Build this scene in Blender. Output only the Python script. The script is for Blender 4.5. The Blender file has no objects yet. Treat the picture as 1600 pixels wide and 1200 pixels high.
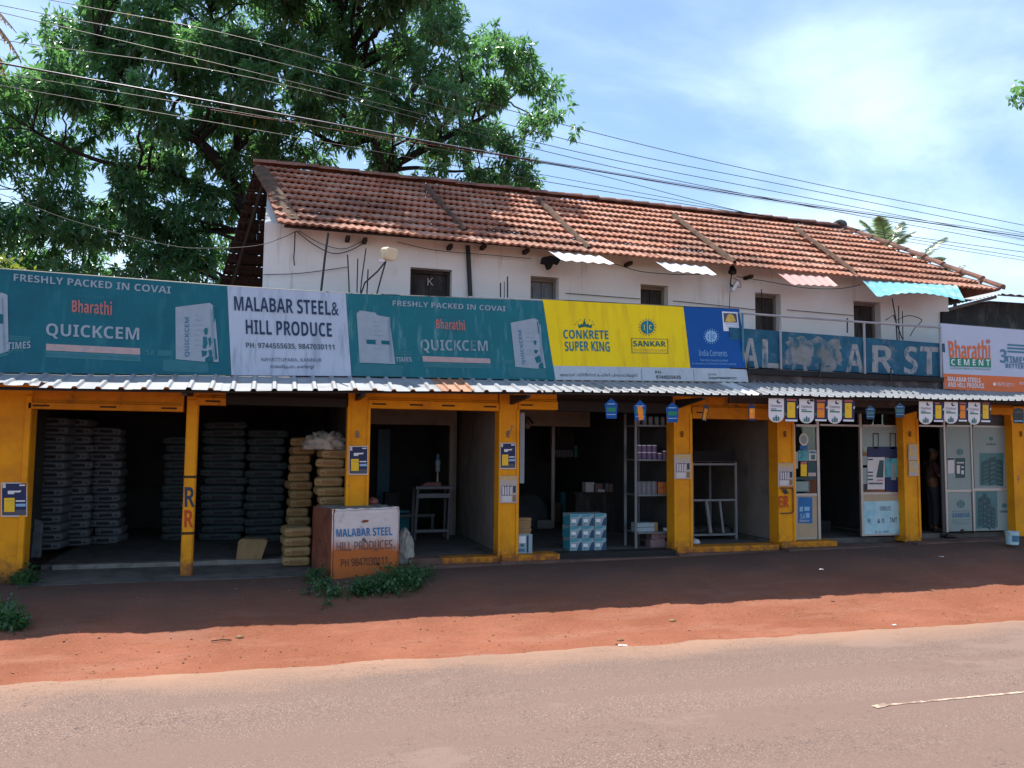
import bpy, math, random
from mathutils import Vector, Matrix, noise as mnoise
random.seed(7)
S = bpy.context.scene
COL = S.collection
R_ = math.radians

# ------------------------------------------------------------------ camera, sky, sun, exposure
F_PX, PITCH, ROLL = 1250.0, math.atan(97/1250.0), 0.010
PHI = math.atan(1250/4200.0)
CAM = Vector((0, -12.07, 1.75))
FW = Vector((math.sin(PHI)*math.cos(PITCH), math.cos(PHI)*math.cos(PITCH), math.sin(PITCH)))
_r0 = Vector((math.cos(PHI), -math.sin(PHI), 0)); _u0 = _r0.cross(FW)
RT = _r0*math.cos(ROLL) + _u0*math.sin(ROLL)
UP = _u0*math.cos(ROLL) - _r0*math.sin(ROLL)
cd = bpy.data.cameras.new('camera'); cam = bpy.data.objects.new('camera', cd); COL.objects.link(cam)
cd.sensor_fit = 'HORIZONTAL'; cd.sensor_width = 36; cd.lens = 36*F_PX/1600; cd.clip_start = .1; cd.clip_end = 3000
mw = Matrix((RT, UP, -FW)).transposed().to_4x4(); mw.translation = CAM; cam.matrix_world = mw
S.camera = cam

SUN_V = Vector((-.10, .385, .91)).normalized()
SUN_EL = math.asin(SUN_V.z); SUN_AZ = math.atan2(SUN_V.x, SUN_V.y)
sl = bpy.data.lights.new('sun', 'SUN'); sl.energy = 4.8; sl.angle = R_(.5); sl.color = (1, .94, .84)
so = bpy.data.objects.new('sun', sl); COL.objects.link(so); so.rotation_euler = (-SUN_V).to_track_quat('-Z', 'Y').to_euler()

W = bpy.data.worlds.new('World'); S.world = W; W.use_nodes = True
wt = W.node_tree; wt.nodes.clear()
def wn(t, **k):
    n = wt.nodes.new(t)
    for a, b in k.items(): setattr(n, a, b)
    return n
sky = wn('ShaderNodeTexSky', sky_type='NISHITA'); sky.sun_disc = False; sky.sun_elevation = SUN_EL; sky.sun_rotation = SUN_AZ
sky.air_density = 1.2; sky.dust_density = .4; sky.ozone_density = 3.0
tc = wn('ShaderNodeTexCoord'); sep = wn('ShaderNodeSeparateXYZ'); wt.links.new(tc.outputs['Generated'], sep.inputs[0])
mx = wn('ShaderNodeMath', operation='MAXIMUM'); mx.inputs[1].default_value = .0; wt.links.new(sep.outputs['Z'], mx.inputs[0])
ad = wn('ShaderNodeMath', operation='ADD'); ad.inputs[1].default_value = .22; wt.links.new(mx.outputs[0], ad.inputs[0])
dx = wn('ShaderNodeMath', operation='DIVIDE'); wt.links.new(sep.outputs['X'], dx.inputs[0]); wt.links.new(ad.outputs[0], dx.inputs[1])
dy = wn('ShaderNodeMath', operation='DIVIDE'); wt.links.new(sep.outputs['Y'], dy.inputs[0]); wt.links.new(ad.outputs[0], dy.inputs[1])
cx = wn('ShaderNodeCombineXYZ'); wt.links.new(dx.outputs[0], cx.inputs[0]); wt.links.new(dy.outputs[0], cx.inputs[1])
nz = wn('ShaderNodeTexNoise'); nz.inputs['Scale'].default_value = 1.15; nz.inputs['Detail'].default_value = 9; nz.inputs['Roughness'].default_value = .55; nz.inputs['Distortion'].default_value = .25
mp = wn('ShaderNodeMapping'); mp.inputs['Location'].default_value = (3.1, 1.2, 0); mp.inputs['Rotation'].default_value = (0, 0, .5); mp.inputs['Scale'].default_value = (.8, 1.25, 1)
wt.links.new(cx.outputs[0], mp.inputs[0]); wt.links.new(mp.outputs[0], nz.inputs['Vector'])
rp = wn('ShaderNodeValToRGB'); rp.color_ramp.elements[0].position = .40; rp.color_ramp.elements[1].position = .74
rp.color_ramp.interpolation = 'EASE'
wt.links.new(nz.outputs[0], rp.inputs[0])
hz = wn('ShaderNodeMapRange'); hz.inputs[1].default_value = .0; hz.inputs[2].default_value = .30; hz.inputs[3].default_value = .34; hz.inputs[4].default_value = .0
wt.links.new(sep.outputs['Z'], hz.inputs[0])
mxx = wn('ShaderNodeMath', operation='ADD', use_clamp=True); wt.links.new(rp.outputs[0], mxx.inputs[0]); wt.links.new(hz.outputs[0], mxx.inputs[1])
sc_ = wn('ShaderNodeMath', operation='MULTIPLY'); sc_.inputs[1].default_value = .8; wt.links.new(mxx.outputs[0], sc_.inputs[0])
mix = wn('ShaderNodeMix', data_type='RGBA'); wt.links.new(sc_.outputs[0], mix.inputs['Factor']); wt.links.new(sky.outputs[0], mix.inputs[6]); mix.inputs[7].default_value = (6.1, 7.7, 9.3, 1)
bg = wn('ShaderNodeBackground'); bg.inputs['Strength'].default_value = .105; wt.links.new(mix.outputs[2], bg.inputs[0])
wo = wn('ShaderNodeOutputWorld'); wt.links.new(bg.outputs[0], wo.inputs[0])
S.view_settings.view_transform = 'Standard'; S.view_settings.look = 'None'; S.view_settings.gamma = 1
S.view_settings.exposure = .86
S.cycles.max_bounces = 6; S.cycles.transparent_max_bounces = 12
S.cycles.sample_clamp_indirect = 6

# ------------------------------------------------------------------ measuring helpers
def ray(px, py): return FW + RT*((px-800)/F_PX) - UP*((py-600)/F_PX)
def atY(px, py, Y=0.0):
    d = ray(px, py); return CAM + d*((Y-CAM.y)/d.y)
def atZ(px, py, Z=0.0):
    d = ray(px, py); return CAM + d*((Z-CAM.z)/d.z)
class Plane:
    def __init__(s, p, n): s.p = Vector(p); s.n = Vector(n).normalized()
    def hit(s, px, py, e=0.0):
        d = ray(px, py); t = (s.p + s.n*e - CAM).dot(s.n)/d.dot(s.n); return CAM + d*t
def lerp(a, b, t): return a + (b-a)*t
def interp(x, tab):
    if x <= tab[0][0]: return tab[0][1]
    for (a, b), (c, d) in zip(tab, tab[1:]):
        if x <= c: return b + (d-b)*(x-a)/(c-a)
    return tab[-1][1]
def srgb(r, g, b):
    f = lambda c: (c/255/12.92 if c/255 <= .04045 else ((c/255+.055)/1.055)**2.4)
    return (f(r), f(g), f(b))

# ------------------------------------------------------------------ object helpers
ORG = {}
def tag(o, label=None, cat=None, group=None, kind=None):
    if label: o['label'] = label
    if cat: o['category'] = cat
    if group: o['group'] = group
    if kind: o['kind'] = kind
    return o
def T(name, label, cat, loc, group=None):
    o = bpy.data.objects.new(name, None); COL.objects.link(o); o.location = loc; o.empty_display_size = .2
    ORG[o.name] = Vector(loc); return tag(o, label, cat, group)
class MB:
    def __init__(s): s.v = []; s.f = []; s.m = []; s.tint = None
    def add(s, vs, fs, mi=0):
        b = len(s.v); s.v += [Vector(p) for p in vs]; s.f += [tuple(i+b for i in f) for f in fs]; s.m += [mi]*len(fs); return s
    def quad(s, a, b, c, d, mi=0): return s.add([a, b, c, d], [(0, 1, 2, 3)], mi)
    def hexa(s, p, mi=0):   # p: 4 bottom (ccw from above), 4 top
        return s.add(p, [(3, 2, 1, 0), (4, 5, 6, 7), (0, 1, 5, 4), (1, 2, 6, 5), (2, 3, 7, 6), (3, 0, 4, 7)], mi)
    def box(s, x0, x1, y0, y1, z0, z1, mi=0):
        return s.hexa([(x0, y0, z0), (x1, y0, z0), (x1, y1, z0), (x0, y1, z0), (x0, y0, z1), (x1, y0, z1), (x1, y1, z1), (x0, y1, z1)], mi)
    def slab(s, poly, back, mi=0):      # polygon + extrusion vector
        n = len(poly); p = [Vector(q) for q in poly]; q = [a+Vector(back) for a in p]
        return s.add(p+q, [tuple(range(n)), tuple(range(2*n-1, n-1, -1))] + [((i+1) % n, i, n+i, n+(i+1) % n) for i in range(n)], mi)
    def tube(s, pts, r, n=6, mi=0, cap=True):
        pts = [Vector(p) for p in pts]; rr = r if isinstance(r, (list, tuple)) else [r]*len(pts)
        b = len(s.v); ref = None
        for i, p in enumerate(pts):
            t = (pts[min(i+1, len(pts)-1)] - pts[max(i-1, 0)]).normalized()
            if ref is None:
                ref = t.cross(Vector((0, 0, 1)))
                if ref.length < .1: ref = t.cross(Vector((0, 1, 0)))
            ref = (ref - t*ref.dot(t)).normalized(); bi = t.cross(ref)
            for k in range(n):
                a = 2*math.pi*k/n; s.v.append(p + (ref*math.cos(a) + bi*math.sin(a))*rr[i])
        for i in range(len(pts)-1):
            for k in range(n):
                s.f.append((b+i*n+k, b+i*n+(k+1) % n, b+(i+1)*n+(k+1) % n, b+(i+1)*n+k)); s.m.append(mi)
        if cap:
            s.f.append(tuple(b+k for k in range(n))[::-1]); s.m.append(mi)
            e = b+(len(pts)-1)*n; s.f.append(tuple(e+k for k in range(n))); s.m.append(mi)
        return s
    def lathe(s, c, prof, n=14, mi=0):  # prof: (r,z) list
        b = len(s.v); c = Vector(c)
        for r, z in prof:
            for k in range(n):
                a = 2*math.pi*k/n; s.v.append(c+Vector((r*math.cos(a), r*math.sin(a), z)))
        for i in range(len(prof)-1):
            for k in range(n):
                s.f.append((b+i*n+k, b+i*n+(k+1) % n, b+(i+1)*n+(k+1) % n, b+(i+1)*n+k)); s.m.append(mi)
        s.f.append(tuple(b+k for k in range(n))[::-1]); s.m.append(mi)
        e = b+(len(prof)-1)*n; s.f.append(tuple(e+k for k in range(n))); s.m.append(mi)
        return s
    def build(s, name, mats, parent=None, loc=None, smooth=False, bevel=0):
        if not isinstance(mats, (list, tuple)): mats = [mats]
        if parent is not None: L = ORG[parent.name]
        elif loc is not None: L = Vector(loc)
        else:
            xs = [p.x for p in s.v]; ys = [p.y for p in s.v]; zs = [p.z for p in s.v]
            L = Vector(((min(xs)+max(xs))/2, (min(ys)+max(ys))/2, min(zs)))
        me = bpy.data.meshes.new(name); me.from_pydata([p-L for p in s.v], [], s.f)
        for m in mats: me.materials.append(m)
        me.polygons.foreach_set('material_index', s.m)
        if smooth: me.polygons.foreach_set('use_smooth', [True]*len(s.f))
        if s.tint:
            a = me.attributes.new('tint', 'FLOAT', 'POINT'); a.data.foreach_set('value', s.tint)
        me.update(); o = bpy.data.objects.new(name, me); COL.objects.link(o); ORG[o.name] = L
        if parent is not None: o.parent = parent
        else: o.location = L
        if bevel:
            bm = o.modifiers.new('bevel', 'BEVEL'); bm.width = bevel; bm.segments = 2; bm.limit_method = 'ANGLE'
        return o

# ------------------------------------------------------------------ materials
MATS = {}
def pm(name, col, rough=.8, var=.12, sc=6.0, col2=None, ramp=(.5, .65), sc2=3.0, st=(1, 1, 1), bump=0.0, bsc=40.0, metal=0.0, spec=.3, world=False, col3=None, ramp3=(.55, .7), sc3=1.0, st3=(1, 1, 1), attr=None):
    m = bpy.data.materials.new(name); m.use_nodes = True; t = m.node_tree; N = t.nodes; L = t.links
    b = N['Principled BSDF']; b.inputs['Roughness'].default_value = rough; b.inputs['Metallic'].default_value = metal; b.inputs['Specular IOR Level'].default_value = spec
    if world: src = N.new('ShaderNodeNewGeometry').outputs['Position']
    else: src = N.new('ShaderNodeTexCoord').outputs['Object']
    def noise(scale, stt, det=5, ro=.6, off=0):
        mp_ = N.new('ShaderNodeMapping'); mp_.inputs['Scale'].default_value = stt; mp_.inputs['Location'].default_value = (off, off*.7, off*.3); L.new(src, mp_.inputs[0])
        n = N.new('ShaderNodeTexNoise'); n.inputs['Scale'].default_value = scale; n.inputs['Detail'].default_value = det; n.inputs['Roughness'].default_value = ro; L.new(mp_.outputs[0], n.inputs['Vector']); return n.outputs[0]
    def mixc(f, a, c):
        q = N.new('ShaderNodeMix'); q.data_type = 'RGBA'; L.new(f, q.inputs['Factor'])
        for i, x in ((6, a), (7, c)):
            if isinstance(x, tuple): q.inputs[i].default_value = (*x, 1)
            else: L.new(x, q.inputs[i])
        return q.outputs[2]
    def rampf(v, r):
        q = N.new('ShaderNodeMapRange'); q.inputs[1].default_value = r[0]; q.inputs[2].default_value = r[1]; L.new(v, q.inputs[0]); return q.outputs[0]
    lo = tuple(c*(1-var) for c in col); hi = tuple(min(1, c*(1+var)) for c in col)
    c = mixc(rampf(noise(sc, (1, 1, 1)), (.3, .7)), lo, hi)
    if attr:
        a = N.new('ShaderNodeAttribute'); a.attribute_name = 'tint'
        c = mixc(a.outputs['Fac'], c, attr)
    if col2: c = mixc(rampf(noise(sc2, st, 6, .65, 3.3), ramp), c, col2)
    if col3: c = mixc(rampf(noise(sc3, st3, 6, .65, 9.1), ramp3), c, col3)
    L.new(c, b.inputs['Base Color'])
    if bump:
        bn = N.new('ShaderNodeBump'); bn.inputs['Strength'].default_value = bump; bn.inputs['Distance'].default_value = .02; L.new(noise(bsc, (1, 1, 1), 4), bn.inputs['Height']); L.new(bn.outputs[0], b.inputs['Normal'])
    MATS[name] = m; return m

M = {}
M['yellow'] = pm('yellow paint', (.70, .30, .006), .75, .08, 5, (.27, .17, .10), (.665, .70), 2.6, (1, 1, .6), .15, 25, col3=(.52, .20, .010), ramp3=(.48, .70), sc3=1.6)
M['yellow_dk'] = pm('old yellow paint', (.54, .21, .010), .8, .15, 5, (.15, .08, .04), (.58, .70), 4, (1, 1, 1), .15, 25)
M['slot'] = pm('slot shadow iron', (.05, .025, .012), .8)
M['white_wall'] = pm('whitewashed plaster', (.70, .715, .71), .9, .05, 2, (.42, .42, .40), (.60, .84), 1.2, (1, 1, .35), .10, 30, col3=(.48, .46, .40), ramp3=(.60, .78), sc3=6, st3=(1, 1, .10))
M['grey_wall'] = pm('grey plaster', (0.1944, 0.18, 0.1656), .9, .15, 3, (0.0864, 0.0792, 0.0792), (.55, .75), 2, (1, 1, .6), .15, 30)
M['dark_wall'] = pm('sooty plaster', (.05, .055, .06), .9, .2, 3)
M['lintel'] = pm('raw concrete lintel', (0.2592, 0.2304, 0.2016), .9, .12, 4, (0.144, 0.1224, 0.108), (.55, .75), 3, (.4, 1, 1.5), .15, 30)
M['concrete'] = pm('old concrete', (0.1125, 0.105, 0.1013), .9, .2, 5, (0.0525, 0.04875, 0.045), (.5, .7), 3, (1, 1, 1), .25, 30)
M['conc_lt'] = pm('pale concrete edge', (0.195, 0.1875, 0.18), .9, .2, 5, (0.0975, 0.09, 0.0825), (.5, .7), 4, (1, 1, 1), .25, 30)
M['step'] = pm('dusty step', (0.136, 0.08, 0.064), .95, .25, 4, (0.064, 0.048, 0.044), (.5, .7), 3, (1, 1, 1), .2, 30)
M['black'] = pm('plain black', (.018, .018, .02), .8)  # near-black colour for some fascia stretches, a step edge, ledge and wall end
M['tin'] = pm('galvanised sheet', (.27, .285, .31), .65, .12, 3, (.20, .19, .19), (.55, .74), 2, (1, 1, 1), 0, 20, .1, .2, col3=(.22, .15, .11), ramp3=(.62, .76), sc3=3)
M['tin_rust'] = pm('rusty sheet', (.36, .19, .12), .7, .12, 6, (.22, .09, .05), (.5, .7), 4, (1, 1, 1), 0, 20, .1)
M['tin_white'] = pm('white painted sheet', (.56, .57, .60), .6, .07, 4, (.36, .36, .38), (.58, .75), 4, spec=.2)
M['tin_pink'] = pm('faded red sheet', (.62, .33, .30), .55, .08, 4)
M['tin_cyan'] = pm('cyan plastic sheet', (.20, .50, .58), .5, .10, 5, (.46, .64, .68), (.48, .66), 5, (.3, 1, 1))
M['wood'] = pm('dark weathered wood', (.035, .032, .033), .85, .3, 10, (.08, .075, .07), (.5, .7), 8, (1, 1, .15), .3, 60)
M['rafter'] = pm('rafter wood', (.035, .024, .02), .9, .3, 8)
M['tile'] = pm('clay roof tile', (.40, .185, .128), .92, .20, 9, (.13, .078, .065), (.52, .76), 3.2, (1, 1, 1), .3, 50, attr=(.47, .28, .215), col3=(.14, .08, .065), ramp3=(.50, .72), sc3=.55, spec=.1)
M['tile_moss'] = pm('mossy mortar', (.12, .068, .048), .95, .35, 7, (.06, .042, .028), (.45, .65), 6, (1, 1, 1), .8, 30)
M['tile_shaded'] = pm('shade toned roof tile', (.060, .030, .024), .95, .3, 9, (.03, .02, .02), (.5, .7), 4)  # darker copy of the clay tile; underside shade put into the colour
M['ridge'] = pm('ridge tile', (.25, .135, .105), .92, .22, 6, (.09, .065, .055), (.45, .66), 2.0, (1, 1, 1), .3, 40, spec=.1)
M['metal_dk'] = pm('dark iron', (.03, .033, .038), .6, .2, 10, metal=.3)
M['metal_grey'] = pm('grey painted steel', (0.132, 0.15, 0.168), .5, .12, 8, metal=.3)
M['stand'] = pm('dull stand steel', (.17, .185, .21), .6, .1, 6)
M['alu'] = pm('aluminium section', (0.384, 0.376, 0.368), .4, .06, 8, metal=.5)
M['frame_dk'] = pm('dark frame', (.035, .04, .045), .5)
M['rail'] = pm('galvanised pipe', (.30, .30, .33), .5, .1, 6, metal=.5)
M['wire'] = pm('black cable', (.012, .012, .016), .5)
M['wire_lt'] = pm('aluminium conductor', (.30, .32, .36), .4, metal=.5)
M['wire_red'] = pm('red cable', (.35, .06, .06), .5)
M['beige'] = pm('beige laminate', (0.375, 0.3, 0.2025), .6, .06, 6, (0.27, 0.2025, 0.135), (.6, .8), 3)
TEAL = (.006, .115, .160)
M['teal'] = pm('faded teal flex', (.006, .112, .155), .5, .10, 2.2, (.03, .175, .21), (.54, .80), 7, (1.2, 1, .10), .12, 3, spec=.2, col3=(.004, .082, .125), ramp3=(.50, .75), sc3=.8)
M['teal2'] = pm('streaked teal flex', (.010, .135, .172), .5, .10, 2.2, (.10, .27, .305), (.54, .77), 9, (1.2, 1, .08), .12, 3, spec=.2)
M['teal_lt'] = pm('pale teal print', (0.035, 0.175, 0.217), .45, .1, 8)
M['teal_md'] = pm('mid teal print', (0.0195, 0.143, 0.182), .45, .1, 8)
M['print_w'] = pm('faded white print', (0.2592, 0.324, 0.3888), .45, .08, 8, (0.072, 0.1872, 0.2304), (.62, .80), 12, (1.2, 1, .12))
M['print_w2'] = pm('worn white print', (0.2304, 0.3096, 0.36), .45, .08, 8, (0.0216, 0.1224, 0.1584), (.50, .66), 14, (1.4, 1, .10))
M['print_pink'] = pm('faded pink print', (0.4125, 0.3, 0.3), .45, .08, 8, (0.27, 0.27, 0.3), (.5, .7), 10)
M['print_red'] = pm('faded red print', (0.44, 0.128, 0.112), .45, .15, 8, (0.28, 0.176, 0.192), (.5, .7), 10)
M['flex_white'] = pm('weathered white flex', (.40, .48, .60), .5, .06, 2, (.22, .29, .38), (.50, .74), 7, (1.3, 1, .10), .12, 3, spec=.2)
M['ink_navy'] = pm('navy ink', (.015, .035, .085), .45, .2, 10)
M['ink_green'] = pm('olive grey ink', (.06, .10, .13), .45, .2, 10)
M['ink_grey'] = pm('grey ink', (.07, .08, .11), .5, .2, 10)
M['flex_yellow'] = pm('yellow flex', (.80, .60, .004), .5, .05, 1.5, (.62, .43, .012), (.50, .76), 6, (1.5, 1, .10), .08, 3, spec=.2)
M['flex_blue'] = pm('blue flex', (.003, .075, .30), .5, .08, 2, spec=.2)
M['flex_pale'] = pm('pale flex band', (0.4, 0.48, 0.544), .45, .06, 3, (0.32, 0.384, 0.44), (.5, .7), 8, (1, 1, .2))
M['ink_teal'] = pm('dark green ink', (.004, .115, .095), .45, .1, 8)
M['ink_tealb'] = pm('teal blue ink', (.004, .16, .21), .45, .1, 8)
M['ink_white'] = pm('white ink', (0.648, 0.684, 0.738), .45, .04, 8)
M['ink_ltblue'] = pm('light blue ink', (.22, .42, .66), .45, .05, 8)
M['ink_gold'] = pm('gold ink', (.55, .38, .08), .45, .3, 30)
M['ink_black'] = pm('black ink', (.02, .03, .035), .5)
M['flex_white2'] = pm('clean white flex', (0.416, 0.456, 0.576), .4, .04, 2, spec=.4)
M['ink_orange'] = pm('orange ink', (.62, .13, .025), .45, .05, 6)
M['ink_green2'] = pm('green ink', (.01, .20, .11), .45, .05, 6)
M['ink_steel'] = pm('steel blue ink', (.05, .17, .28), .45, .1, 8)
M['ink_blue'] = pm('blue lettering', (.02, .17, .42), .6, .2, 8)
M['ink_red'] = pm('red lettering', (.42, .05, .015), .6, .2, 8)
M['paper'] = pm('poster paper', (0.4125, 0.375, 0.345), .7, .05, 6, (0.315, 0.27, 0.225), (.6, .8), 6)
M['paper_w'] = pm('white paper', (0.544, 0.544, 0.56), .7, .04, 6)
M['paper_navy'] = pm('navy poster', (.010, .022, .085), .5, .1, 6)
M['paper_bl'] = pm('blue poster', (.01, .13, .36), .5, .15, 8)
M['paper_yel'] = pm('yellow print', (.75, .50, .02), .5, .08, 8)
M['paper_or'] = pm('orange print', (.72, .24, .02), .5, .08, 8)
M['paper_teal'] = pm('teal poster', (.08, .34, .40), .5, .2, 5, (.03, .14, .2), (.5, .65), 6)
M['film'] = pm('frosted window film', (.20, .27, .275), .4, .05, 2, (.17, .22, .21), (.5, .7), 1.5, spec=.4)
M['film_teal'] = pm('teal film print', (0.042, 0.15, 0.168), .35, .15, 4)
M['film_dk'] = pm('dark teal print', (0.012, 0.06, 0.078), .35, .2, 8)
M['board_lb'] = pm('light blue board', (0.357, 0.561, 0.6375), .5, .06, 3, (0.2125, 0.4675, 0.578), (.5, .65), 3)
M['cloth_dk'] = pm('black cloth', (.012, .012, .014), .9, bump=.4, bsc=30)
M['plast_y'] = pm('aged plastic', (.62, .54, .38), .5, .08, 8, (.42, .33, .2), (.55, .75), 5)
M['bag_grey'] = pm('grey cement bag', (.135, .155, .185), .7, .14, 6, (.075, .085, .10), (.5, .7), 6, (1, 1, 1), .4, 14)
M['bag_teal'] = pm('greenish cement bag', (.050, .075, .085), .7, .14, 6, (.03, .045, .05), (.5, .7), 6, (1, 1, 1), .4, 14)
M['bag_kraft'] = pm('kraft cement bag', (0.31, 0.2232, 0.1054), .75, .12, 6, (0.2232, 0.155, 0.0744), (.5, .7), 7, (1, 1, 1), .3, 18)
M['bag_print'] = pm('bag print', (.02, .022, .03), .7)
M['bag_print_k'] = pm('bag print brown', (.22, .12, .05), .7)
M['sack_white'] = pm('white woven sack', (0.368, 0.352, 0.32), .8, .12, 10, (0.24, 0.216, 0.192), (.5, .7), 6, (1, 1, 1), .5, 30)
M['sack_dk'] = pm('dark sack', (.05, .055, .06), .8, .2, 6, bump=.4, bsc=20)
M['card'] = pm('brown carton', (0.252, 0.168, 0.084), .8, .1, 6, (0.182, 0.119, 0.056), (.5, .7), 5)
M['box_blue'] = pm('pale blue carton', (0.234, 0.338, 0.39), .55, .08, 6)
M['box_dark'] = pm('dark blue carton print', (.01, .06, .13), .5, .2, 10)
M['box_teal'] = pm('teal carton print', (.03, .26, .36), .5, .2, 10)
M['can_purple'] = pm('purple tin', (0.12, 0.09, 0.18), .4, .2, 20)
M['can_grey'] = pm('grey tin', (0.12, 0.132, 0.156), .4, .2, 20)
M['can_orange'] = pm('orange tin', (0.35, 0.119, 0.035), .4, .15, 20)
M['can_teal'] = pm('teal tin', (0.042, 0.156, 0.168), .4, .15, 20)
M['pinkbox'] = pm('pinkish carton', (0.192, 0.132, 0.144), .6, .12, 10)
M['skin'] = pm('skin', (.15, .075, .045), .6, .08, 20)
M['hair'] = pm('grey cloth cap', (.07, .075, .08), .85, .3, 40)
M['shirt'] = pm('maroon shirt', (.045, .022, .026), .85, .15, 12, bump=.3, bsc=16)
M['trouser'] = pm('grey blue trousers', (.025, .032, .045), .85, .12, 12, bump=.3, bsc=16)
M['shoe'] = pm('dark leather', (.015, .012, .012), .5)
M['pipe_w'] = pm('white pvc pipe', (.19, .21, .225), .6, .12, 6)
M['plank'] = pm('pale plank', (0.168, 0.126, 0.084), .8, .15, 6, (0.096, 0.066, 0.042), (.5, .7), 6, (1, 1, .1))
M['bark'] = pm('mango bark', (.024, .021, .020), .95, .3, 5, (.012, .011, .011), (.5, .7), 8, (1, 1, .3), .6, 18)
M['stone'] = pm('pebbles', (.27, .12, .075), .9, .35, 4)

def leafmat(name, col, tr, hi):
    m = bpy.data.materials.new(name); m.use_nodes = True; t = m.node_tree; N = t.nodes; L = t.links
    b = N['Principled BSDF']; b.inputs['Roughness'].default_value = .27; b.inputs['Specular IOR Level'].default_value = .8
    a = N.new('ShaderNodeAttribute'); a.attribute_name = 'tint'
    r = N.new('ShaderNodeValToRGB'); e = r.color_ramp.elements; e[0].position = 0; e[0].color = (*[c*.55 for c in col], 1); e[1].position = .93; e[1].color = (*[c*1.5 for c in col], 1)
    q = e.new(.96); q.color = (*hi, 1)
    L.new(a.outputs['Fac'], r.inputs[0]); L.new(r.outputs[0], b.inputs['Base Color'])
    tl = N.new('ShaderNodeBsdfTranslucent'); hs = N.new('ShaderNodeMix'); hs.data_type = 'RGBA'; hs.inputs['Factor'].default_value = .75; L.new(r.outputs[0], hs.inputs[6]); hs.inputs[7].default_value = (*tr, 1); L.new(hs.outputs[2], tl.inputs['Color'])
    mxs = N.new('ShaderNodeMixShader'); mxs.inputs[0].default_value = .45; L.new(b.outputs[0], mxs.inputs[1]); L.new(tl.outputs[0], mxs.inputs[2]); L.new(mxs.outputs[0], N['Material Output'].inputs[0])
    return m
M['leaf'] = leafmat('mango leaf', (.048, .130, .080), (.20, .48, .11), (.45, .30, .02))
M['leaf_y'] = leafmat('yellow green leaf', (.12, .17, .03), (.35, .42, .05), (.5, .35, .03))
M['weed'] = leafmat('weed leaf', (.05, .14, .06), (.12, .30, .07), (.2, .25, .05))
M['palm'] = leafmat('palm leaflet', (.16, .23, .14), (.3, .42, .2), (.3, .3, .1))
M['palm_dry'] = leafmat('dry palm leaflet', (.25, .14, .06), (.45, .25, .1), (.4, .25, .1))

def glassmat():
    m = bpy.data.materials.new('window glass'); m.use_nodes = True; t = m.node_tree; N = t.nodes; L = t.links
    N.remove(N['Principled BSDF']); tr = N.new('ShaderNodeBsdfTransparent'); tr.inputs[0].default_value = (.62, .70, .70, 1); g = N.new('ShaderNodeBsdfGlossy'); g.inputs['Roughness'].default_value = .03
    fr = N.new('ShaderNodeFresnel'); fr.inputs[0].default_value = 1.5; mxs = N.new('ShaderNodeMixShader'); L.new(fr.outputs[0], mxs.inputs[0]); L.new(tr.outputs[0], mxs.inputs[1]); L.new(g.outputs[0], mxs.inputs[2]); L.new(mxs.outputs[0], N['Material Output'].inputs[0]); return m
M['glass'] = glassmat()

def groundmat():
    m = bpy.data.materials.new('red laterite dirt'); m.use_nodes = True; t = m.node_tree; N = t.nodes; L = t.links
    b = N['Principled BSDF']; b.inputs['Roughness'].default_value = .95; b.inputs['Specular IOR Level'].default_value = .1
    g = N.new('ShaderNodeNewGeometry')
    def noise(s, d=6, st=(1, 1, 1), ro=.6):
        mp_ = N.new('ShaderNodeMapping'); mp_.inputs['Scale'].default_value = st; L.new(g.outputs['Position'], mp_.inputs[0])
        n = N.new('ShaderNodeTexNoise'); n.inputs['Scale'].default_value = s; n.inputs['Detail'].default_value = d; n.inputs['Roughness'].default_value = ro; L.new(mp_.outputs[0], n.inputs[0]); return n.outputs[0]
    def mixc(f, a, c):
        q = N.new('ShaderNodeMix'); q.data_type = 'RGBA'; L.new(f, q.inputs['Factor'])
        for i, x in ((6, a), (7, c)):
            if isinstance(x, tuple): q.inputs[i].default_value = (*x, 1)
            else: L.new(x, q.inputs[i])
        return q.outputs[2]
    def rampf(v, a, c):
        q = N.new('ShaderNodeMapRange'); q.inputs[1].default_value = a; q.inputs[2].default_value = c; L.new(v, q.inputs[0]); return q.outputs[0]
    c = mixc(rampf(noise(.9, 6), .35, .65), (.215, .076, .043), (.285, .108, .066))
    c = mixc(rampf(noise(2.2, 6, (.35, 1.3, 1)), .50, .72), c, (.29, .13, .088))
    c = mixc(rampf(noise(9, 6, (.35, 1, 1), .75), .50, .70), c, (.22, .085, .05))
    c = mixc(rampf(noise(60, 4, (1, 1, 1), .7), .58, .70), c, (.36, .19, .13))
    c = mixc(rampf(noise(85, 3, (1, 1, 1), .7), .60, .70), c, (.15, .06, .04))
    # grey dust by the plinth, darkened and widened so the colour carries awning shade
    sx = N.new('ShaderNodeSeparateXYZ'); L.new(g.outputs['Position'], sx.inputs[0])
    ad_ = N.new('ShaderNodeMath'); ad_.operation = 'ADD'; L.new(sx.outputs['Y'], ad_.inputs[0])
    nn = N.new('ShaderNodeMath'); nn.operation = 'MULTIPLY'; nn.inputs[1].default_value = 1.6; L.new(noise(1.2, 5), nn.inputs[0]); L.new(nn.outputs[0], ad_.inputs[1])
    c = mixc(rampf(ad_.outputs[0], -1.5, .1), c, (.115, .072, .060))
    L.new(c, b.inputs['Base Color'])
    bn = N.new('ShaderNodeBump'); bn.inputs['Strength'].default_value = .7; bn.inputs['Distance'].default_value = .03; L.new(noise(22, 6, (1, 1, 1), .7), bn.inputs['Height']); L.new(bn.outputs[0], b.inputs['Normal'])
    return m
M['dirt'] = groundmat()
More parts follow.
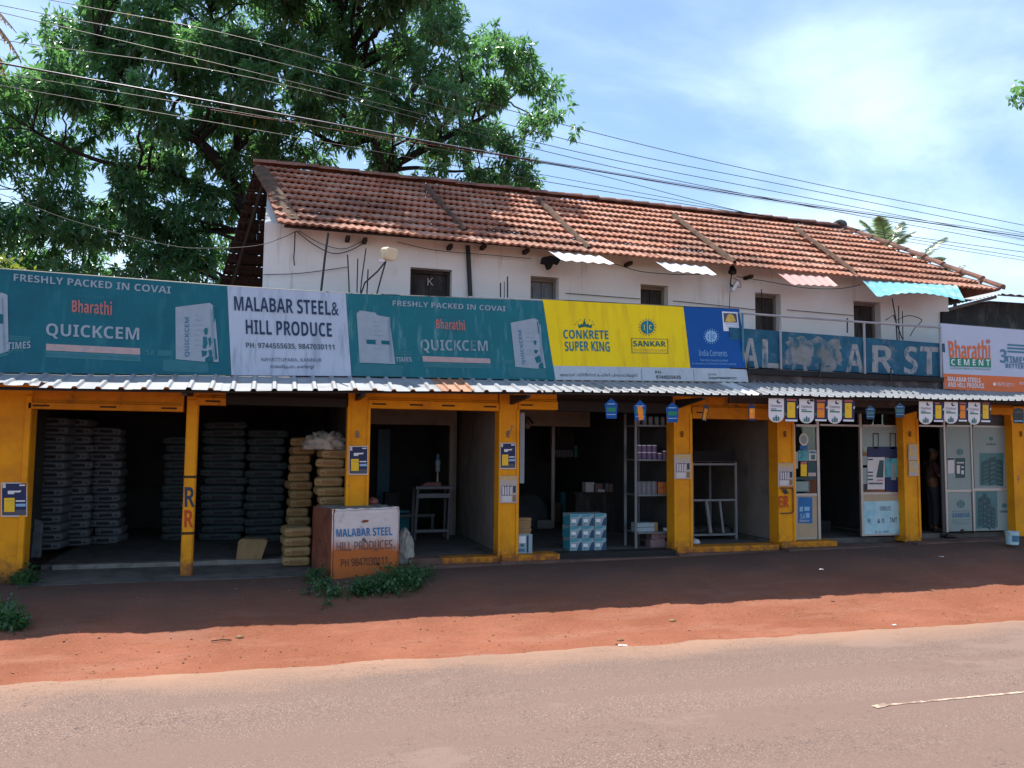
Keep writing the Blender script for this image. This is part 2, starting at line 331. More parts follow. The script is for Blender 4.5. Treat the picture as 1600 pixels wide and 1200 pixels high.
def roadmat():
    m = bpy.data.materials.new('dusty asphalt'); m.use_nodes = True; t = m.node_tree; N = t.nodes; L = t.links
    b = N['Principled BSDF']; b.inputs['Roughness'].default_value = .85; b.inputs['Specular IOR Level'].default_value = .2
    g = N.new('ShaderNodeNewGeometry')
    def noise(s, d=6, st=(1, 1, 1), ro=.6, off=0):
        mp_ = N.new('ShaderNodeMapping'); mp_.inputs['Scale'].default_value = st; mp_.inputs['Location'].default_value = (off, off, 0); L.new(g.outputs['Position'], mp_.inputs[0])
        n = N.new('ShaderNodeTexNoise'); n.inputs['Scale'].default_value = s; n.inputs['Detail'].default_value = d; n.inputs['Roughness'].default_value = ro; L.new(mp_.outputs[0], n.inputs[0]); return n.outputs[0]
    def mixc(f, a, c):
        q = N.new('ShaderNodeMix'); q.data_type = 'RGBA'; L.new(f, q.inputs['Factor'])
        for i, x in ((6, a), (7, c)):
            if isinstance(x, tuple): q.inputs[i].default_value = (*x, 1)
            else: L.new(x, q.inputs[i])
        return q.outputs[2]
    def rampf(v, a, c):
        q = N.new('ShaderNodeMapRange'); q.inputs[1].default_value = a; q.inputs[2].default_value = c; L.new(v, q.inputs[0]); return q.outputs[0]
    c = mixc(rampf(noise(.6, 5, (.25, 1.2, 1)), .35, .65), (.185, .125, .103), (.228, .154, .124))
    c = mixc(rampf(noise(70, 3), .40, .62), c, (.115, .078, .068))
    v = N.new('ShaderNodeTexVoronoi'); v.inputs['Scale'].default_value = 42; L.new(g.outputs['Position'], v.inputs['Vector'])
    c = mixc(rampf(v.outputs['Distance'], .27, .12), c, (.35, .275, .23))
    c = mixc(rampf(noise(28, 4, (1, 1, 1), .7, 5), .58, .72), c, (.17, .125, .12))
    c = mixc(rampf(noise(1.1, 5, (.12, 1.6, 1), .6, 2), .48, .66), c, (.170, .113, .095))
    c = mixc(rampf(noise(.9, 4, (.5, .9, 1), .6, 14), .60, .64), c, (.195, .135, .115))
    sx = N.new('ShaderNodeSeparateXYZ'); L.new(g.outputs['Position'], sx.inputs[0])
    ad_ = N.new('ShaderNodeMath'); ad_.operation = 'ADD'; L.new(sx.outputs['Y'], ad_.inputs[0])
    nn = N.new('ShaderNodeMath'); nn.operation = 'MULTIPLY'; nn.inputs[1].default_value = 1.5; L.new(noise(1.8, 7, (.45, 1, 1), .68), nn.inputs[0]); L.new(nn.outputs[0], ad_.inputs[1])
    c = mixc(rampf(ad_.outputs[0], -3.6, -2.6), c, (.30, .18, .125))
    # fine cracks
    v2 = N.new('ShaderNodeTexVoronoi'); v2.feature = 'DISTANCE_TO_EDGE'; v2.inputs['Scale'].default_value = 2.3
    nd = N.new('ShaderNodeVectorMath'); nd.operation = 'ADD'; L.new(g.outputs['Position'], nd.inputs[0])
    nt = N.new('ShaderNodeTexNoise'); nt.inputs['Scale'].default_value = 5; L.new(g.outputs['Position'], nt.inputs[0]); L.new(nt.outputs['Color'], nd.inputs[1]); L.new(nd.outputs[0], v2.inputs['Vector'])
    mk = N.new('ShaderNodeMath'); mk.operation = 'MULTIPLY'; L.new(rampf(v2.outputs['Distance'], .012, .003), mk.inputs[0]); L.new(rampf(noise(.55, 3, (1, 1, 1), .5, 8), .50, .60), mk.inputs[1])
    c = mixc(mk.outputs[0], c, (.08, .06, .06))
    L.new(c, b.inputs['Base Color'])
    bn = N.new('ShaderNodeBump'); bn.inputs['Strength'].default_value = .5; bn.inputs['Distance'].default_value = .008; L.new(noise(90, 3), bn.inputs['Height']); L.new(bn.outputs[0], b.inputs['Normal'])
    return m
M['road'] = roadmat()
def blockmat():     # white painted stone with red splash dirt at its foot
    m = pm('painted stone', (.60, .55, .55), .9, .08, 5, (.36, .30, .28), (.58, .75), 4, (1, 1, 1), .5, 14)
    t = m.node_tree; N = t.nodes; L = t.links; b = N['Principled BSDF']; src = b.inputs['Base Color'].links[0].from_socket
    g = N.new('ShaderNodeNewGeometry'); sx = N.new('ShaderNodeSeparateXYZ'); L.new(g.outputs['Position'], sx.inputs[0])
    n = N.new('ShaderNodeTexNoise'); n.inputs['Scale'].default_value = 3; n.inputs['Detail'].default_value = 7; L.new(g.outputs['Position'], n.inputs[0])
    a = N.new('ShaderNodeMath'); a.operation = 'MULTIPLY_ADD'; a.inputs[1].default_value = -.35; L.new(n.outputs[0], a.inputs[0]); L.new(sx.outputs['Z'], a.inputs[2])
    r = N.new('ShaderNodeMapRange'); r.inputs[1].default_value = .26; r.inputs[2].default_value = .06; L.new(a.outputs[0], r.inputs[0])
    q = N.new('ShaderNodeMix'); q.data_type = 'RGBA'; L.new(r.outputs[0], q.inputs['Factor']); L.new(src, q.inputs[6]); q.inputs[7].default_value = (.46, .13, .035, 1); L.new(q.outputs[2], b.inputs['Base Color']); return m
def mud(m, z0, z1):
    t = m.node_tree; N = t.nodes; L = t.links; b = N['Principled BSDF']; src = b.inputs['Base Color'].links[0].from_socket
    g = N.new('ShaderNodeNewGeometry'); sx = N.new('ShaderNodeSeparateXYZ'); L.new(g.outputs['Position'], sx.inputs[0])
    n = N.new('ShaderNodeTexNoise'); n.inputs['Scale'].default_value = 9; n.inputs['Detail'].default_value = 7; n.inputs['Roughness'].default_value = .7; L.new(g.outputs['Position'], n.inputs[0])
    a = N.new('ShaderNodeMath'); a.operation = 'MULTIPLY_ADD'; a.inputs[1].default_value = -.9; L.new(n.outputs[0], a.inputs[0]); L.new(sx.outputs['Z'], a.inputs[2])
    r = N.new('ShaderNodeMapRange'); r.inputs[1].default_value = z1; r.inputs[2].default_value = z0; r.inputs[4].default_value = .85; L.new(a.outputs[0], r.inputs[0])
    q = N.new('ShaderNodeMix'); q.data_type = 'RGBA'; L.new(r.outputs[0], q.inputs['Factor']); L.new(src, q.inputs[6]); q.inputs[7].default_value = (.16, .055, .03, 1); L.new(q.outputs[2], b.inputs['Base Color'])
mud(M['yellow'], -.50, -.22); mud(M['yellow_dk'], -.50, -.30)
M['block'] = blockmat()
M['block_side'] = pm('reddish bare stone', (.20, .07, .04), .95, .2, 4, (.10, .04, .03), (.5, .7), 3, (1, 1, 1), .6, 14)
M['parapet'] = pm('flaking blue wall paint', (.018, .105, .18), .85, .2, 3, (.20, .22, .235), (.54, .70), 3.2, (1, 1, .7), .2, 25, col3=(.012, .08, .15), ramp3=(.5, .62), sc3=5, world=True)
M['parapet_letter'] = pm('worn cream lettering', (.27, .29, .31), .85, .15, 5, (.02, .105, .17), (.50, .64), 7, (1, 1, .6), .1, 25, world=True)
M['parapet_worn'] = pm('bare worn plaster', (.20, .22, .235), .9, .15, 5, (.02, .105, .17), (.48, .60), 4.2, (1, 1, .7), .2, 25, col3=(.14, .155, .14), ramp3=(.5, .7), sc3=2, world=True)
M['mossy'] = pm('black mossy wall', (.035, .042, .045), .95, .3, 3, (.11, .11, .115), (.52, .7), 3, (1, 1, .4), .4, 20)
M['stonework'] = pm('damp stonework', (.075, .07, .075), .95, .3, 4, (.2, .19, .19), (.55, .7), 4, (1, 1, 1), .5, 15)

# ------------------------------------------------------------------ lettering and flat print
_TX = {}
def sansglyphs(s, b):        # upright sans letters and digits, bold or regular
    o = ''
    for ch in s:
        if 'A' <= ch <= 'Z': o += chr((0x1D5D4 if b else 0x1D5A0)+ord(ch)-65)
        elif 'a' <= ch <= 'z': o += chr((0x1D5EE if b else 0x1D5BA)+ord(ch)-97)
        elif '0' <= ch <= '9': o += chr((0x1D7EC if b else 0x1D7E2)+ord(ch)-48)
        else: o += ch
    return o
def textmesh(s, bold=0.0):
    k = (s, bold)
    if k not in _TX:
        s = sansglyphs(s, bold >= .012); bold = 0
        c = bpy.data.curves.new('t', 'FONT'); c.body = s; c.resolution_u = 3; c.offset = bold
        o = bpy.data.objects.new('t', c); COL.objects.link(o); bpy.context.view_layer.update()
        dg = bpy.context.evaluated_depsgraph_get(); me = bpy.data.meshes.new_from_object(o.evaluated_get(dg))
        vs = [v.co.copy() for v in me.vertices]; fs = [tuple(p.vertices) for p in me.polygons]
        bpy.data.objects.remove(o); bpy.data.curves.remove(c); bpy.data.meshes.remove(me)
        x0 = min(v.x for v in vs); x1 = max(v.x for v in vs); y0 = min(v.y for v in vs); y1 = max(v.y for v in vs)
        _TX[k] = ([((v.x-x0)/(x1-x0), (v.y-y0)/(y1-y0)) for v in vs], fs)
    return _TX[k]
def bil(q, u, v):   # q = TL,TR,BR,BL ; v up
    t = [q[0][i]*(1-u)+q[1][i]*u for i in (0, 1)]; b = [q[3][i]*(1-u)+q[2][i]*u for i in (0, 1)]
    return (b[0]*(1-v)+t[0]*v, b[1]*(1-v)+t[1]*v)
def RC(x0, y0, x1, y1, dy=0.0, lean=0.0):   # slanted pixel rectangle: TL,TR,BR,BL
    h = y1-y0; return [(x0, y0), (x1, y0+dy), (x1+lean*h, y1+dy), (x0+lean*h, y1)]
class Board:        # flat prints laid on a plane of a parent thing
    def __init__(s, parent, plane): s.p = parent; s.pl = plane
    def poly(s, pts, mat, e=.004, name='print', holes=None):
        mb = MB(); mb.add([s.pl.hit(*p, e) for p in pts], [tuple(range(len(pts)))]); return mb.build(name, mat, s.p)
    def polys(s, lst, mat, e=.004, name='print'):
        mb = MB()
        for pts in lst: mb.add([s.pl.hit(*p, e) for p in pts], [tuple(range(len(pts)))])
        return mb.build(name, mat, s.p)
    def text(s, txt, q, mat, bold=0.0, e=.008, name='lettering', arch=None, rot=False):
        vs, fs = textmesh(txt, bold); mb = MB(); out = []
        for u, v in vs:
            if rot: u, v = 1-v, u
            x, y = bil(q, u, v)
            if arch: y += arch*(1-(2*u-1)**2)
            out.append(s.pl.hit(x, y, e))
        mb.add(out, fs); return mb.build(name, mat, s.p)
def circ(x, y, r, n=20, ry=None): return [(x+r*math.cos(2*math.pi*i/n), y+(ry or r)*math.sin(2*math.pi*i/n)) for i in range(n)]
def Z(ox, oy, k): return lambda *a: [(ox+a[i]/k, oy+a[i+1]/k) for i in range(0, len(a), 2)]
def ZR(ox, oy, k): return lambda x0, y0, x1, y1, dy=0, lean=0: RC(ox+x0/k, oy+y0/k, ox+x1/k, oy+y1/k, dy/k, lean)

# ------------------------------------------------------------------ ground, road
FOOT = [(-3.2, -.10), (1.2, -.10), (3.5, -.07), (6.5, -.03), (8.6, .02), (11.3, .07), (14, .10)]
ROADZ = -.5
def smooth(t): t = max(0, min(1, t)); return t*t*(3-2*t)
def gz(x, y):
    f = interp(x, FOOT)
    if y > -.25: z = f
    else: z = f + (ROADZ-.006-f)*smooth((-y-.25)/3.2)
    if y < -3.9 and y > -10.5: z = ROADZ-.05
    if y <= -10.5: z = lerp(ROADZ-.02, .1, smooth((-10.5-y)/1.0))
    n = mnoise.fractal(Vector((x*1.1, y*1.1, 0)), 1, 2, 4)*.022 + mnoise.noise(Vector((x*5, y*5, 2)))*.008
    rut = .012*(math.sin(y*5.2+.5*math.sin(x*.35))*.5) if -3.45 < y < -1.2 else 0
    return z + (n*1.3+rut if -3.5 < y < -.4 else n*.3)
def frange(a, b, s):
    n = int(round((b-a)/s)); return [a+(b-a)*i/n for i in range(n+1)]
xs = [-600, -120, -40, -15] + frange(-9, 24, .16) + [30, 45, 130, 700]
ys = [-600, -100, -30, -16, -12.5, -11.5, -11, -10.5, -8, -6, -4.2] + frange(-3.95, 0.3, .085) + [3, 8, 20, 60, 200, 900]
mb = MB(); mb.v = [Vector((x, y, gz(x, y))) for y in ys for x in xs]; nx = len(xs)
mb.f = [(j*nx+i, j*nx+i+1, (j+1)*nx+i+1, (j+1)*nx+i) for j in range(len(ys)-1) for i in range(nx-1)]; mb.m = [0]*len(mb.f)
tag(mb.build('ground', M['dirt'], loc=(0, 0, 0), smooth=True), kind='structure')
mb = MB(); xr = [-600, -60] + frange(-12, 26, .08) + [60, 700]
for x in xr:
    e = -3.50 - .012*x + 0.09*mnoise.fractal(Vector((x*1.3, 0, 4)), 1, 2, 4) + .03*mnoise.noise(Vector((x*9, 1, 0)))
    mb.v += [Vector((x, e, ROADZ+.003)), Vector((x, -4.2, ROADZ+.012)), Vector((x, -7, ROADZ+.05)), Vector((x, -10.6, ROADZ+.0))]
mb.f = [(4*i+k, 4*i+k+1, 4*i+k+5, 4*i+k+4) for i in range(len(xr)-1) for k in range(3)]; mb.m = [0]*len(mb.f)
tag(mb.build('road', M['road'], loc=(0, 0, 0), smooth=True), kind='structure')
# worn centre line, with its broad end patch
mb = MB(); rz = ROADZ+.05
mb.v = []; A = atZ(1378, 1102, ROADZ+.043); B = atZ(1600, 1080, ROADZ+.049); d = (B-A).normalized(); nrm = Vector((-d.y, d.x, 0))
def roadz(y): return interp(-y, [(3.5, ROADZ+.003), (4.2, ROADZ+.012), (7, ROADZ+.05), (10.6, ROADZ)])
def rp_(p): return Vector((p.x, p.y, roadz(p.y)+.004))
n = 70
for i in range(n):
    if i > 2 and mnoise.noise(Vector((i*.7, 3, 0))) > .32: continue
    a = A + d*(i*.09); b = A + d*((i+1)*.09 + .005); w = .017 + .010*mnoise.noise(Vector((i*.9, 0, 0)))
    mb.quad(rp_(a-nrm*w), rp_(b-nrm*w), rp_(b+nrm*w*1.1), rp_(a+nrm*w*1.1))
q = [rp_(atZ(x, y, ROADZ+.043)) for x, y in ((1361, 1103), (1372, 1107), (1391, 1102), (1380, 1098.5))]; q = [p+Vector((0, 0, .002)) for p in q]; mb.add(q, [(0, 1, 2, 3)])
M['line'] = pm('worn road paint', (.50, .40, .30), .85, .2, 20, (.24, .165, .135), (.44, .58), 9)
tag(mb.build('road_marking', M['line'], loc=(0, 0, 0)), kind='structure')
# pebbles and clods
mb = MB(); rnd = random.Random(3)
def pebble(x, y, r):
    c = Vector((x, y, gz(x, y)+r*.25)); v = []
    for a in range(5):
        t = 2*math.pi*a/5+rnd.random(); v.append(c+Vector((math.cos(t)*r*rnd.uniform(.7, 1.3), math.sin(t)*r*rnd.uniform(.7, 1.3), rnd.uniform(-.2, .2)*r)))
    v.append(c+Vector((0, 0, r*rnd.uniform(.4, .8)))); mb.add(v, [(i, (i+1) % 5, 5) for i in range(5)])
for i in range(2600):
    x = rnd.uniform(-5, 17); y = -3.6 + abs(rnd.gauss(0, .9)) if rnd.random() < .6 else rnd.uniform(-3.5, -.4)
    if y > -.3: continue
    pebble(x, y, rnd.choice((.004, .005, .006, .007, .008, .009, .011, .016)))
tag(mb.build('gravel', M['stone'], loc=(0, 0, 0)), kind='stuff')

# ------------------------------------------------------------------ ground floor row of shops
def px2X(px, py=750, Y=0.0): return atY(px, py, Y).x
def ZY(px, py, Y=0.0): return atY(px, py, Y).z
PIL = {1: (-14, 44, 905), 2: (287, 306, 898), 3: (541, 576, 872), 4: (779, 810, 868), 5: (1053, 1081, 855), 6: (1215, 1241, 847), 7: (1412, 1436, 836), 8: (1583, 1613, 830)}
PX = {k: (px2X(a), px2X(b)) for k, (a, b, c) in PIL.items()}
FLOOR = {1: 0.0, 2: 0.0, 3: .05, 4: .07, 5: .11, 6: .15, 7: .19, 8: .22}
SLAB0, SLAB1 = 2.64, 2.80
shop = T('shop_building', 'low row of open shops with yellow pillars under a tin awning', 'building', (3.5, 0, 0))
def hook(mb, x, z, y=-.012, r=.021):
    for dz in (0, -.05):
        pts = [(x+r*math.cos(a*math.pi/5), y-.01, z+dz+r*math.sin(a*math.pi/5)) for a in range(11)]
        mb.tube(pts, .007, 5, cap=False)
for k, (x0, x1) in PX.items():
    mb = MB(); zb = interp((x0+x1)/2, FOOT) - .10; dp = .12 if k == 2 else .26
    top = 2.62
    mb.box(x0, x1, 0, dp, zb, top)
    if k == 2:
        mb.box(x0+.012, x1-.012, -.02, 0, zb, 2.36)
    else:
        mb.box(x0-.012, x1+.012, -.014, .0, zb, zb+.16)
    p = mb.build('pillar', M['yellow'], shop, bevel=.012)
    if k not in (1, 2):     # shutter guide channels on both edges
        for xa_ in (x0-.004, x1-.040):
            g_ = MB(); g_.box(xa_, xa_+.044, -.022, -.001, zb+.17, 2.33); g_.build('shutter_guide', M['yellow'], p, bevel=.003)
    if k == 1:
        g_ = MB(); g_.box(x1-.075, x1-.004, -.03, -.001, zb+.17, 2.36); g_.build('shutter_guide', M['yellow'], p, bevel=.004)
    if k in (3, 4, 5, 6, 7, 8):
        h = MB(); hook(h, (x0+x1)/2 - .02, ZY((PIL[k][0]+PIL[k][1])/2, 676))
        h.build('shutter_hook', M['metal_grey'] if k in (3, 4) else M['slot'], p)
    if k == 2:
        for py in (745, 833):
            h = MB(); h.box(x0-.004, x1+.004, -.026, .05, ZY(296, py+2), ZY(296, py-2)); h.build('band', M['slot'], p)
# fascia beams above the openings
def fascia(xa, xb, yt, ym, yb, mat, name='fascia', slots=()):
    x0, x1 = px2X(xa, 630), px2X(xb, 630); mid = (xa+xb)/2
    zt, zm, zb = SLAB0-.002, ZY(mid, ym), ZY(mid, yb)
    mb = MB(); mb.box(x0, x1, .02, .24, zm, zt); mb.box(x0, x1, -.03, .2, zb, zm-.001); mb.box(x0, x1, .0, .02, zm, zm+.03)
    f = mb.build(name, mat, shop, bevel=.006)
    if slots:
        for sx in slots:
            s = MB(); cx_ = px2X(sx, 634); zc = (zm+zb)/2
            s.box(cx_-.10, cx_+.10, -.034, -.028, zc-.012, zc+.012)
            s.build('slot', M['slot'], f)
    return f
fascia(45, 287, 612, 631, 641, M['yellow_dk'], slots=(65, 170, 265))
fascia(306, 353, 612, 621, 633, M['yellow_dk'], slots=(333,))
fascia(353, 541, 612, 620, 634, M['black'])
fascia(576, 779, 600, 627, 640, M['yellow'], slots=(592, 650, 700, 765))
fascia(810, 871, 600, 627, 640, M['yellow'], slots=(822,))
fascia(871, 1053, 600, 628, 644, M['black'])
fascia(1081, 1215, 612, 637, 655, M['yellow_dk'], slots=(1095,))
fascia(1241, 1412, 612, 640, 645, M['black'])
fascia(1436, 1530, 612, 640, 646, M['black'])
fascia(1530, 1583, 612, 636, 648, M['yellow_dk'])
# slab, ceiling, walls
XL, XR = PX[1][0]-1.6, 19.0
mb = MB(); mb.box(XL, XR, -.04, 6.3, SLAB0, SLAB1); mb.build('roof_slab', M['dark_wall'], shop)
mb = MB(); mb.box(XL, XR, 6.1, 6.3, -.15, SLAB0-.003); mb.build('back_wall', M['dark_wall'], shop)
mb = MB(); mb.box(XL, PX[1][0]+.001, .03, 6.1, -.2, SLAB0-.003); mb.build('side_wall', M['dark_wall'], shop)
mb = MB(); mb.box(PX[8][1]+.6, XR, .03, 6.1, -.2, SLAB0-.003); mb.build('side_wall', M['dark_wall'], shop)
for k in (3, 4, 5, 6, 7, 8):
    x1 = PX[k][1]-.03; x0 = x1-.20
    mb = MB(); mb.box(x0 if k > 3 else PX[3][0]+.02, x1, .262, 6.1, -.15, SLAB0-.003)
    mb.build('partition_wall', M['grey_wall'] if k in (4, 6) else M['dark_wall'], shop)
# floors with step edges
BAY = {1: (PX[1][1], PX[2][1]-.1), 2: (PX[2][1]-.1, PX[3][0]), 3: (PX[3][0], PX[4][0]), 4: (PX[4][0], PX[5][0]), 5: (PX[5][0], PX[6][0]), 6: (PX[6][0], PX[7][0]), 7: (PX[7][0], PX[8][0]), 8: (PX[8][0], XR)}
for k, (x0, x1) in BAY.items():
    mb = MB(); z = FLOOR[k]
    if k in (1, 2):
        mb.box(x0, x1, .86, 6.1, -.3, z); mb.build('floor', M['concrete'], shop)
        e = None; n = 22 if k == 1 else 12
        for i in range(n):      # broken pale kerb along the floor edge
            a, b = lerp(x0, x1, i/n), lerp(x0, x1, (i+1)/n); j = .03*mnoise.noise(Vector((a*3, 0, 0)))
            if k == 1 and i in (0, 1): continue
            if e is None: e = MB()
            e.box(a, b, .70+j, .858, -.3, z+.012+.02*mnoise.noise(Vector((a*2, 5, 0))))
        e.build('floor_kerb', M['conc_lt'], shop)
        r = MB(); r.hexa([(x0, -.32, -.3), (x1, -.32, -.3), (x1, .69, -.3), (x0, .69, -.3), (x0, -.32, interp(x0, FOOT)+.004), (x1, -.32, interp(x1, FOOT)+.004), (x1, .69, z-.05), (x0, .69, z-.05)])
        r.build('ramp', M['concrete'], shop)
    else:
        mb.box(x0, x1, .262, 6.1, -.3, z); mb.build('floor', M['concrete'], shop)
        s = MB(); s.box(x0, x1, -.30 if k > 5 else -.16, .26, -.3, z-.09); s.build('step', M['step'], shop, bevel=.015)
def yellow_edge(xa, xb, k, y0=.0):
    x0, x1 = px2X(xa, 865), px2X(xb, 865); z = FLOOR[k]; mb = MB(); mb.box(x0, x1, y0-.03, .262, z-.095, z+.002); mb.build('yellow_step_edge', M['yellow_dk'], shop, bevel=.01)
yellow_edge(690, 778, 3); yellow_edge(782, 872, 4, -.06); yellow_edge(1055, 1214, 5, -.05); yellow_edge(1216, 1302, 6, -.09)
mb = MB(); mb.box(px2X(872, 865), px2X(1053, 860), -.05, .262, -.05, FLOOR[4]); mb.build('dark_step_edge', M['black'], shop, bevel=.01)
mb = MB(); mb.box(px2X(640, 880), px2X(690, 880), -.03, .262, -.06, FLOOR[3]); mb.build('worn_step_edge', M['step'], shop, bevel=.01)
# inner cross walls of the two veranda bays, with lintel and door posts
def inner(k, xo, lint_b, Y=3.0, jamb=True):
    x0, x1 = PX[k][1]-.03, PX[k+1][0]
    xe = atY(xo, 700, Y).x; zl = ZY(xo-40, lint_b, Y)
    mb = MB(); mb.box(x0, x1, Y, Y+.16, zl, SLAB0-.004); mb.build('inner_lintel', M['lintel'], shop)
    if xe < x1:
        mb = MB(); mb.box(xe, x1, Y, Y+.16, FLOOR[k], zl-.001); mb.build('inner_wall', M['grey_wall'], shop)
    if jamb:
        mb = MB(); mb.box(xe-.07, xe, Y-.02, Y+.1, FLOOR[k], zl-.002); mb.build('door_post', M['lintel'], shop)
inner(3, 708, 664)
x0 = PX[4][1]-.03; mb = MB(); mb.box(x0, atY(922, 655, 3).x, 3.0, 3.16, ZY(860, 666, 3), SLAB0-.004); mb.build('inner_lintel', M['lintel'], shop)
a = atZ(864, 824, FLOOR[4]); mb = MB(); mb.box(a.x-.035, a.x+.035, a.y, a.y+.06, FLOOR[4], ZY(864, 665, a.y)); mb.build('steel_post', M['alu'], shop, bevel=.004)
mb = MB(); mb.box(px2X(811, 700, .35), px2X(818, 700, .35), .3, .35, ZY(815, 755, .33), ZY(815, 645, .33)); mb.build('plastic_strip', M['print_w'], shop)
inner(5, 1153, 655, 3.2, False)
# dim blue door leaf far inside the third bay
mb = MB(); a, b = atY(590, 700, 5.9), atY(609, 700, 5.9); mb.box(a.x, b.x, 5.85, 5.95, .06, 2.1); mb.build('blue_door', M['ink_steel'], shop)

# ------------------------------------------------------------------ glazed fronts of the two right-hand shops
GY = .13
def bar(mb, xa, xb, ya, yb, Y0=GY, d=.05, mi=0):
    mid = (xa+xb)/2; my = (ya+yb)/2
    mb.box(px2X(xa, my, Y0), px2X(xb, my, Y0), Y0, Y0+d, ZY(mid, yb, Y0), ZY(mid, ya, Y0), mi)
front = T('glazed_shopfront', 'aluminium framed glass shopfront with beige lower panels and open door', 'shopfront', (px2X(1326, 750), GY, FLOOR[6]))
mb = MB()
for xa, xb, ya, yb in ((1240, 1244, 662, 846), (1277, 1281, 620, 843), (1345, 1348.5, 645, 838), (1410, 1413, 660, 836)): bar(mb, xa, xb, ya, yb)
bar(mb, 1281.3, 1344.7, 663, 666)
for xa, xb, ya, yb in ((1244.2, 1276.8, 663, 667), (1244.2, 1276.8, 771, 775), (1348.7, 1409.8, 664, 667), (1348.7, 1409.8, 769, 773), (1348.7, 1409.8, 834, 837), (1244.2, 1276.8, 840, 843)): bar(mb, xa, xb, ya, yb, GY+.004, .04)
mb.build('frame', M['alu'], front, bevel=.003)
for xa, xb, ya, yb in ((1244.2, 1276.8, 775, 840), (1348.7, 1409.8, 773, 834)):
    mb = MB(); bar(mb, xa, xb, ya, yb, GY+.015, .02); mb.build('lower_panel', M['beige'], front)
for xa, xb, ya, yb in ((1244.2, 1276.8, 667, 771), (1348.7, 1409.8, 667, 769), (1348.7, 1409.8, 645, 664)):
    mb = MB(); bar(mb, xa, xb, ya, yb, GY+.018, .006); mb.build('glass_pane', M['glass'], front)
front2 = T('glazed_shopfront', 'glass shopfront covered with pale printed film beside dark open doorway', 'shopfront', (px2X(1520, 750), GY, FLOOR[7]))
mb = MB()
for xa, xb, ya, yb in ((1476, 1479, 620, 832), (1518.5, 1521, 640, 830), (1576.5, 1580, 648, 829)): bar(mb, xa, xb, ya, yb)
for xa, xb, ya, yb in ((1436, 1475.8, 664, 667), (1479.2, 1518.3, 664, 667), (1521.2, 1576.3, 665, 668), (1479.2, 1518.3, 765, 769), (1521.2, 1576.3, 763, 767)): bar(mb, xa, xb, ya, yb, GY+.004, .04)
mb.build('frame', M['alu'], front2, bevel=.003)
mb = MB(); bar(mb, 1471, 1475.8, 668, 832, GY+.01, .03); mb.build('door_edge', M['frame_dk'], front2)
mb = MB(); bar(mb, 1580.2, 1583.5, 648, 829, GY+.01, .03); mb.build('side_frame', M['frame_dk'], front2)
for xa, xb, ya, yb in ((1479.2, 1518.3, 667, 765), (1521.2, 1576.3, 668, 763), (1479.2, 1518.3, 769, 830), (1521.2, 1576.3, 767, 829)):
    mb = MB(); bar(mb, xa, xb, ya, yb, GY+.018, .006); mb.build('film_pane', M['film'], front2)
mb = MB(); bar(mb, 1479.2, 1518.3, 645, 664, GY+.018, .006); bar(mb, 1521.2, 1576.3, 648, 665, GY+.018, .006); mb.build('top_pane', M['frame_dk'], front2)
bd = Board(front2, Plane((0, GY+.016, 0), (0, -1, 0)))
z4 = Z(1400, 600, 4.615)
bd.polys([circ(1400+462/4.615, 600+490/4.615, 5.2, 18)], M['film_teal'], .003, 'emblem')
bd.text('I C', RC(1497.2, 702, 1503, 709), M['film'], .01, .006)
bd.polys([RC(1481, 715, 1491, 740, -1), RC(1491, 743, 1493, 744)], M['paper_w'], .003, 'notice')
bd.polys([RC(1493, 716, 1508, 747, -.5)], M['film_dk'], .004, 'leaflet'); bd.polys([RC(1495, 722, 1506, 724), RC(1495, 727, 1500, 740), RC(1502, 729, 1506, 731), RC(1502, 735, 1506, 741)], M['paper_w'], .008, 'leaflet_print')
bd.polys([RC(1481, 715.5, 1491, 719, -.5)], M['film_dk'], .007, 'notice_head')
bd.polys([circ(1548.5, 685.5, 3.2, 14)], M['film_teal'], .003, 'emblem'); bd.text('SANKAR', RC(1541, 692.5, 1556, 695.5, .2), M['film_teal'], .015, .004)
# printed towers (upper and lower picture)
def towers(quads, base, light=True):
    bd.polys([base], M['film_teal'], .003, 'picture')
    bd.polys(quads, M['film_dk'], .007, 'picture_towers')
    st = []
    for q in quads:
        for i in range(5):
            v = .12+.17*i; st.append([bil(q, .15, v), bil(q, .85, v), bil(q, .85, v-.05), bil(q, .15, v-.05)])
    bd.polys(st, M['film_teal'], .011, 'picture_floors')
towers([RC(1534, 722, 1545, 757, -4), RC(1546, 716, 1556, 758, -3), RC(1557, 717, 1567, 757, 3)], RC(1531, 708, 1568, 759, 0))
towers([RC(1529, 779, 1535, 823, -4), RC(1536, 771, 1541, 824, 0), RC(1542, 776, 1548, 824, 4), RC(1549, 791, 1555, 824, 3)], [(1525, 768), (1558, 767.5), (1559, 824), (1525.5, 826)])
bd.polys([circ(1501.5, 787.5, 6.2, 18)], M['film_teal'], .003, 'emblem'); bd.text('I C', RC(1498, 783, 1505, 792), M['film'], .01, .006)
bd.text('SANKAR', RC(1488, 801.5, 1516, 809, -1), M['ink_steel'], .03, .004)
bd.polys([RC(1487.5, 798.6, 1516.8, 799.3, -1), RC(1487.5, 812.5, 1516.8, 813.2, -1), RC(1488, 816, 1516.5, 816.6, -1), RC(1492, 819, 1514, 819.6, -.8)], M['film_teal'], .003, 'rule')
bd.polys([circ(1569.5, 790, 3.8, 14)], M['film_teal'], .003, 'emblem'); bd.text('SANKAR', RC(1562, 797, 1576, 801, 0), M['film_teal'], .02, .004)

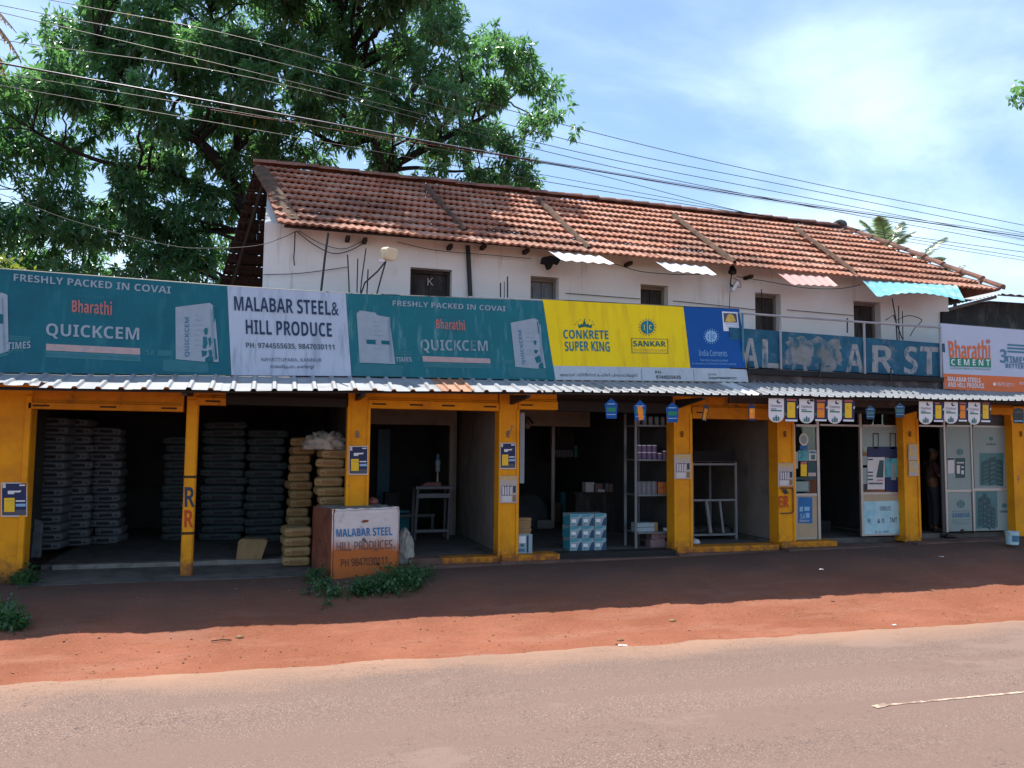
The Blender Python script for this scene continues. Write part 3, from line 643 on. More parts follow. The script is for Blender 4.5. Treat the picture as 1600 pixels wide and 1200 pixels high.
# posters on the left glazed front
bg_ = Board(front, Plane((0, GY+.016, 0), (0, -1, 0))); z3 = ZR(1200, 600, 4.617)
def stick(name, items, e=.002):
    for i, (q, m) in enumerate(items): bg_.poly(q, M[m], e+.003*i, name)
stick('sticker', [(circ(1200+258/4.617, 600+400/4.617, 7.2, 18, 10), 'paper_w'), (circ(1200+258/4.617, 600+400/4.617, 5, 18, 7), 'film'), (z3(230, 445, 285, 472), 'paper_bl')])
stick('sticker', [(z3(218, 478, 292, 555), 'paper_teal')])
stick('sticker', [(z3(185, 488, 216, 610), 'paper')]); stick('sticker', [(z3(294, 478, 350, 552), 'paper_w'), (z3(300, 485, 345, 500), 'ink_steel'), (z3(312, 510, 340, 545), 'film_teal')])
stick('sticker', [(z3(236, 560, 280, 665), 'paper_yel'), (z3(236, 560, 280, 580), 'print_red')])
stick('sticker', [(z3(284, 560, 348, 668), 'film_dk'), (z3(290, 640, 346, 665), 'paper')])
stick('sticker', [(z3(190, 700, 300, 778), 'film_teal'), (z3(196, 706, 290, 770), 'film')])
stick('sticker', [(z3(186, 672, 358, 690), 'film_dk')])
# right pane: rows of cement bag posters
stick('poster', [(z3(668, 300, 965, 455), 'film'), (z3(722, 452, 970, 530), 'paper_navy')])
stick('poster', [(z3(755, 355, 798, 470), 'paper_teal'), (z3(762, 362, 792, 465), 'film')]); stick('poster', [(z3(878, 355, 922, 475), 'paper_teal'), (z3(884, 362, 916, 470), 'film')])
stick('poster', [(z3(845, 535, 970, 680), 'paper_teal'), (z3(848, 672, 972, 775), 'paper_navy'), (z3(888, 575, 924, 692), 'film')])
stick('poster', [(z3(718, 528, 842, 760), 'paper_w'), ([(1200+805/4.617, 600+550/4.617), (1200+836/4.617, 600+550/4.617), (1200+832/4.617, 600+675/4.617), (1200+780/4.617, 600+675/4.617)], 'film_dk')] + [(z3(722, y, 758, y+9), 'ink_navy') for y in (540, 632, 658, 684)] + [(z3(785, 690, 834, 697), 'print_red'), (z3(730, 712, 828, 722), 'ink_grey')], .010)
stick('poster', [(z3(676, 520, 716, 720), 'film')]); stick('poster', [(z3(684, 585, 714, 604), 'film_teal')]); stick('poster', [(z3(684, 725, 716, 770), 'ink_black')])
lp = Board(front, Plane((0, GY+.015, 0), (0, -1, 0)))
lp.poly(z3(218, 815, 320, 1003, 2), M['paper_bl'], .004, 'poster'); lp.text('5A', z3(232, 935, 268, 975), M['ink_ltblue'], .02); lp.polys([z3(262, 885, 300, 915), z3(272, 930, 300, 965), z3(228, 885, 252, 920)], M['ink_ltblue'], .008, 'print'); lp.text('BHARATHI', z3(228, 980, 298, 994), M['ink_white'], .01)
lp.poly(z3(692, 848, 950, 1085, -8), M['board_lb'], .005, 'board')
for s, q in (('FERROLITE', z3(808, 884, 886, 915, -2)), ('ft', z3(718, 970, 742, 1006)), ('& ft', z3(790, 968, 842, 1004)), ('TMT', z3(878, 964, 932, 1000)), ('B  G.  mm', z3(776, 1058, 870, 1076, -3))): lp.text(s, q, M['ink_navy'], .01, .009)

# ------------------------------------------------------------------ tin awning
TOPL = [(-6, 2.62), (-3.4, 2.64), (-.65, 2.715), (1.07, 2.755), (4.3, 2.805), (7.8, 2.865), (12, 2.875), (16, 2.88)]
BOTL = [(-4.88, 2.387), (-3.20, 2.401), (-1.02, 2.426), (2.35, 2.512), (4.92, 2.568), (7.57, 2.587), (9.30, 2.602), (12.85, 2.640), (15.16, 2.663)]
awn = T('tin_awning', 'long corrugated tin awning of overlapping grey sheets with one rusty sheet', 'awning', (5, -.5, 2.4))
def rib(u, pitch, h):   # trapezoid profile
    t = (u/pitch) % 1.0; t = min(t, 1-t)*2
    return h*max(0, min(1, (.30-t)/.16))
def sheet(x0, x1, pitch, h, mat, y1=-1.0, lift=0.0, crumple=0.0, y0=-.043):
    mb = MB(); xs_ = []; x = x0
    off = [0, .07, .15, .23, .30, .70, .77, .85, .93]
    k = math.floor(x0/pitch)
    while True:
        done = False
        for o_ in (0, .07, .15, .5, .85, .93):
            xx = (k+o_)*pitch
            if xx < x0-1e-6: continue
            if xx > x1+1e-6: done = True; break
            xs_.append(xx)
        if done: break
        k += 1
    xs_ = [x0]+[q for q in xs_ if x0+.004 < q < x1-.004]+[x1]
    nr = 9
    for j in range(nr):
        t = j/(nr-1)
        for x in xs_:
            z = lerp(interp(x, TOPL), interp(x, BOTL), t) + rib(x, pitch, h) + lift*1.0 + .012*mnoise.noise(Vector((x*1.3, t*2, 7)))
            y = lerp(y0, y1, t) + (.012*mnoise.noise(Vector((x*2.2, 9, 0))) if j == nr-1 else 0)
            if crumple and t > .5:
                c = crumple*(t-.5)*2; z += c*.09*mnoise.noise(Vector((x*5, t*4, 1))) + c*.02; y += c*.08*mnoise.noise(Vector((x*4, 3, t)))
            mb.v.append(Vector((x, y, z)))
    n = len(xs_)
    mb.f = [(j*n+i, (j+1)*n+i, (j+1)*n+i+1, j*n+i+1) for j in range(nr-1) for i in range(n-1)]; mb.m = [0]*len(mb.f)
    o = mb.build('awning_sheet', mat, awn); return o
eX = lambda px: atY(px, 612, -1.0).x
bnd = [(-330, -110), (-110, 60), (56, 210), (206, 345), (341, 470), (466, 600), (596, 692), (690, 742), (738, 850)]
for i, (a, b) in enumerate(bnd):
    m = M['tin_rust'] if i == 7 else M['tin']
    sheet(eX(a), eX(b), .265 if i != 7 else .17, .030, m, -1.0-.012*(i % 2), .004*(i % 2), 1.0 if i == 1 else 0)
bnd = [(846, 960), (955, 1065), (1060, 1170), (1165, 1195), (1190, 1275), (1270, 1330), (1325, 1440), (1435, 1540), (1535, 1660), (1655, 1900)]
for i, (a, b) in enumerate(bnd):
    sheet(eX(a), eX(b), .152, .026, M['tin'] if i != 3 else M['tin_white'], -1.0-.03*((i*7) % 3-1), .004+.006*(i % 2)+(.018 if i in (4, 6) else 0), .25 if i in (1, 3) else 0)
mb = MB()
for a, b in ((-330, 540), (540, 846), (846, 1900)):
    xa, xb = eX(a), eX(b); mb.tube([(lerp(xa, xb, i/8), -.9, lerp(interp(lerp(xa, xb, i/8), TOPL), interp(lerp(xa, xb, i/8), BOTL), .89)-.035) for i in range(9)], .022, 5)
mb.build('purlin', M['metal_dk'], awn)
for px in (296, 560, 805, 1066, 1228, 1424):
    X = px2X(px, 625, -.2); mb = MB(); zt = lerp(interp(X, TOPL), interp(X, BOTL), .9)-.06
    mb.hexa([(X-.03, -.9, zt-.03), (X+.03, -.9, zt-.03), (X+.03, .0, 2.40), (X-.03, .0, 2.40), (X-.03, -.9, zt), (X+.03, -.9, zt), (X+.03, .0, 2.55), (X-.03, .0, 2.55)])
    mb.build('bracket', M['metal_dk'], awn)

# ------------------------------------------------------------------ painted parapet, rail, terrace edge
PP = Plane((0, -.02, 0), (0, -1, 0))
par = T('parapet_wall', 'flaking blue parapet wall with worn cream painted letters above the awning', 'wall', (px2X(1315, 550, -.02), 0, SLAB1))
def slabpx(mb, q, Y, d, mi=0): mb.slab([atY(*p, Y) for p in q][::-1], (0, d, 0), mi)
mb = MB(); slabpx(mb, [(1140, 511.5), (1476, 537), (1480, 589), (1140, 571.5)], -.02, .14); mb.build('wall', M['parapet'], par)
mb = MB(); slabpx(mb, [(1140, 574), (1482, 590), (1482, 597), (1140, 583)], -.10, .22); mb.build('ledge', M['black'], par)
mb = MB(); slabpx(mb, [(1140, 583.3), (1482, 597.3), (1482, 640), (1140, 630)], -.03, .15); mb.build('masonry_base', M['stonework'], par)
pb = Board(par, PP); zz = Z(1140, 440, 3.478)
def L5(x0, y0, x1, y1, dy=0): return [(1140+x/3.478, 440+y/3.478) for x, y in ((x0, y0), (x1, y0+dy), (x1, y1+dy), (x0, y1))]
for ch, q in (('A', L5(70, 305, 158, 465, 6)), ('L', L5(178, 312, 268, 468, 4)), ('A', L5(335, 330, 425, 485, 4)), ('B', L5(490, 335, 580, 492, 4)), ('A', L5(632, 338, 730, 492, 4)), ('R', L5(775, 345, 895, 492, 4)), ('S', L5(948, 350, 1022, 500, 4)), ('T', L5(1035, 352, 1135, 502, 4))):
    pb.text(ch, q, M['parapet_letter'] if q[0][0] < 1200 or q[0][0] > 1310 else M['parapet_worn'], .05, .004)
rail = T('terrace_railing', 'rusty pipe railing along the terrace edge above the signs', 'railing', (px2X(1200, 500, .02), .02, SLAB1))
def pxtube(mb, pts, Y, r, n=6): mb.tube([atY(x, y, Y if not isinstance(Y, (list, tuple)) else Y[i]) for i, (x, y) in enumerate(pts)], r, n)
RY = -.06
mb = MB(); pxtube(mb, [(732, 464.5), (850, 469.5)], .2, .02); mb.build('rail', M['rail'], rail)
mb = MB(); pxtube(mb, [(1155, 489), (1219, 494), (1336, 502.5), (1470, 512)], RY, .021); mb.build('rail', M['rail'], rail)
for x, y0, y1 in ((1219, 494, 577), (1350, 503, 584), (1469, 512, 590), (1160, 490, 572)):
    mb = MB(); pxtube(mb, [(x, y0), (x+1.5, y1)], RY, .021); mb.build('rail_post', M['rail'] if x != 1160 else M['ink_steel'], rail)
for x, y0, y1 in ((1281, 568, 590), (1392, 575, 596), (1170, 566, 586)):
    mb = MB(); pxtube(mb, [(x, y0), (x, y1)], -.125, .014); mb.build('stub', M['metal_dk'], rail)

# ------------------------------------------------------------------ tiled house behind
house = T('tiled_house', 'long whitewashed upper storey with weathered clay tile roof and dark shutters', 'house', (7, 3, SLAB1))
ROOFP = Plane((0, .7, 5.10), (0, -.545, .8385))
E0 = Vector((-.03, .70, 5.15)); E1 = Vector((14.25, .70, 5.02)); R0 = Vector((-.50, 4.0, 7.17)); R1 = Vector((13.13, 4.0, 7.10))
def tiles(E0, E1, R0, R1, nc, tw, name, seed, mat='tile'):
    mb = MB(); mb.tint = []; rn = random.Random(seed)
    sl = ((R0-E0)+(R1-E1))*.5; sl.x = 0; sl.normalize(); nrm = Vector((1, 0, 0)).cross(sl)
    if nrm.z < 0: nrm = -nrm
    U = [0, .07, .17, .25, .33, .43, .5, .57, .67, .75, .83, .93, 1.0]
    H = [.016, .013, .004, .0, .004, .012, .015, .012, .004, .0, .004, .013, .016]
    for i in range(nc):
        v0, v1 = i/nc, (i+1)/nc
        a0, b0 = E0.lerp(R0, v0), E1.lerp(R1, v0); a1, b1 = E0.lerp(R0, v1), E1.lerp(R1, v1)
        L = min(a0.x, a1.x); Rr = max(b0.x, b1.x); k0 = math.floor((L-tw)/tw)
        k = k0
        while k*tw < Rr:
            xa = k*tw + (tw*.25 if i % 2 else 0) + rn.uniform(-.008, .008); k += 1
            tn = min(1, max(0, rn.gauss(.35, .28))); jz = rn.uniform(-.004, .006); tilt = rn.uniform(-.006, .006)
            lo = []; up = []; lip = []
            for u, h in zip(U, H):
                x = xa + u*tw*1.02
                xl = min(max(x, a0.x), b0.x); xu = min(max(x, a1.x), b1.x)
                t0 = (xl-a0.x)/(b0.x-a0.x); t1 = (xu-a1.x)/(b1.x-a1.x)
                p = a0.lerp(b0, t0); q = a1.lerp(b1, t1)
                pl = p - sl*.035 + nrm*(h*1.6 + .058 + jz + tilt*u); pu = q + nrm*(h*.9 + .008)
                lo.append(pl); up.append(pu); lip.append(pl - nrm*.040 + sl*.016)
            if lo[-1].x-lo[0].x < .03 and up[-1].x-up[0].x < .03: continue
            b = len(mb.v); n = len(U); mb.v += lo+up+lip
            for j in range(n-1):
                mb.f.append((b+j, b+j+1, b+n+j+1, b+n+j)); mb.m.append(0)
                mb.f.append((b+2*n+j, b+2*n+j+1, b+j+1, b+j)); mb.m.append(0)
            mb.tint += [tn]*(3*n)
    return mb.build(name, M[mat], house)
roof = tiles(E0, E1, R0, R1, 10, .25, 'roof', 5)
B0 = atY(343, 446, 7.3); B1 = Vector((14.25, 7.3, 5.0))
rback = tiles(B0, B1, R0, R1, 10, .24, 'roof', 6, 'tile_shaded')
hipr = MB(); hipr.quad(E1+Vector((0, 0, .02)), B1, R1, R1+Vector((.001, 0, 0))); hipr.tint = [.3]*4; hipr.build('hip_end', M['tile'], house)
# battens and rafters under the rear overhang
mb = MB()
for i in range(13):
    v = i/12; p = B0.lerp(R0, v); mb.tube([p+Vector((-.03, 0, -.03)), p+Vector((1.6, 0, -.03))], .022, 4)
mb.build('batten', M['rafter'], house)
for dx_ in (.25, .9):
    mb = MB(); a = B0+Vector((dx_, 0, -.08)); b = R0+Vector((dx_*.9, 0, -.08)); mb.tube([a, b], .04, 4); mb.build('rafter', M['rafter'], house)
# mortar ribs down the slope
def strip(pa, pb_, w, name='mortar_rib', mat='tile_moss', h=.03):
    A, B = ROOFP.hit(*pa, .075), ROOFP.hit(*pb_, .075); mb = MB(); n = 14; nn = ROOFP.n; side = (B-A).cross(nn).normalized()
    for i in range(n+1):
        t = i/n; p = A.lerp(B, t); j = .02*mnoise.noise(Vector((t*9, pa[0], 0))); ww = w*(1+.35*mnoise.noise(Vector((t*14, pa[0], 5))))
        mb.v += [p-side*ww+nn*(-.05), p-side*ww*.5+nn*(h*.4+j), p+side*ww*.5+nn*(h*.4+j), p+side*ww-nn*.05]
    for i in range(n):
        for k in range(3): mb.f.append((4*i+k, 4*i+k+1, 4*i+k+5, 4*i+k+4)); mb.m.append(0)
    mb.build(name, M[mat], house, smooth=True)
strip((667, 289), (727, 359), .052); strip((842, 309), (921, 386), .055); strip((1053, 334), (1148, 408), .055); strip((1243, 354), (1338, 424), .042)
strip((407, 260), (460, 343), .15, 'verge_mortar')
def caps(A, B, step, r, name, sag=0):
    mb = MB(); L = (B-A).length; n = max(2, int(L/step)); d = (B-A)/n; t = d.normalized(); s = t.cross(Vector((0, 0, 1))).normalized(); u = s.cross(t)
    rn = random.Random(int(L*100))
    for i in range(n):
        a = A+d*i+u*rn.uniform(-.008, .012); b = a+d*1.10
        ra, rb = r*1.16, r*.90
        o_ = len(mb.v)
        for c, rr in ((a, ra), (b, rb)):
            for k in range(8):
                an = math.pi*(k/7); mb.v.append(c + s*math.cos(an)*rr + u*(math.sin(an)*rr*.8))
        for k in range(7): mb.f.append((o_+k, o_+k+1, o_+8+k+1, o_+8+k)); mb.m.append(0)
        mb.f.append(tuple(o_+k for k in range(8))); mb.m.append(0)
    return mb.build(name, M['ridge'], house)
caps(R1+Vector((0, 0, .05)), R0+Vector((0, 0, .05)), .40, .11, 'ridge_cap')
caps(E1+Vector((.05, -.05, .06)), R1+Vector((0, 0, .05)), .42, .11, 'hip_cap')
mb = MB(); mb.lathe(R1+Vector((-.05, 0, .08)), [(.15, -.03), (.17, .03), (.14, .10), (.07, .14), (.02, .15)], 10); mb.build('ridge_knob', M['mossy'], house, smooth=True)
# rafter ends under the front eave
for px, py in ((545, 371), (572, 374), (707, 384), (760, 384), (828, 391), (990, 411), (1180, 432)):
    p = atY(px, py, .85); mb = MB(); mb.box(p.x-.032, p.x+.032, .95, 1.2, p.z+.0, p.z+.06); mb.build('rafter_end', M['rafter'], house)
mb = MB(); mb.box(E0.x+.1, E1.x-.3, 1.0, 1.1, 5.22, 5.30); mb.build('wall_plate', M['rafter'], house)
# front wall with openings
WY, WT = 1.2, .26
xw0, xw1 = atY(411, 420, WY).x, atY(1482, 480, WY).x
wins = [(641, 692, 419, 0), (829, 864, 432, 1), (1001, 1035, 445, 2), (1180, 1211, 458, 3), (1334, 1367, 471, 4)]
cut = []
for a, b, t, i in wins:
    cut.append((atY(a, t+20, WY).x, atY(b, t+20, WY+WT).x if False else atY(b+(9 if i else 14), t+20, WY).x, atY((a+b)/2, t, WY).z))
mb = MB(); ztop = 5.30; x = xw0
for a, b, zt in cut:
    mb.box(x, a, WY, WY+WT, SLAB1, ztop); mb.box(a, b, WY, WY+WT, zt, ztop); x = b
mb.box(x, xw1, WY, WY+WT, SLAB1, ztop)
# return walls
mb.box(xw0, xw0+.25, WY+WT, 6.6, SLAB1, 5.2); mb.box(xw1-.25, xw1, WY+WT, 6.6, SLAB1, ztop); mb.box(xw0+.25, xw1-.25, 6.35, 6.6, SLAB1, 5.1)
mb.hexa([(xw0, 1.25, 5.2), (xw0+.25, 1.25, 5.2), (xw0+.25, 6.6, 5.2), (xw0, 6.6, 5.2), (xw0, 3.9, 7.0), (xw0+.25, 3.9, 7.0), (xw0+.25, 4.1, 7.0), (xw0, 4.1, 7.0)])
mb.build('wall', M['white_wall'], house)
mb = MB(); mb.box(xw0+.3, xw1-.3, 1.6, 6.3, 5.05, 5.1); mb.build('attic_floor', M['dark_wall'], house)
for (a, b, zt), (pa, pb_, t, i) in zip(cut, wins):
    sh = T('window', None, None, ((a+b)/2, WY+WT, SLAB1)); sh.parent = house; sh.location = Vector(sh.location)-ORG[house.name]
    fr = MB(); fr.box(a-.01, b+.01, WY+.16, WY+.25, zt-.06, zt+.02); fr.box(a-.01, a+.05, WY+.16, WY+.25, SLAB1, zt-.061); fr.box(b-.05, b+.01, WY+.16, WY+.25, SLAB1, zt-.061)
    fr.build('window_frame', M['wood'] if i == 0 else M['grey_wall'], sh)
    m = (a+b)/2
    for q, (xa, xb) in enumerate(((a+.052, m-.006), (m+.006, b-.052))):
        l = MB(); l.box(xa, xb, WY+.20, WY+.235, SLAB1+.02, zt-.065); l.box(xa+.05, xb-.05, WY+.185, WY+.1995, SLAB1+.5, zt-.15)
        l.build('shutter_leaf', M['wood'] if i != 1 else M['metal_grey'], sh)
    if i == 0:
        Board(sh, Plane((0, WY+.185, 0), (0, -1, 0))).text('K', RC(668, 434, 677, 446), M['paper'], -.02, .004)
# black stained drain pipe and hairline cables on the wall
mb = MB(); pxtube(mb, [(731, 384), (733, 420), (735, 464)], WY-.05, .04, 6); mb.build('drain_pipe', M['metal_dk'], house)
# eave hoods over the windows
def hood(q, mat, label, n=12, amp=.012, wave=0.0, waves=5):
    P_ = [atY(*q[0], .62), atY(*q[1], .62), atY(*q[2], .18), atY(*q[3], .18)]
    mb = MB(); m = n*4
    for j in range(5):
        v = j/4
        for i in range(m+1):
            u = i/m; p = P_[0].lerp(P_[1], u).lerp(P_[3].lerp(P_[2], u), v)
            p = p + Vector((0, 0, amp*math.cos(2*math.pi*u*n) + wave*v*math.sin(u*math.pi*1.1)*(1 if u > .0 else 0)))
            mb.v.append(p)
    mb.f = [(j*(m+1)+i, (j+1)*(m+1)+i, (j+1)*(m+1)+i+1, j*(m+1)+i+1) for j in range(4) for i in range(m)]; mb.m = [0]*len(mb.f)
    o = mb.build('eave_sheet', M[mat], loc=P_[0], smooth=True); tag(o, label, 'roof sheet'); return o
hood([(856, 392.5), (936, 400), (960, 413), (876, 406.5)], 'tin_white', 'white corrugated sheet hung under the eave beside a black rag', 5)
hood([(1023, 409), (1101, 416), (1120, 430), (1044, 423)], 'tin_white', 'white corrugated sheet hung under the eave between black rag and floodlight', 5)
hood([(1214, 427), (1292, 432), (1309, 447), (1236, 444)], 'tin_pink', 'faded red corrugated sheet hung under the eave', 6)
hood([(1347, 438.5), (1495, 446), (1508, 468), (1370, 464)], 'tin_cyan', 'wavy cyan plastic sheet hung under the right end of eave', 11, .010, .10)

# broad worn area in the middle of the parapet paint
def ragged(q, n, amp, seed):
    out = []
    for i in range(4):
        a, b = q[i], q[(i+1) % 4]
        for t in range(n):
            u = t/n; out.append((lerp(a[0], b[0], u)+amp*mnoise.noise(Vector((i*3+u*6, seed, 0))), lerp(a[1], b[1], u)+amp*mnoise.noise(Vector((i*3+u*6, seed, 5)))))
    return out
pb.poly(ragged([(1232, 526), (1312, 531), (1316, 572), (1226, 567)], 12, 7, 2.0), M['parapet_worn'], .002, 'worn_patch')
# ------------------------------------------------------------------ dark neighbouring shed at far right
shed = T('old_shed', 'dark mossy shed with corrugated roof edge beyond the right end', 'shed', (15, 1.6, SLAB1))
mb = MB(); slabpx(mb, [(1484, 486), (1545, 470), (1760, 484), (1760, 640), (1484, 600)], 1.9, .25); mb.build('wall', M['mossy'], shed)
mb = MB(); slabpx(mb, [(1472, 487), (1486, 487), (1486, 530), (1472, 528)], 1.15, .3); mb.build('wall_end', M['black'], shed)
mb = MB()
a, b = atY(1478, 478, 1.3), atY(1566, 459, 1.3); c_, d_ = atY(1760, 473, 1.3), None
for (p, q) in ((a, b), (b, c_)):
    n = 60
    for i in range(n+1):
        t = i/n; z = .015*math.cos(i*2*math.pi/4); u = p.lerp(q, t); mb.v += [u+Vector((0, 0, z)), u+Vector((.0, 1.6, .35+z))]
k = len(mb.v)//2
mb.f = [(2*i, 2*i+1, 2*i+3, 2*i+2) for i in range(k-1) if i != 60]; mb.m = [0]*len(mb.f)
mb.build('roof_sheet', M['tin'], shed)
mb = MB(); mb.tube([atY(1483, 483, 1.5), atY(1556, 464, 1.5)], .035, 5); mb.build('roof_edge', M['conc_lt'], shed)
# ------------------------------------------------------------------ signboards over the awning
SP = Plane((0, -.15, 2.75), (0, -1.30, .20))
def signboard(name, label, q, mat, d=.03, group=None):
    c = SP.hit((q[3][0]+q[2][0])/2, (q[3][1]+q[2][1])/2)
    o = T(name, label, 'sign', c, group); mb = MB()
    mb.slab([SP.hit(*p) for p in q][::-1], -SP.n*d); mb.build('board', mat, o)
    mb = MB(); pts = [SP.hit(*p, -d-.03) for p in q]
    for i in range(4): mb.tube([pts[i], pts[(i+1) % 4]], .014, 4)
    mb.build('frame_tube', M['metal_dk'], o)
    return o, Board(o, SP)
def quickcem(b, k, worn):
    W1 = M['print_w2'] if worn else M['print_w']
    def q(pts): return k(*pts)
    return W1
# --- left teal board
o, b = signboard('billboard', 'faded teal billboard at the far left end above the awning', [(-150, 409), (354.5, 447), (361, 586), (-150, 580)], M['teal'])
z1 = Z(0, 400, 4.444); W1 = M['print_w']
b.text('FRESHLY PACKED IN COVAI', z1(95, 122, 1187, 212, 1185, 262, 95, 172), M['print_w'], .015)
b.text('FROM THE HOUSE OF', z1(500, 268, 772, 284, 772, 301, 500, 283), M['teal_lt'], 0)
b.text('Bharathi', z1(500, 302, 778, 316, 776, 412, 500, 388), M['print_red'], .035)
b.text('C E M E N T', z1(505, 388, 772, 402, 772, 424, 505, 410), M['teal_lt'], .01)
b.text('QUICKCEM', z1(320, 466, 967, 498, 967, 602, 320, 570), W1, .055)
b.poly(z1(320, 609, 972, 641, 974, 686, 320, 655), M['print_pink'])
b.poly(z1(318, 660, 974, 690, 976, 732, 318, 702), M['teal_lt'], .004, 'strip'); b.text('DIRECTLY FROM COIMBATORE TERMINAL', z1(326, 670, 966, 700, 966, 722, 326, 692), M['teal_md'], .01)
b.text('5A', z1(1015, 648, 1075, 655, 1075, 692, 1015, 688), M['teal_lt'], .02); b.poly(z1(1095, 652, 1197, 658, 1197, 698, 1095, 692), M['teal_md'])
M['print_shade'] = pm('grey blue print', (.17, .25, .32), .5, .15, 9)
def bag(b, zz, body, side, txt, plinth, mat):
    b.polys([zz(*p) for p in plinth], M['teal_md'], .004, 'plinth_print')
    b.poly(zz(*body), mat, .008, 'bag_print')
    x0_, x1_ = min(body[0::2]), max(body[0::2]); y0_, y1_ = min(body[1::2]), max(body[1::2]); w_, h_ = x1_-x0_, y1_-y0_; xo = x0_+w_*(.44 if side else .12)
    for i in range(7):     # faint small print running across the printed bag
        yy = y0_+h_*(.20+.085*i); ww = w_*(.10+.16*((i*5) % 4)/3)*(1 if side else 1.7)
        b.poly(zz(xo, yy, xo+ww, yy+3, xo+ww, yy+7, xo, yy+4), M['print_shade'], .010, 'small_print')
    b.poly(zz(x0_+w_*.80, y0_+h_*.12, x0_+w_*.86, y0_+h_*.12, x0_+w_*.93, y0_+h_*.97, x0_+w_*.86, y0_+h_*.97) if side else zz(x0_+w_*.47, y0_+h_*.10, x0_+w_*.495, y0_+h_*.10, x0_+w_*.53, y0_+h_*.98, x0_+w_*.50, y0_+h_*.98), M['print_shade'], .010, 'bag_edge')
    for p in side or (): b.poly(zz(*p), M['teal'], .012, 'bag_mark')
    if txt: b.text('QUICKCEM', zz(*txt), M['ink_steel'], .03, .012, rot=True)
figs = [(1415, 520, 1422, 500, 1440, 500, 1446, 520, 1438, 548, 1424, 548), (1410, 560, 1436, 560, 1442, 610, 1428, 645, 1408, 640), (1445, 575, 1462, 560, 1470, 600, 1456, 640), (1400, 655, 1440, 660, 1432, 690, 1404, 700), (1446, 655, 1470, 650, 1474, 690, 1455, 700), (1425, 712, 1448, 695, 1478, 698, 1482, 735, 1425, 735), (1478, 340, 1490, 355, 1496, 430, 1486, 470), (1484, 575, 1496, 570, 1510, 715, 1496, 720)]
bag(b, z1, (1218, 355, 1455, 325, 1490, 350, 1520, 735, 1425, 735, 1220, 716), figs, (1282, 425, 1318, 425, 1320, 698, 1282, 700), [(1130, 715, 1445, 738, 1445, 812, 1130, 800)], M['print_w'])
bag(b, z1, (-200, 235, 15, 255, 52, 270, 60, 660, -10, 682, -200, 660), [(-20, 400, 22, 405, 22, 470, -20, 466)], None, [(-220, 655, 60, 672, 60, 690, -220, 745)], M['print_w'])
b.polys([z1(62, 552+i*12, 212, 562+i*12, 212, 568+i*12, 62, 558+i*12) for i in range(3)], M['teal_lt'], .004, 'small_print'); b.text('TIMES', z1(50, 600, 212, 592, 212, 640, 50, 650), M['print_w'], .05); b.text('BETTER', z1(60, 655, 160, 648, 160, 668, 60, 676), M['teal_lt'], .03)
# --- white name board
o, b = signboard('signboard', 'white signboard with big navy lettering and phone numbers between two teal billboards', [(355, 447), (540, 458.5), (549, 587.5), (361.5, 586)], M['flex_white'])
z2 = Z(340, 400, 4.444)
b.text('MALABAR STEEL&', z2(113, 278, 838, 314, 842, 414, 117, 378), M['ink_navy'], .035)
b.text('HILL PRODUCE', z2(194, 440, 790, 464, 795, 562, 197, 542), M['ink_navy'], .035)
b.text('PH: 9744555635, 9847030111', z2(196, 600, 810, 614, 812, 656, 198, 642), M['ink_green'], .015)
b.text('NAYATTUPARA, KANNUR', z2(304, 706, 722, 710, 724, 738, 305, 735), M['ink_green'], .0)
b.text('നായാട്ടുപാറ, കണ്ണൂർ', z2(365, 752, 674, 756, 676, 786, 366, 784), M['ink_navy'], .01)
# --- second teal board
o, b = signboard('billboard', 'streaked teal billboard between the white name sign and yellow banner', [(540.5, 458.5), (848.5, 470.5), (868, 594), (549.5, 587.5)], M['teal2'])
z3b = Z(520, 440, 4.706); W2 = M['print_w2']
b.text('FRESHLY PACKED IN COVAI', z3b(440, 138, 1270, 180, 1270, 219, 440, 177), M['print_w'], .015)
b.text('FROM THE HOUSE OF', z3b(755, 248, 962, 256, 964, 272, 756, 264), M['teal_lt'], 0)
b.text('Bharathi', z3b(757, 274, 968, 282, 972, 360, 762, 345), M['print_red'], .035)
b.text('C E M E N T', z3b(770, 352, 968, 362, 970, 382, 772, 372), M['teal_lt'], .01)
b.text('QUICKCEM', z3b(642, 424, 1136, 434, 1142, 528, 650, 524), W2, .055)
b.poly(z3b(658, 547, 1156, 566, 1160, 601, 664, 588), M['print_pink'])
b.poly(z3b(665, 594, 1160, 608, 1164, 640, 668, 628), M['teal_lt'], .004, 'strip'); b.text('DIRECTLY FROM COIMBATORE TERMINAL', z3b(672, 601, 1154, 613, 1156, 633, 674, 622), M['teal_md'], .01)
b.text('5A', z3b(1186, 572, 1232, 574, 1234, 606, 1188, 604), M['teal_lt'], .02); b.poly(z3b(1240, 574, 1325, 578, 1330, 610, 1244, 606), M['teal_md'])
bag(b, z3b, (1308, 302, 1478, 270, 1510, 282, 1566, 636, 1500, 640, 1342, 626), [(1475, 440, 1488, 430, 1500, 445, 1488, 470), (1480, 500, 1512, 505, 1500, 530, 1484, 525), (1484, 560, 1520, 540, 1535, 590, 1500, 600), (1515, 610, 1530, 595, 1548, 600, 1550, 636, 1515, 638), (1500, 290, 1508, 296, 1520, 380, 1512, 384)], (1362, 360, 1392, 358, 1418, 606, 1392, 612), [(1285, 628, 1560, 640, 1575, 712, 1300, 700)], M['print_w'])
bag(b, z3b, (175, 232, 200, 212, 312, 228, 326, 246, 416, 264, 460, 606, 330, 600, 198, 596), [(246, 426, 314, 428, 316, 460, 250, 458), (356, 432, 416, 436, 420, 464, 360, 460)], None, [(165, 602, 520, 616, 510, 700, 140, 692)], M['print_w'])
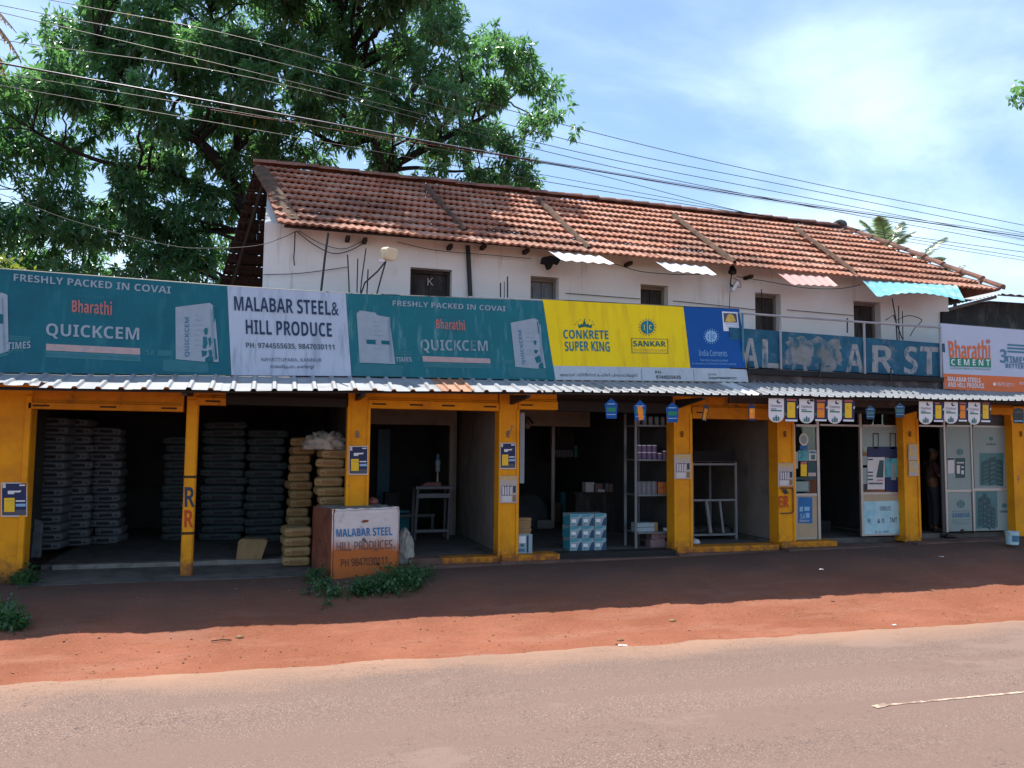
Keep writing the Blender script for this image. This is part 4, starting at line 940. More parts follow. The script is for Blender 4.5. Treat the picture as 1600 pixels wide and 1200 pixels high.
b.polys([z3b(456, 508+i*11, 574, 514+i*11, 576, 519+i*11, 458, 513+i*11) for i in range(3)], M['teal_lt'], .004, 'small_print'); b.text('TIMES', z3b(462, 556, 578, 554, 582, 588, 466, 590), M['print_w'], .05); b.text('BETTER', z3b(470, 592, 550, 590, 552, 608, 474, 608), M['teal_lt'], .03)
# --- yellow and blue banner
o, b = signboard('banner', 'yellow and blue flex banner with a green crown and pale strip of text', [(847.5, 468), (1068, 479.5), (1154, 483), (1169.5, 596.5), (868, 593.5)], M['flex_yellow'])
z5 = Z(820, 440, 4.21); zr = ZR(820, 440, 4.21)
b.poly([(1068, 479.4), (1154.2, 482.8), (1166, 576), (1079, 575)], M['flex_blue'], .004, 'blue_panel')
b.poly([(864.6, 571.5), (1079, 575), (1166, 576), (1169.6, 596.6), (867.8, 593.4)], M['flex_pale'], .004, 'pale_band')
b.text('CONKRETE', z5(252, 316, 549, 321, 552, 379, 256, 375), M['ink_tealb'], .06, arch=0)
b.text('SUPER KING', z5(262, 394, 556, 396, 562, 462, 266, 458), M['ink_tealb'], .06, arch=-.8)
b.polys([z5(347, 272, 362, 288, 372, 276, 380, 284, 392, 246, 404, 284, 416, 276, 424, 290, 446, 278, 438, 306, 395, 296, 356, 306)], M['ink_teal'], .006, 'crown')
b.polys([[(820+(395+60*math.cos(a)*1.0)/4.21, 440+(296-48*math.sin(a))/4.21)]*0 or circ(820+(395+62*math.cos(a))/4.21, 440+(292-46*math.sin(a))/4.21, .9, 8) for a in (.25, .65, 1.05, 1.57, 2.1, 2.5, 2.9)], M['ink_teal'], .006, 'crown_dots')
def wheel(b, x, y, r, mat, ink, tilt=0):
    b.poly(circ(x, y, r, 24), mat, .007, 'emblem')
    b.polys([[(x+r*k*math.cos(a+da), y+r*k*math.sin(a+da)) for k, da in ((1.12, -.05), (1.30, -.05), (1.30, .05), (1.12, .05))] for a in [i*math.pi/9 for i in range(18)]], mat, .007, 'emblem_rays')
    b.polys([[(x-.4, y-r*.95), (x+.4, y-r*.95), (x+.4, y+r*.95), (x-.4, y+r*.95)]], ink, .010, 'emblem_bar')
    b.text('I', RC(x-r*.55, y-r*.35, x-r*.38, y+r*.4), ink, .02, .011); b.text('C', RC(x+r*.25, y-r*.35, x+r*.62, y+r*.4), ink, .02, .011)
wheel(b, 820+807/4.21, 440+300/4.21, 10.6, M['ink_tealb'], M['flex_yellow'])
b.text('SANKAR', z5(712, 388, 925, 392, 930, 428, 716, 426), M['ink_teal'], .06)
b.polys([z5(700, 372, 942, 378, 942, 381, 700, 375), z5(704, 466, 943, 470, 943, 473, 704, 469), z5(700, 372, 704, 372, 708, 469, 704, 469), z5(938, 378, 942, 378, 943, 473, 940, 473)], M['ink_teal'], .006, 'box_outline')
b.text('SUPER STRENGTH CEMENT', z5(716, 442, 934, 446, 936, 462, 718, 458), M['ink_gold'], .0)
b.text('മലബാർ സ്റ്റീൽസ് & ഹിൽ പ്രൊഡ്യൂസ്', z5(233, 600, 740, 604, 744, 632, 236, 628), M['ink_black'], .012)
b.text('PH:', z5(858, 586, 900, 587, 902, 606, 860, 605), M['ink_black'], .03); b.text('9744555635', z5(862, 616, 1026, 618, 1028, 640, 864, 638), M['ink_black'], .03)
b.text('GSTIN:', z5(1204, 604, 1264, 605, 1265, 618, 1205, 617), M['ink_black'], .01); b.text('32AJWPM6848R1ZV', z5(1207, 626, 1394, 628, 1396, 646, 1209, 644), M['ink_black'], .02)
b.polys([z5(766, 572, 768, 572, 772, 648, 770, 648), z5(1108, 576, 1110, 576, 1116, 652, 1114, 652)], M['ink_grey'], .008, 'divider')
wheel(b, 820+1226/4.21, 440+360/4.21, 9.2, M['ink_ltblue'], M['flex_blue'])
b.text('India Cements', z5(1143, 448, 1328, 452, 1332, 492, 1147, 488), M['ink_ltblue'], .01)
b.text('The India Cements Limited', z5(1152, 508, 1333, 511, 1335, 526, 1154, 523), M['ink_ltblue'], .0); b.text('(A subsidiary of UltraTech Cement Limited)', z5(1100, 532, 1388, 536, 1390, 551, 1102, 547), M['ink_ltblue'], -.005)
b.poly(z5(1297, 196, 1398, 201, 1412, 328, 1308, 325), M['ink_white'], .008, 'badge'); b.poly(z5(1306, 206, 1392, 210, 1398, 270, 1312, 268), M['ink_grey'], .011, 'badge_picture')
b.poly(z5(1348, 210, 1372, 222, 1390, 262, 1352, 268, 1318, 262, 1332, 224), M['ink_gold'], .014, 'badge_shape'); b.polys([z5(1316, 276, 1400, 279, 1400, 284, 1316, 281), z5(1322, 292, 1402, 295, 1402, 298, 1322, 295)], M['ink_ltblue'], .011, 'badge_lines')
# --- right white and orange board
o, b = signboard('signboard', 'white and orange signboard with round phone icon at the far right end', [(1469.5, 505), (1760, 529), (1760, 626), (1476, 607.5)], M['flex_white2'])
z6 = Z(1140, 440, 3.478)
b.poly([(1475, 583.5), (1760, 597), (1760, 626), (1476, 607.5)], M['ink_orange'], .004, 'orange_band')
b.text('Bharathi', z6(1188, 316, 1416, 314, 1418, 425, 1196, 412), M['ink_orange'], .045, arch=1.5)
b.poly(circ(1140+1405/3.478, 440+325/3.478, 3.2, 14), M['print_red'], .010, 'dot')
b.poly(z6(1196, 414, 1420, 416, 1421, 467, 1198, 460), M['ink_green2'], .004, 'green_bar'); b.text('C E M E N T', z6(1203, 421, 1414, 424, 1415, 458, 1205, 453), M['ink_white'], .02)
b.text('SUPERIOR FRENCH TECHNOLOGY', z6(1197, 465, 1420, 472, 1421, 482, 1198, 475), M['ink_green2'], -.01)
b.text('3', z6(1470, 366, 1506, 369, 1508, 443, 1472, 440), M['ink_steel'], .05); b.text('TIMES', z6(1500, 402, 1612, 410, 1614, 450, 1504, 440), M['ink_steel'], .05); b.text('BETTER', z6(1500, 444, 1600, 450, 1602, 474, 1502, 468), M['ink_steel'], .04)
b.polys([z6(1510, 338+i*18, 1640, 346+i*18, 1640, 356+i*18, 1510, 348+i*18) for i in range(3)], M['ink_steel'], .006, 'small_print')
b.text('MALABAR STEELS', z6(1185, 516, 1363, 524, 1364, 549, 1186, 541), M['ink_white'], .03); b.text('AND HILL PRODUCE', z6(1186, 546, 1382, 554, 1383, 580, 1187, 572), M['ink_white'], .03)
b.poly(circ(1140+1440/3.478, 440+557/3.478, 2.5, 14), M['ink_white'], .008, 'phone_icon'); b.text('98470 30111', z6(1455, 547, 1545, 552, 1545, 571, 1455, 566), M['ink_white'], .01); b.text('9744555635', z6(1575, 545, 1690, 552, 1690, 568, 1575, 560), M['ink_white'], .01)

# ------------------------------------------------------------------ posters and painted marks on the pillars
FP = Plane((0, -.0235, 0), (0, -1, 0))
def navy_poster(x0, y0, x1, y1, label):
    c = FP.hit((x0+x1)/2, y1); o = T('poster', label, 'poster', c, 'navy cement posters on the pillars'); b = Board(o, FP); w, h = x1-x0, y1-y0
    b.poly(RC(x0, y0, x1, y1, -.3), M['paper_w'], .004, 'sheet'); f = lambda a, c_, d, e: RC(x0+a*w, y0+c_*h, x0+d*w, y0+e*h, -.2)
    b.poly(f(.04, .03, .96, .80), M['paper_navy'], .007, 'navy_field'); b.poly(f(.04, .80, .96, .96), M['ink_grey'], .007, 'grey_strip')
    b.polys([f(.26, .24, .74, .29), f(.26, .29, .50, .34), f(.72, .22, .76, .27), f(.70, .06, .92, .10), f(.56, .52, .92, .56)], M['ink_white'], .010, 'print_lines')
    b.polys([f(.06, .03, .18, .16)], M['paper_w'], .010, 'corner_mark'); b.poly(f(.12, .45, .52, .86), M['paper_yel'], .011, 'bag_print'); b.polys([f(.56, .62, .94, .70)], M['ink_ltblue'], .010, 'strip'); b.polys([f(.2, .52, .44, .56)], M['ink_gold'], .014, 'bag_mark')
navy_poster(1.5, 754, 42.5, 807.5, 'navy poster with yellow bag on the leftmost yellow pillar'); navy_poster(545, 697, 575, 742, 'navy poster with yellow bag on the pillar above the painted stone block'); navy_poster(781.5, 692, 806, 733, 'navy poster with yellow bag above a paper notice on a yellow pillar')
def notice(x0, y0, x1, y1, label, bars=True):
    c = FP.hit((x0+x1)/2, y1); o = T('notice', label, 'notice', c, 'paper notices on the pillars'); b = Board(o, FP); w, h = x1-x0, y1-y0
    f = lambda a, c_, d, e: RC(x0+a*w, y0+c_*h, x0+d*w, y0+e*h, -.2)
    b.poly(f(0, 0, 1, 1), M['paper'], .004, 'sheet')
    b.polys([f(.05, .04, .95, .09), f(.15, .12, .9, .15)], M['ink_gold'], .007, 'heading')
    if bars:
        b.poly(f(.12, .36, .72, .72), M['can_purple'], .007, 'panel'); b.polys([f(.16+.15*i, .38+.02*(i % 2), .26+.15*i, .70) for i in range(4)], M['paper_w'], .010, 'columns'); b.polys([f(.78, .36, .94, .62)], M['ink_navy'], .007, 'block'); b.poly(f(.14, .74, .70, .96), M['paper_w'], .007, 'lower_sheet'); b.poly(f(.76, .70, .96, .95), M['card'], .007, 'brown_block')
    else:
        b.polys([f(.1, .3, .5, .48), f(.1, .56, .9, .62), f(.1, .66, .9, .72)], M['ink_gold'], .007, 'lines')
notice(780.5, 744, 807.5, 786, 'printed paper notice below a navy poster on yellow pillar'); notice(1053.5, 710, 1079, 748.5, 'printed paper notice on the pillar right of the can shelf')
notice(1215.5, 724, 1239.5, 760, 'printed paper notice above painted red letters on yellow pillar'); notice(1419.5, 694, 1434, 719, 'upper small notice on the pillar left of the dark doorway', False); notice(1420, 720, 1435, 744, 'lower small notice on the pillar left of the dark doorway', False)
PT = Plane((0, -.021, 0), (0, -1, 0)); ob = Board(shop, PT)
ob.text('R', RC(288.5, 761, 304.5, 792, 0), M['ink_navy'], .06, .003); ob.text('R', RC(288, 797, 302, 824, 0), M['ink_red'], .06, .003)
ob = Board(shop, FP)
ob.poly([(1218, 762), (1238, 762), (1240, 764), (1240.5, 799), (1237, 802.5), (1218, 803), (1218, 801.5), (1236, 801), (1239, 798), (1238.5, 765), (1237, 763.5), (1218, 763.5)], M['ink_black'], .004, 'painted_outline')
ob.text('ER', RC(1217, 775, 1233, 793, -.5), M['ink_red'], .06, .006); ob.polys([[(1222, 765), (1228, 764), (1233, 771), (1226, 772)]], M['ink_black'], .006, 'painted_mark')

# ------------------------------------------------------------------ danglers hanging under the awning edge
HY = -.88
HP = Plane((0, HY, 0), (0, -1, 0))
def dangler(outline, mat, label, cat, group, prints=(), texts=(), tilt=0, name='dangler', back=None):
    top = min(outline, key=lambda p: p[1]); c = HP.hit(*top); o = T(name, label, cat, c, group); mb = MB()
    mb.slab([HP.hit(*p) for p in outline][::-1], (0, .004, 0)); mb.build('card', mat, o)
    b = Board(o, HP)
    for i, (q, m) in enumerate(prints): b.poly(q, M[m], .003+.002*i, 'print')
    for s, q, m, bo in texts: b.text(s, q, M[m], bo, .012)
    zt = lerp(interp(c.x, TOPL), interp(c.x, BOTL), .88)
    if zt-.02 > c.z+.02:
        s_ = MB(); s_.tube([c+Vector((0, .004, -.005)), Vector((c.x, HY+.01, zt-.02))], .003, 4); s_.build('string', M['wire'], o)
    return o
def house_tag(x, y, w, h, label, orange=False, dim=False):
    pts = [(x-w*.36, y+h*.22), (x-w*.5, y+h*.28), (x-w*.38, y+h), (x+w*.42, y+h), (x+w*.5, y+h*.28), (x+w*.36, y+h*.2), (x, y)][::-1]
    m = 'box_dark'; pr = [(RC(x-w*.34, y+h*.46, x+w*.36, y+h*.66), 'can_teal' if dim else 'ink_green2'), (RC(x-w*.3, y+h*.26, x+w*.3, y+h*.31), 'ink_ltblue'), (RC(x-w*.34, y+h*.78, x+w*.36, y+h*.82), 'ink_ltblue')]
    if orange: pr += [([(x-w*.22, y+h*.34), (x+w*.18, y+h*.30), (x+w*.3, y+h*.94), (x-w*.08, y+h)], 'paper_or')]
    dangler(pts, M['flex_blue'] if not dim else M['box_dark'], label, 'hanging card', 'house shaped cards under the awning', pr)
house_tag(955, 622, 20, 32, 'blue house shaped hanging card, leftmost over the can shelf bay'); house_tag(1000, 625, 20, 32, 'blue house shaped hanging card with an orange panel', True); house_tag(1050.5, 628, 20, 32, 'blue house shaped hanging card in front of the pillar right of shelf')
house_tag(1360, 633, 15, 22, 'dark house shaped hanging card, left one over the poster covered glass', dim=True); house_tag(1406, 629, 16, 23, 'dark house shaped hanging card, right one over the poster covered glass', dim=True)
dangler([(1099, 634), (1105, 631), (1108, 637), (1103.5, 658), (1096.5, 656.5)][::-1], M['ink_black'], 'tilted dark hanging card with bare back over the rack bay', 'hanging card', 'small hanging cards over the rack bay', [([(1100.5, 638), (1106, 639), (1102.5, 656), (1098, 655)], 'yellow_dk')])
dangler([(1169, 634), (1174.5, 631), (1180, 634), (1180.5, 657.5), (1170, 657)][::-1], M['paper_navy'], 'small hanging card with orange panel over the rack bay', 'hanging card', 'small hanging cards over the rack bay', [(RC(1171, 638, 1179.5, 654), 'paper_or'), (RC(1173, 640, 1176, 645), 'paper_yel')])
def shield(x0, y0, x1, y1, label):
    w = x1-x0; xm = (x0+x1)/2; yb = y1-w*.45
    pts = [(x0, y0), (x0, yb)] + [(xm-w/2*math.cos(a), yb+w*.45*math.sin(a)) for a in [math.pi*i/10 for i in range(1, 10)]] + [(x1, yb), (x1, y0)]
    f = lambda a, b_, c, d: RC(x0+a*w, y0+b_*(y1-y0), x0+c*w, y0+d*(y1-y0), .4)
    cr = circ(x0+.66*w, y0+.16*(y1-y0), w*.14, 12); ci = circ(x0+.72*w, y0+.13*(y1-y0), w*.10, 12)
    tw = [[(x0+a*w, y1-h0), (x0+(a+.1)*w, y1-h0), (x0+(a+.1)*w, y1-h0-hh), (x0+(a+.05)*w, y1-h0-hh*1.5), (x0+a*w, y1-h0-hh)] for a, h0, hh in ((.3, 2.5, 4), (.45, 2, 7), (.6, 2.5, 5))]
    dangler(pts, M['ink_white'], label, 'hanging card', 'white rounded cards under the awning', [(cr, 'ink_navy'), (ci, 'ink_white'), (f(.15, .50, .85, .55), 'ink_green2'), (f(.15, .44, .5, .47), 'ink_steel')] + [(t, 'can_teal') for t in tw], [('Chettinad', f(.14, .28, .86, .38), 'ink_navy', .01)])
def nav(x0, y0, x1, y1, label, orange=False, arrow=True):
    w, h = x1-x0, y1-y0; f = lambda a, b_, c, d: RC(x0+a*w, y0+b_*h, x0+c*w, y0+d*h, .3)
    pr = [(f(.2, .16, .78, .82), 'paper_or' if orange else 'paper_yel'), (f(.15, .02, .85, .10), 'print_red'), (f(.05, .90, .95, .98), 'ink_white'), (f(-.0, .62, .16, .72), 'ink_green2')]
    if arrow: pr.append(([(x1-.12*w, y0+h*.38), (x1+.06*w, y0+h*.28), (x1, y0+h*.44)], 'ink_white'))
    if orange: pr.append((f(.26, .4, .72, .46), 'print_red'))
    else: pr.append((f(.42, .3, .5, .42), 'ink_gold'))
    dangler(RC(x0, y0, x1, y1, .3)[::-1] if False else [(x0, y0), (x0, y1), (x1, y1+.3), (x1, y0+.3)], M['paper_navy'], label, 'hanging card', 'navy hanging cards with bag pictures', pr)
wn_ = ['leftmost', 'second', 'third']
for i, (a, c_, d, e) in enumerate(((1201, 621, 1225, 660), (1249, 622, 1272, 661.5), (1293.5, 622.5, 1315.5, 662))): shield(a, c_, d, e, wn_[i]+' white rounded hanging card over the beige panelled shopfront')
for i, (a, c_, d, e, l) in enumerate(((1226, 622.5, 1247, 659, 'navy hanging card with yellow panel between first and second white cards, beige panelled front'), (1273, 624, 1292.5, 658.5, 'navy hanging card with orange panel over the beige panelled shopfront'), (1316.5, 624, 1335, 659, 'navy hanging card with yellow panel, last one right of beige front row'))): nav(a, c_, d, e, l, i == 1)
for i, (a, c_, d, e) in enumerate(((1436, 625, 1457.5, 663), (1475.5, 626, 1496.5, 662), (1513, 627, 1531.5, 663.5))): shield(a, c_, d, e, wn_[i]+' white rounded hanging card over the film covered shopfront')
for i, (a, c_, d, e, l) in enumerate(((1458.5, 628, 1474.5, 659.5, 'navy hanging card with yellow panel over the dark doorway'), (1497.3, 628, 1511.5, 659, 'navy hanging card with orange panel over the film covered shopfront'), (1532.5, 627, 1548, 660, 'navy hanging card with yellow panel, last one at the right end'))): nav(a, c_, d, e, l, i == 1)
dangler([(1584, 640), (1590, 636.5), (1598, 639), (1600, 648), (1599, 662), (1584, 661), (1582.5, 648)][::-1], M['ink_black'], 'black hanging card over the rightmost yellow pillar', 'hanging card', None, [(RC(1586, 643, 1597, 645), 'ink_grey'), (RC(1585, 657, 1598, 658.5), 'ink_ltblue')])
# ------------------------------------------------------------------ cement bags
def bagmesh(name, w, d, h, mats, seed):
    mb = MB(); nu, nv = 32, 11
    sg = lambda c, p: math.copysign(abs(c)**p, c)
    for j in range(nv+1):
        ph = -math.pi/2 + math.pi*j/nv
        for i in range(nu):
            th = 2*math.pi*i/nu; cz = math.cos(ph)
            x = sg(math.cos(th), .22)*sg(cz, .26); y = sg(math.sin(th), .22)*sg(cz, .26); z = sg(math.sin(ph), .50)
            nn = mnoise.noise(Vector((x*2+seed*7, y*2, z*1.5)))*.05
            pinch = 1 - .22*abs(x)**8
            mb.v.append(Vector((x*w/2*(1+nn*.5), y*d/2*(1+nn*.5), z*h/2*pinch*(1+nn*1.5) + h/2)))
    for j in range(nv):
        for i in range(nu): mb.f.append((j*nu+i, j*nu+(i+1) % nu, (j+1)*nu+(i+1) % nu, (j+1)*nu+i)); mb.m.append(0)
    n0 = len(mb.f)
    for x0, x1, z0, z1 in ((-.12, .10, .34, .66), (-.22, -.15, .40, .58), (.13, .20, .44, .54)):    # printed block on the short end
        mb.add([(x0*w/.5, -d/2*1.03, h*z0), (x1*w/.5, -d/2*1.03, h*z0), (x1*w/.5, -d/2*1.03, h*z1), (x0*w/.5, -d/2*1.03, h*z1)], [(0, 1, 2, 3)], 1)
    o = mb.build(name, mats, loc=(0, 0, 0), smooth=True); return o
PROTO = {}
for key, mm in (('grey', ('bag_grey', 'bag_print')), ('teal', ('bag_teal', 'bag_print')), ('kraft', ('bag_kraft', 'bag_print_k'))):
    PROTO[key] = [bagmesh('cement_bag', .50, .68, .150, [M[mm[0]], M[mm[1]]], k+{'grey': 0, 'teal': 3, 'kraft': 6}[key]) for k in range(3)]
USED = set(); ORD = ['lowest', 'second', 'third', 'fourth', 'fifth', 'sixth', 'seventh', 'eighth', 'ninth', 'tenth', 'eleventh', 'twelfth', 'thirteenth', 'fourteenth', 'fifteenth', 'sixteenth', 'seventeenth', 'eighteenth']
def put_bag(key, loc, rz, sx, label, group):
    rn = random.random(); k = int(rn*3) % 3; src = PROTO[key][k]
    if src.name in USED:
        o = src.copy(); COL.objects.link(o)
    else: o = src; USED.add(src.name)
    o.location = loc; o.rotation_euler = (random.uniform(-.014, .014), random.uniform(-.028, .028), rz); o.scale = (sx, 1, 1); tag(o, label, 'cement bag', group); return o
def stack(xl, xr, yb, yt, key, desc, z0=0.0, jit=.02, lean=0.0, rows=None, rz0=0.0, pitch=.143):
    p = atZ((xl+xr)/2, yb, z0); w = abs(atY(xr, yb, p.y).x - atY(xl, yb, p.y).x); n = rows or max(2, int(round((ZY((xl+xr)/2, yt, p.y)-z0)/pitch)))
    n = min(n, int((2.60-z0)/pitch))
    for i in range(n):
        o_ = ORD[i] if i < n-1 else 'topmost'
        lab = f'{o_} {desc}' if i in (0, n-1) else f'{o_}-from-floor {desc}'
        put_bag(key, (p.x+lean*i+random.gauss(0, jit*1.2), p.y+.34+random.gauss(0, jit*1.6), z0+i*pitch-.004), rz0+random.gauss(0, .045)+(.05 if i % 2 else -.03), w/.50*random.uniform(.98, 1.05), lab, 'cement bags stacked in the two open bays')
stack(48, 95, 861, 652, 'grey', 'grey cement bag of the stack right beside the leftmost pillar', jit=.012)
stack(96, 139, 854, 654, 'grey', 'pale cement bag in the middle stack of three, first bay', jit=.016, lean=-.004)
stack(141, 186, 851, 664, 'grey', 'pale cement bag in the leaning right stack of first bay', jit=.02, lean=-.006)
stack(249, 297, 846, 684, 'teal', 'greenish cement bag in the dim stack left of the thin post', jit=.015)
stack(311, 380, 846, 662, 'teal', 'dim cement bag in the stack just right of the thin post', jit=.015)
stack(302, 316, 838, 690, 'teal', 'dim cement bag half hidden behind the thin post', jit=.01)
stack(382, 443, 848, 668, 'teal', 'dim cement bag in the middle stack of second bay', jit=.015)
stack(448, 484, 864, 683, 'kraft', 'tan cement bag in the narrow stack behind the low pile', jit=.012)
stack(493, 538, 880, 706, 'kraft', 'tan cement bag in the stack topped by a crumpled white sack', -.04, jit=.012)
stack(441, 484, 886, 0, 'kraft', 'tan cement bag in the low pile beside the painted stone', -.06, .01, rows=4, rz0=.06)

def lump(name, c, r, mat, label, cat, amp=.25, fr=2.5, seed=0, nu=28, nv=16, flat=.25, group=None):
    mb = MB(); c = Vector(c)
    for j in range(nv+1):
        ph = -math.pi/2+math.pi*j/nv
        for i in range(nu):
            th = 2*math.pi*i/nu; d = Vector((math.cos(th)*math.cos(ph), math.sin(th)*math.cos(ph), math.sin(ph)))
            k = 1+amp*(mnoise.ridged_multi_fractal(d*fr+Vector((seed, 0, 0)), .9, 2.1, 4, 1, 2)*.5-.5)
            p = Vector((d.x*r[0]*k, d.y*r[1]*k, max(-flat, d.z)*r[2]*k)); mb.v.append(c+p+Vector((0, 0, flat*r[2])))
    for j in range(nv):
        for i in range(nu): mb.f.append((j*nu+i, j*nu+(i+1) % nu, (j+1)*nu+(i+1) % nu, (j+1)*nu+i)); mb.m.append(0)
    return tag(mb.build(name, mat, smooth=True), label, cat, group)
p = atZ(515, 880, -.04); zt = -.04+.143*int(round((ZY(515, 706, p.y)+.04)/.143))
lump('woven_sack', (p.x-.06, p.y+.22, zt+.0), (.34, .28, .20), M['sack_white'], 'crumpled white woven sack lying on top of a tan bag stack', 'sack', .75, 3.6, 3, 44, 26)
p = atZ(633, 889, -.12); lump('woven_sack', (p.x, p.y+.10, -.12), (.13, .14, .34), M['sack_white'], 'greyish crumpled sack slumped against the right side of painted stone', 'sack', .7, 3.2, 9, 36, 24, flat=.6)
# kraft sack standing open on the floor
p = atZ(392, 879, -.035); mb = MB(); W_, H_ = .44, .34
n = 8; prof = [(-.5, 0), (.30, 0), (.52, .85), (.44, .96), (-.36, 1.0), (-.44, .9)]
mb.slab([(p.x+a*W_, p.y+.12*b, p.z+b*H_) for a, b in prof][::1], (.02, .24, .0)); mb.slab([(p.x+.2*W_, p.y-.006+.1, p.z+.8*H_), (p.x+.46*W_, p.y-.006+.1, p.z+.8*H_), (p.x+.44*W_, p.y+.1, p.z+.93*H_), (p.x+.1*W_, p.y+.1, p.z+.96*H_)], (0, .01, 0))
tag(mb.build('kraft_sack', M['card'], bevel=.02), 'half empty brown paper sack standing on the floor left of the low bag pile', 'sack')
# flat sack leaning behind the first pillar
a = atZ(52, 872, -.05); mb = MB(); mb.slab([(a.x-.16, a.y, a.z), (a.x+.10, a.y, a.z), (a.x+.08, a.y+.1, a.z+.55), (a.x-.1, a.y+.1, a.z+.62)], (0, .06, .0)); tag(mb.build('folded_sack', M['bag_grey'], bevel=.02), 'folded grey sack leaning just inside the leftmost pillar', 'sack')

# ------------------------------------------------------------------ painted stone block
A, B, C_ = atZ(485, 897, -.16), atZ(517, 915, -.20), atZ(623, 903, -.18)
ht = (B - CAM).length; zb_ = -.32
ztop = None
d_ = ray(520, 796); t_ = ((B.x-CAM.x)/d_.x + (B.y-CAM.y)/d_.y)/2; ztop = CAM.z + d_.z*t_
D_ = C_ + (A-B)
blk = T('painted_stone', 'big squared stone painted white with blue lettering and red dirt below', 'stone block', ((A.x+C_.x)/2, (A.y+C_.y)/2, -.2))
mb = MB(); nX, nZ = 26, 18
cs = [B, C_, D_, A]
def blockpt(fi, u, v):
    a, b = cs[fi], cs[(fi+1) % 4]; z = lerp(zb_, ztop, v); q = a.lerp(b, u); p = Vector((q.x, q.y, z)); out = Vector(((b-a).y, -(b-a).x, 0)).normalized()
    ed = min(u, 1-u)*(b-a).length; et = (1-v)*(ztop-zb_); r_ = 0
    if ed < .06: r_ += .02*(1-ed/.06)**2
    if et < .06: r_ += .02*(1-et/.06)**2
    nn = mnoise.fractal(Vector((p.x*4, p.y*4, p.z*4)), 1, 2, 4)*.010
    p = p + out*(nn*(0.15 if fi == 0 else 1) - r_)
    if et < .1 : p.z += mnoise.noise(Vector((p.x*9, p.y*9, 0)))*.018
    if v >= .999: p.z -= .0
    return p
for fi in range(4):
    b0 = len(mb.v)
    for j in range(nZ+1):
        for i in range(nX+1): mb.v.append(blockpt(fi, i/nX, j/nZ))
    for j in range(nZ):
        for i in range(nX): k = b0+j*(nX+1)+i; mb.f.append((k, k+1, k+nX+2, k+nX+1)); mb.m.append(0 if fi in (0, 1) else 1)
b0 = len(mb.v)
for j in range(nX+1):
    for i in range(nX+1):
        a = A.lerp(D_, i/nX); b = B.lerp(C_, i/nX); q = a.lerp(b, j/nX); e = min(i, j, nX-i, nX-j)
        mb.v.append(Vector((q.x, q.y, ztop-.012 + (.015 if e > 1 else -.006) + .016*mnoise.noise(Vector((q.x*7, q.y*7, 0))))))
for j in range(nX):
    for i in range(nX): k = b0+j*(nX+1)+i; mb.f.append((k, k+nX+1, k+nX+2, k+1)); mb.m.append(2)
mb.build('stone', [M['block'], M['block_side'], M['conc_lt']], blk, smooth=False)
BN = Vector(((C_-B).y, -(C_-B).x, 0)).normalized(); bb = Board(blk, Plane(B, BN)); z7 = Z(260, 580, 3.38)
bb.text('MALABAR STEEL', z7(897, 834, 1192, 822, 1194, 866, 899, 876), M['ink_blue'], .03, .012); bb.text('&', z7(1032, 880, 1058, 879, 1058, 898, 1032, 899), M['ink_black'], .01, .012)
bb.text('HILL PRODUCES', z7(898, 905, 1192, 890, 1194, 936, 900, 950), M['ink_grey'], .01, .012); bb.text('.', z7(1202, 928, 1210, 928, 1210, 936, 1202, 936), M['ink_grey'], .03, .012)
bb.text('PH 9847030111', z7(922, 992, 1165, 978, 1167, 1020, 924, 1032), M['ink_black'], .01, .012); bb.text('~', z7(1094, 942, 1120, 940, 1120, 948, 1094, 950), M['ink_grey'], .02, .012)
bb.poly(z7(1030, 792, 1046, 785, 1070, 786, 1062, 797, 1040, 800), M['block_side'], .012, 'chip')

# ------------------------------------------------------------------ small goods
def cbox(c, w, d, h, mat, label, cat='carton', group=None, rz=0.0, prints=None, name='carton'):
    mb = MB(); mb.box(-w/2, w/2, 0, d, 0, h)
    if prints is None:
        o = mb.build(name, M[mat], loc=(0, 0, 0), bevel=.006); o.location = c; o.rotation_euler = (0, 0, rz); return tag(o, label, cat, group)
    o = T(name, label, cat, (0, 0, 0), group); mb.build('box', M[mat], o, bevel=.006)
    for poly, m, side in prints:
        pm_ = MB()
        if side == 0: pm_.add([(-w/2+u*w, -.003, v*h) for u, v in poly], [tuple(range(len(poly)))])
        else: pm_.add([(-w/2-.003, d*(1-u), v*h) for u, v in poly], [tuple(range(len(poly)))])
        pm_.build('print', M[m], o)
    o.location = c; o.rotation_euler = (0, 0, rz); return o
def can(c, r, h, mat, label, group, name='tin', cat='tin', lid=None):
    o = T(name, label, cat, c, group) if lid else None
    prof = [(r*.96, 0), (r, .006), (r, h-.01), (r*.95, h-.004), (r*.95, h)]
    if not lid: mb = MB(); mb.lathe(c, prof, 12); return tag(mb.build(name, M[mat], loc=c, smooth=False), label, cat, group)
    mb = MB(); mb.lathe(c, prof, 12); mb.build('body', M[mat], o); m2 = MB(); m2.lathe(Vector(c)+Vector((0, 0, h)), [(r*1.0, 0), (r*1.0, .012), (r*.9, .016)], 12); m2.build('lid', M[lid], o)
    return o
F4, F5, F6 = FLOOR[4], FLOOR[5], FLOOR[6]
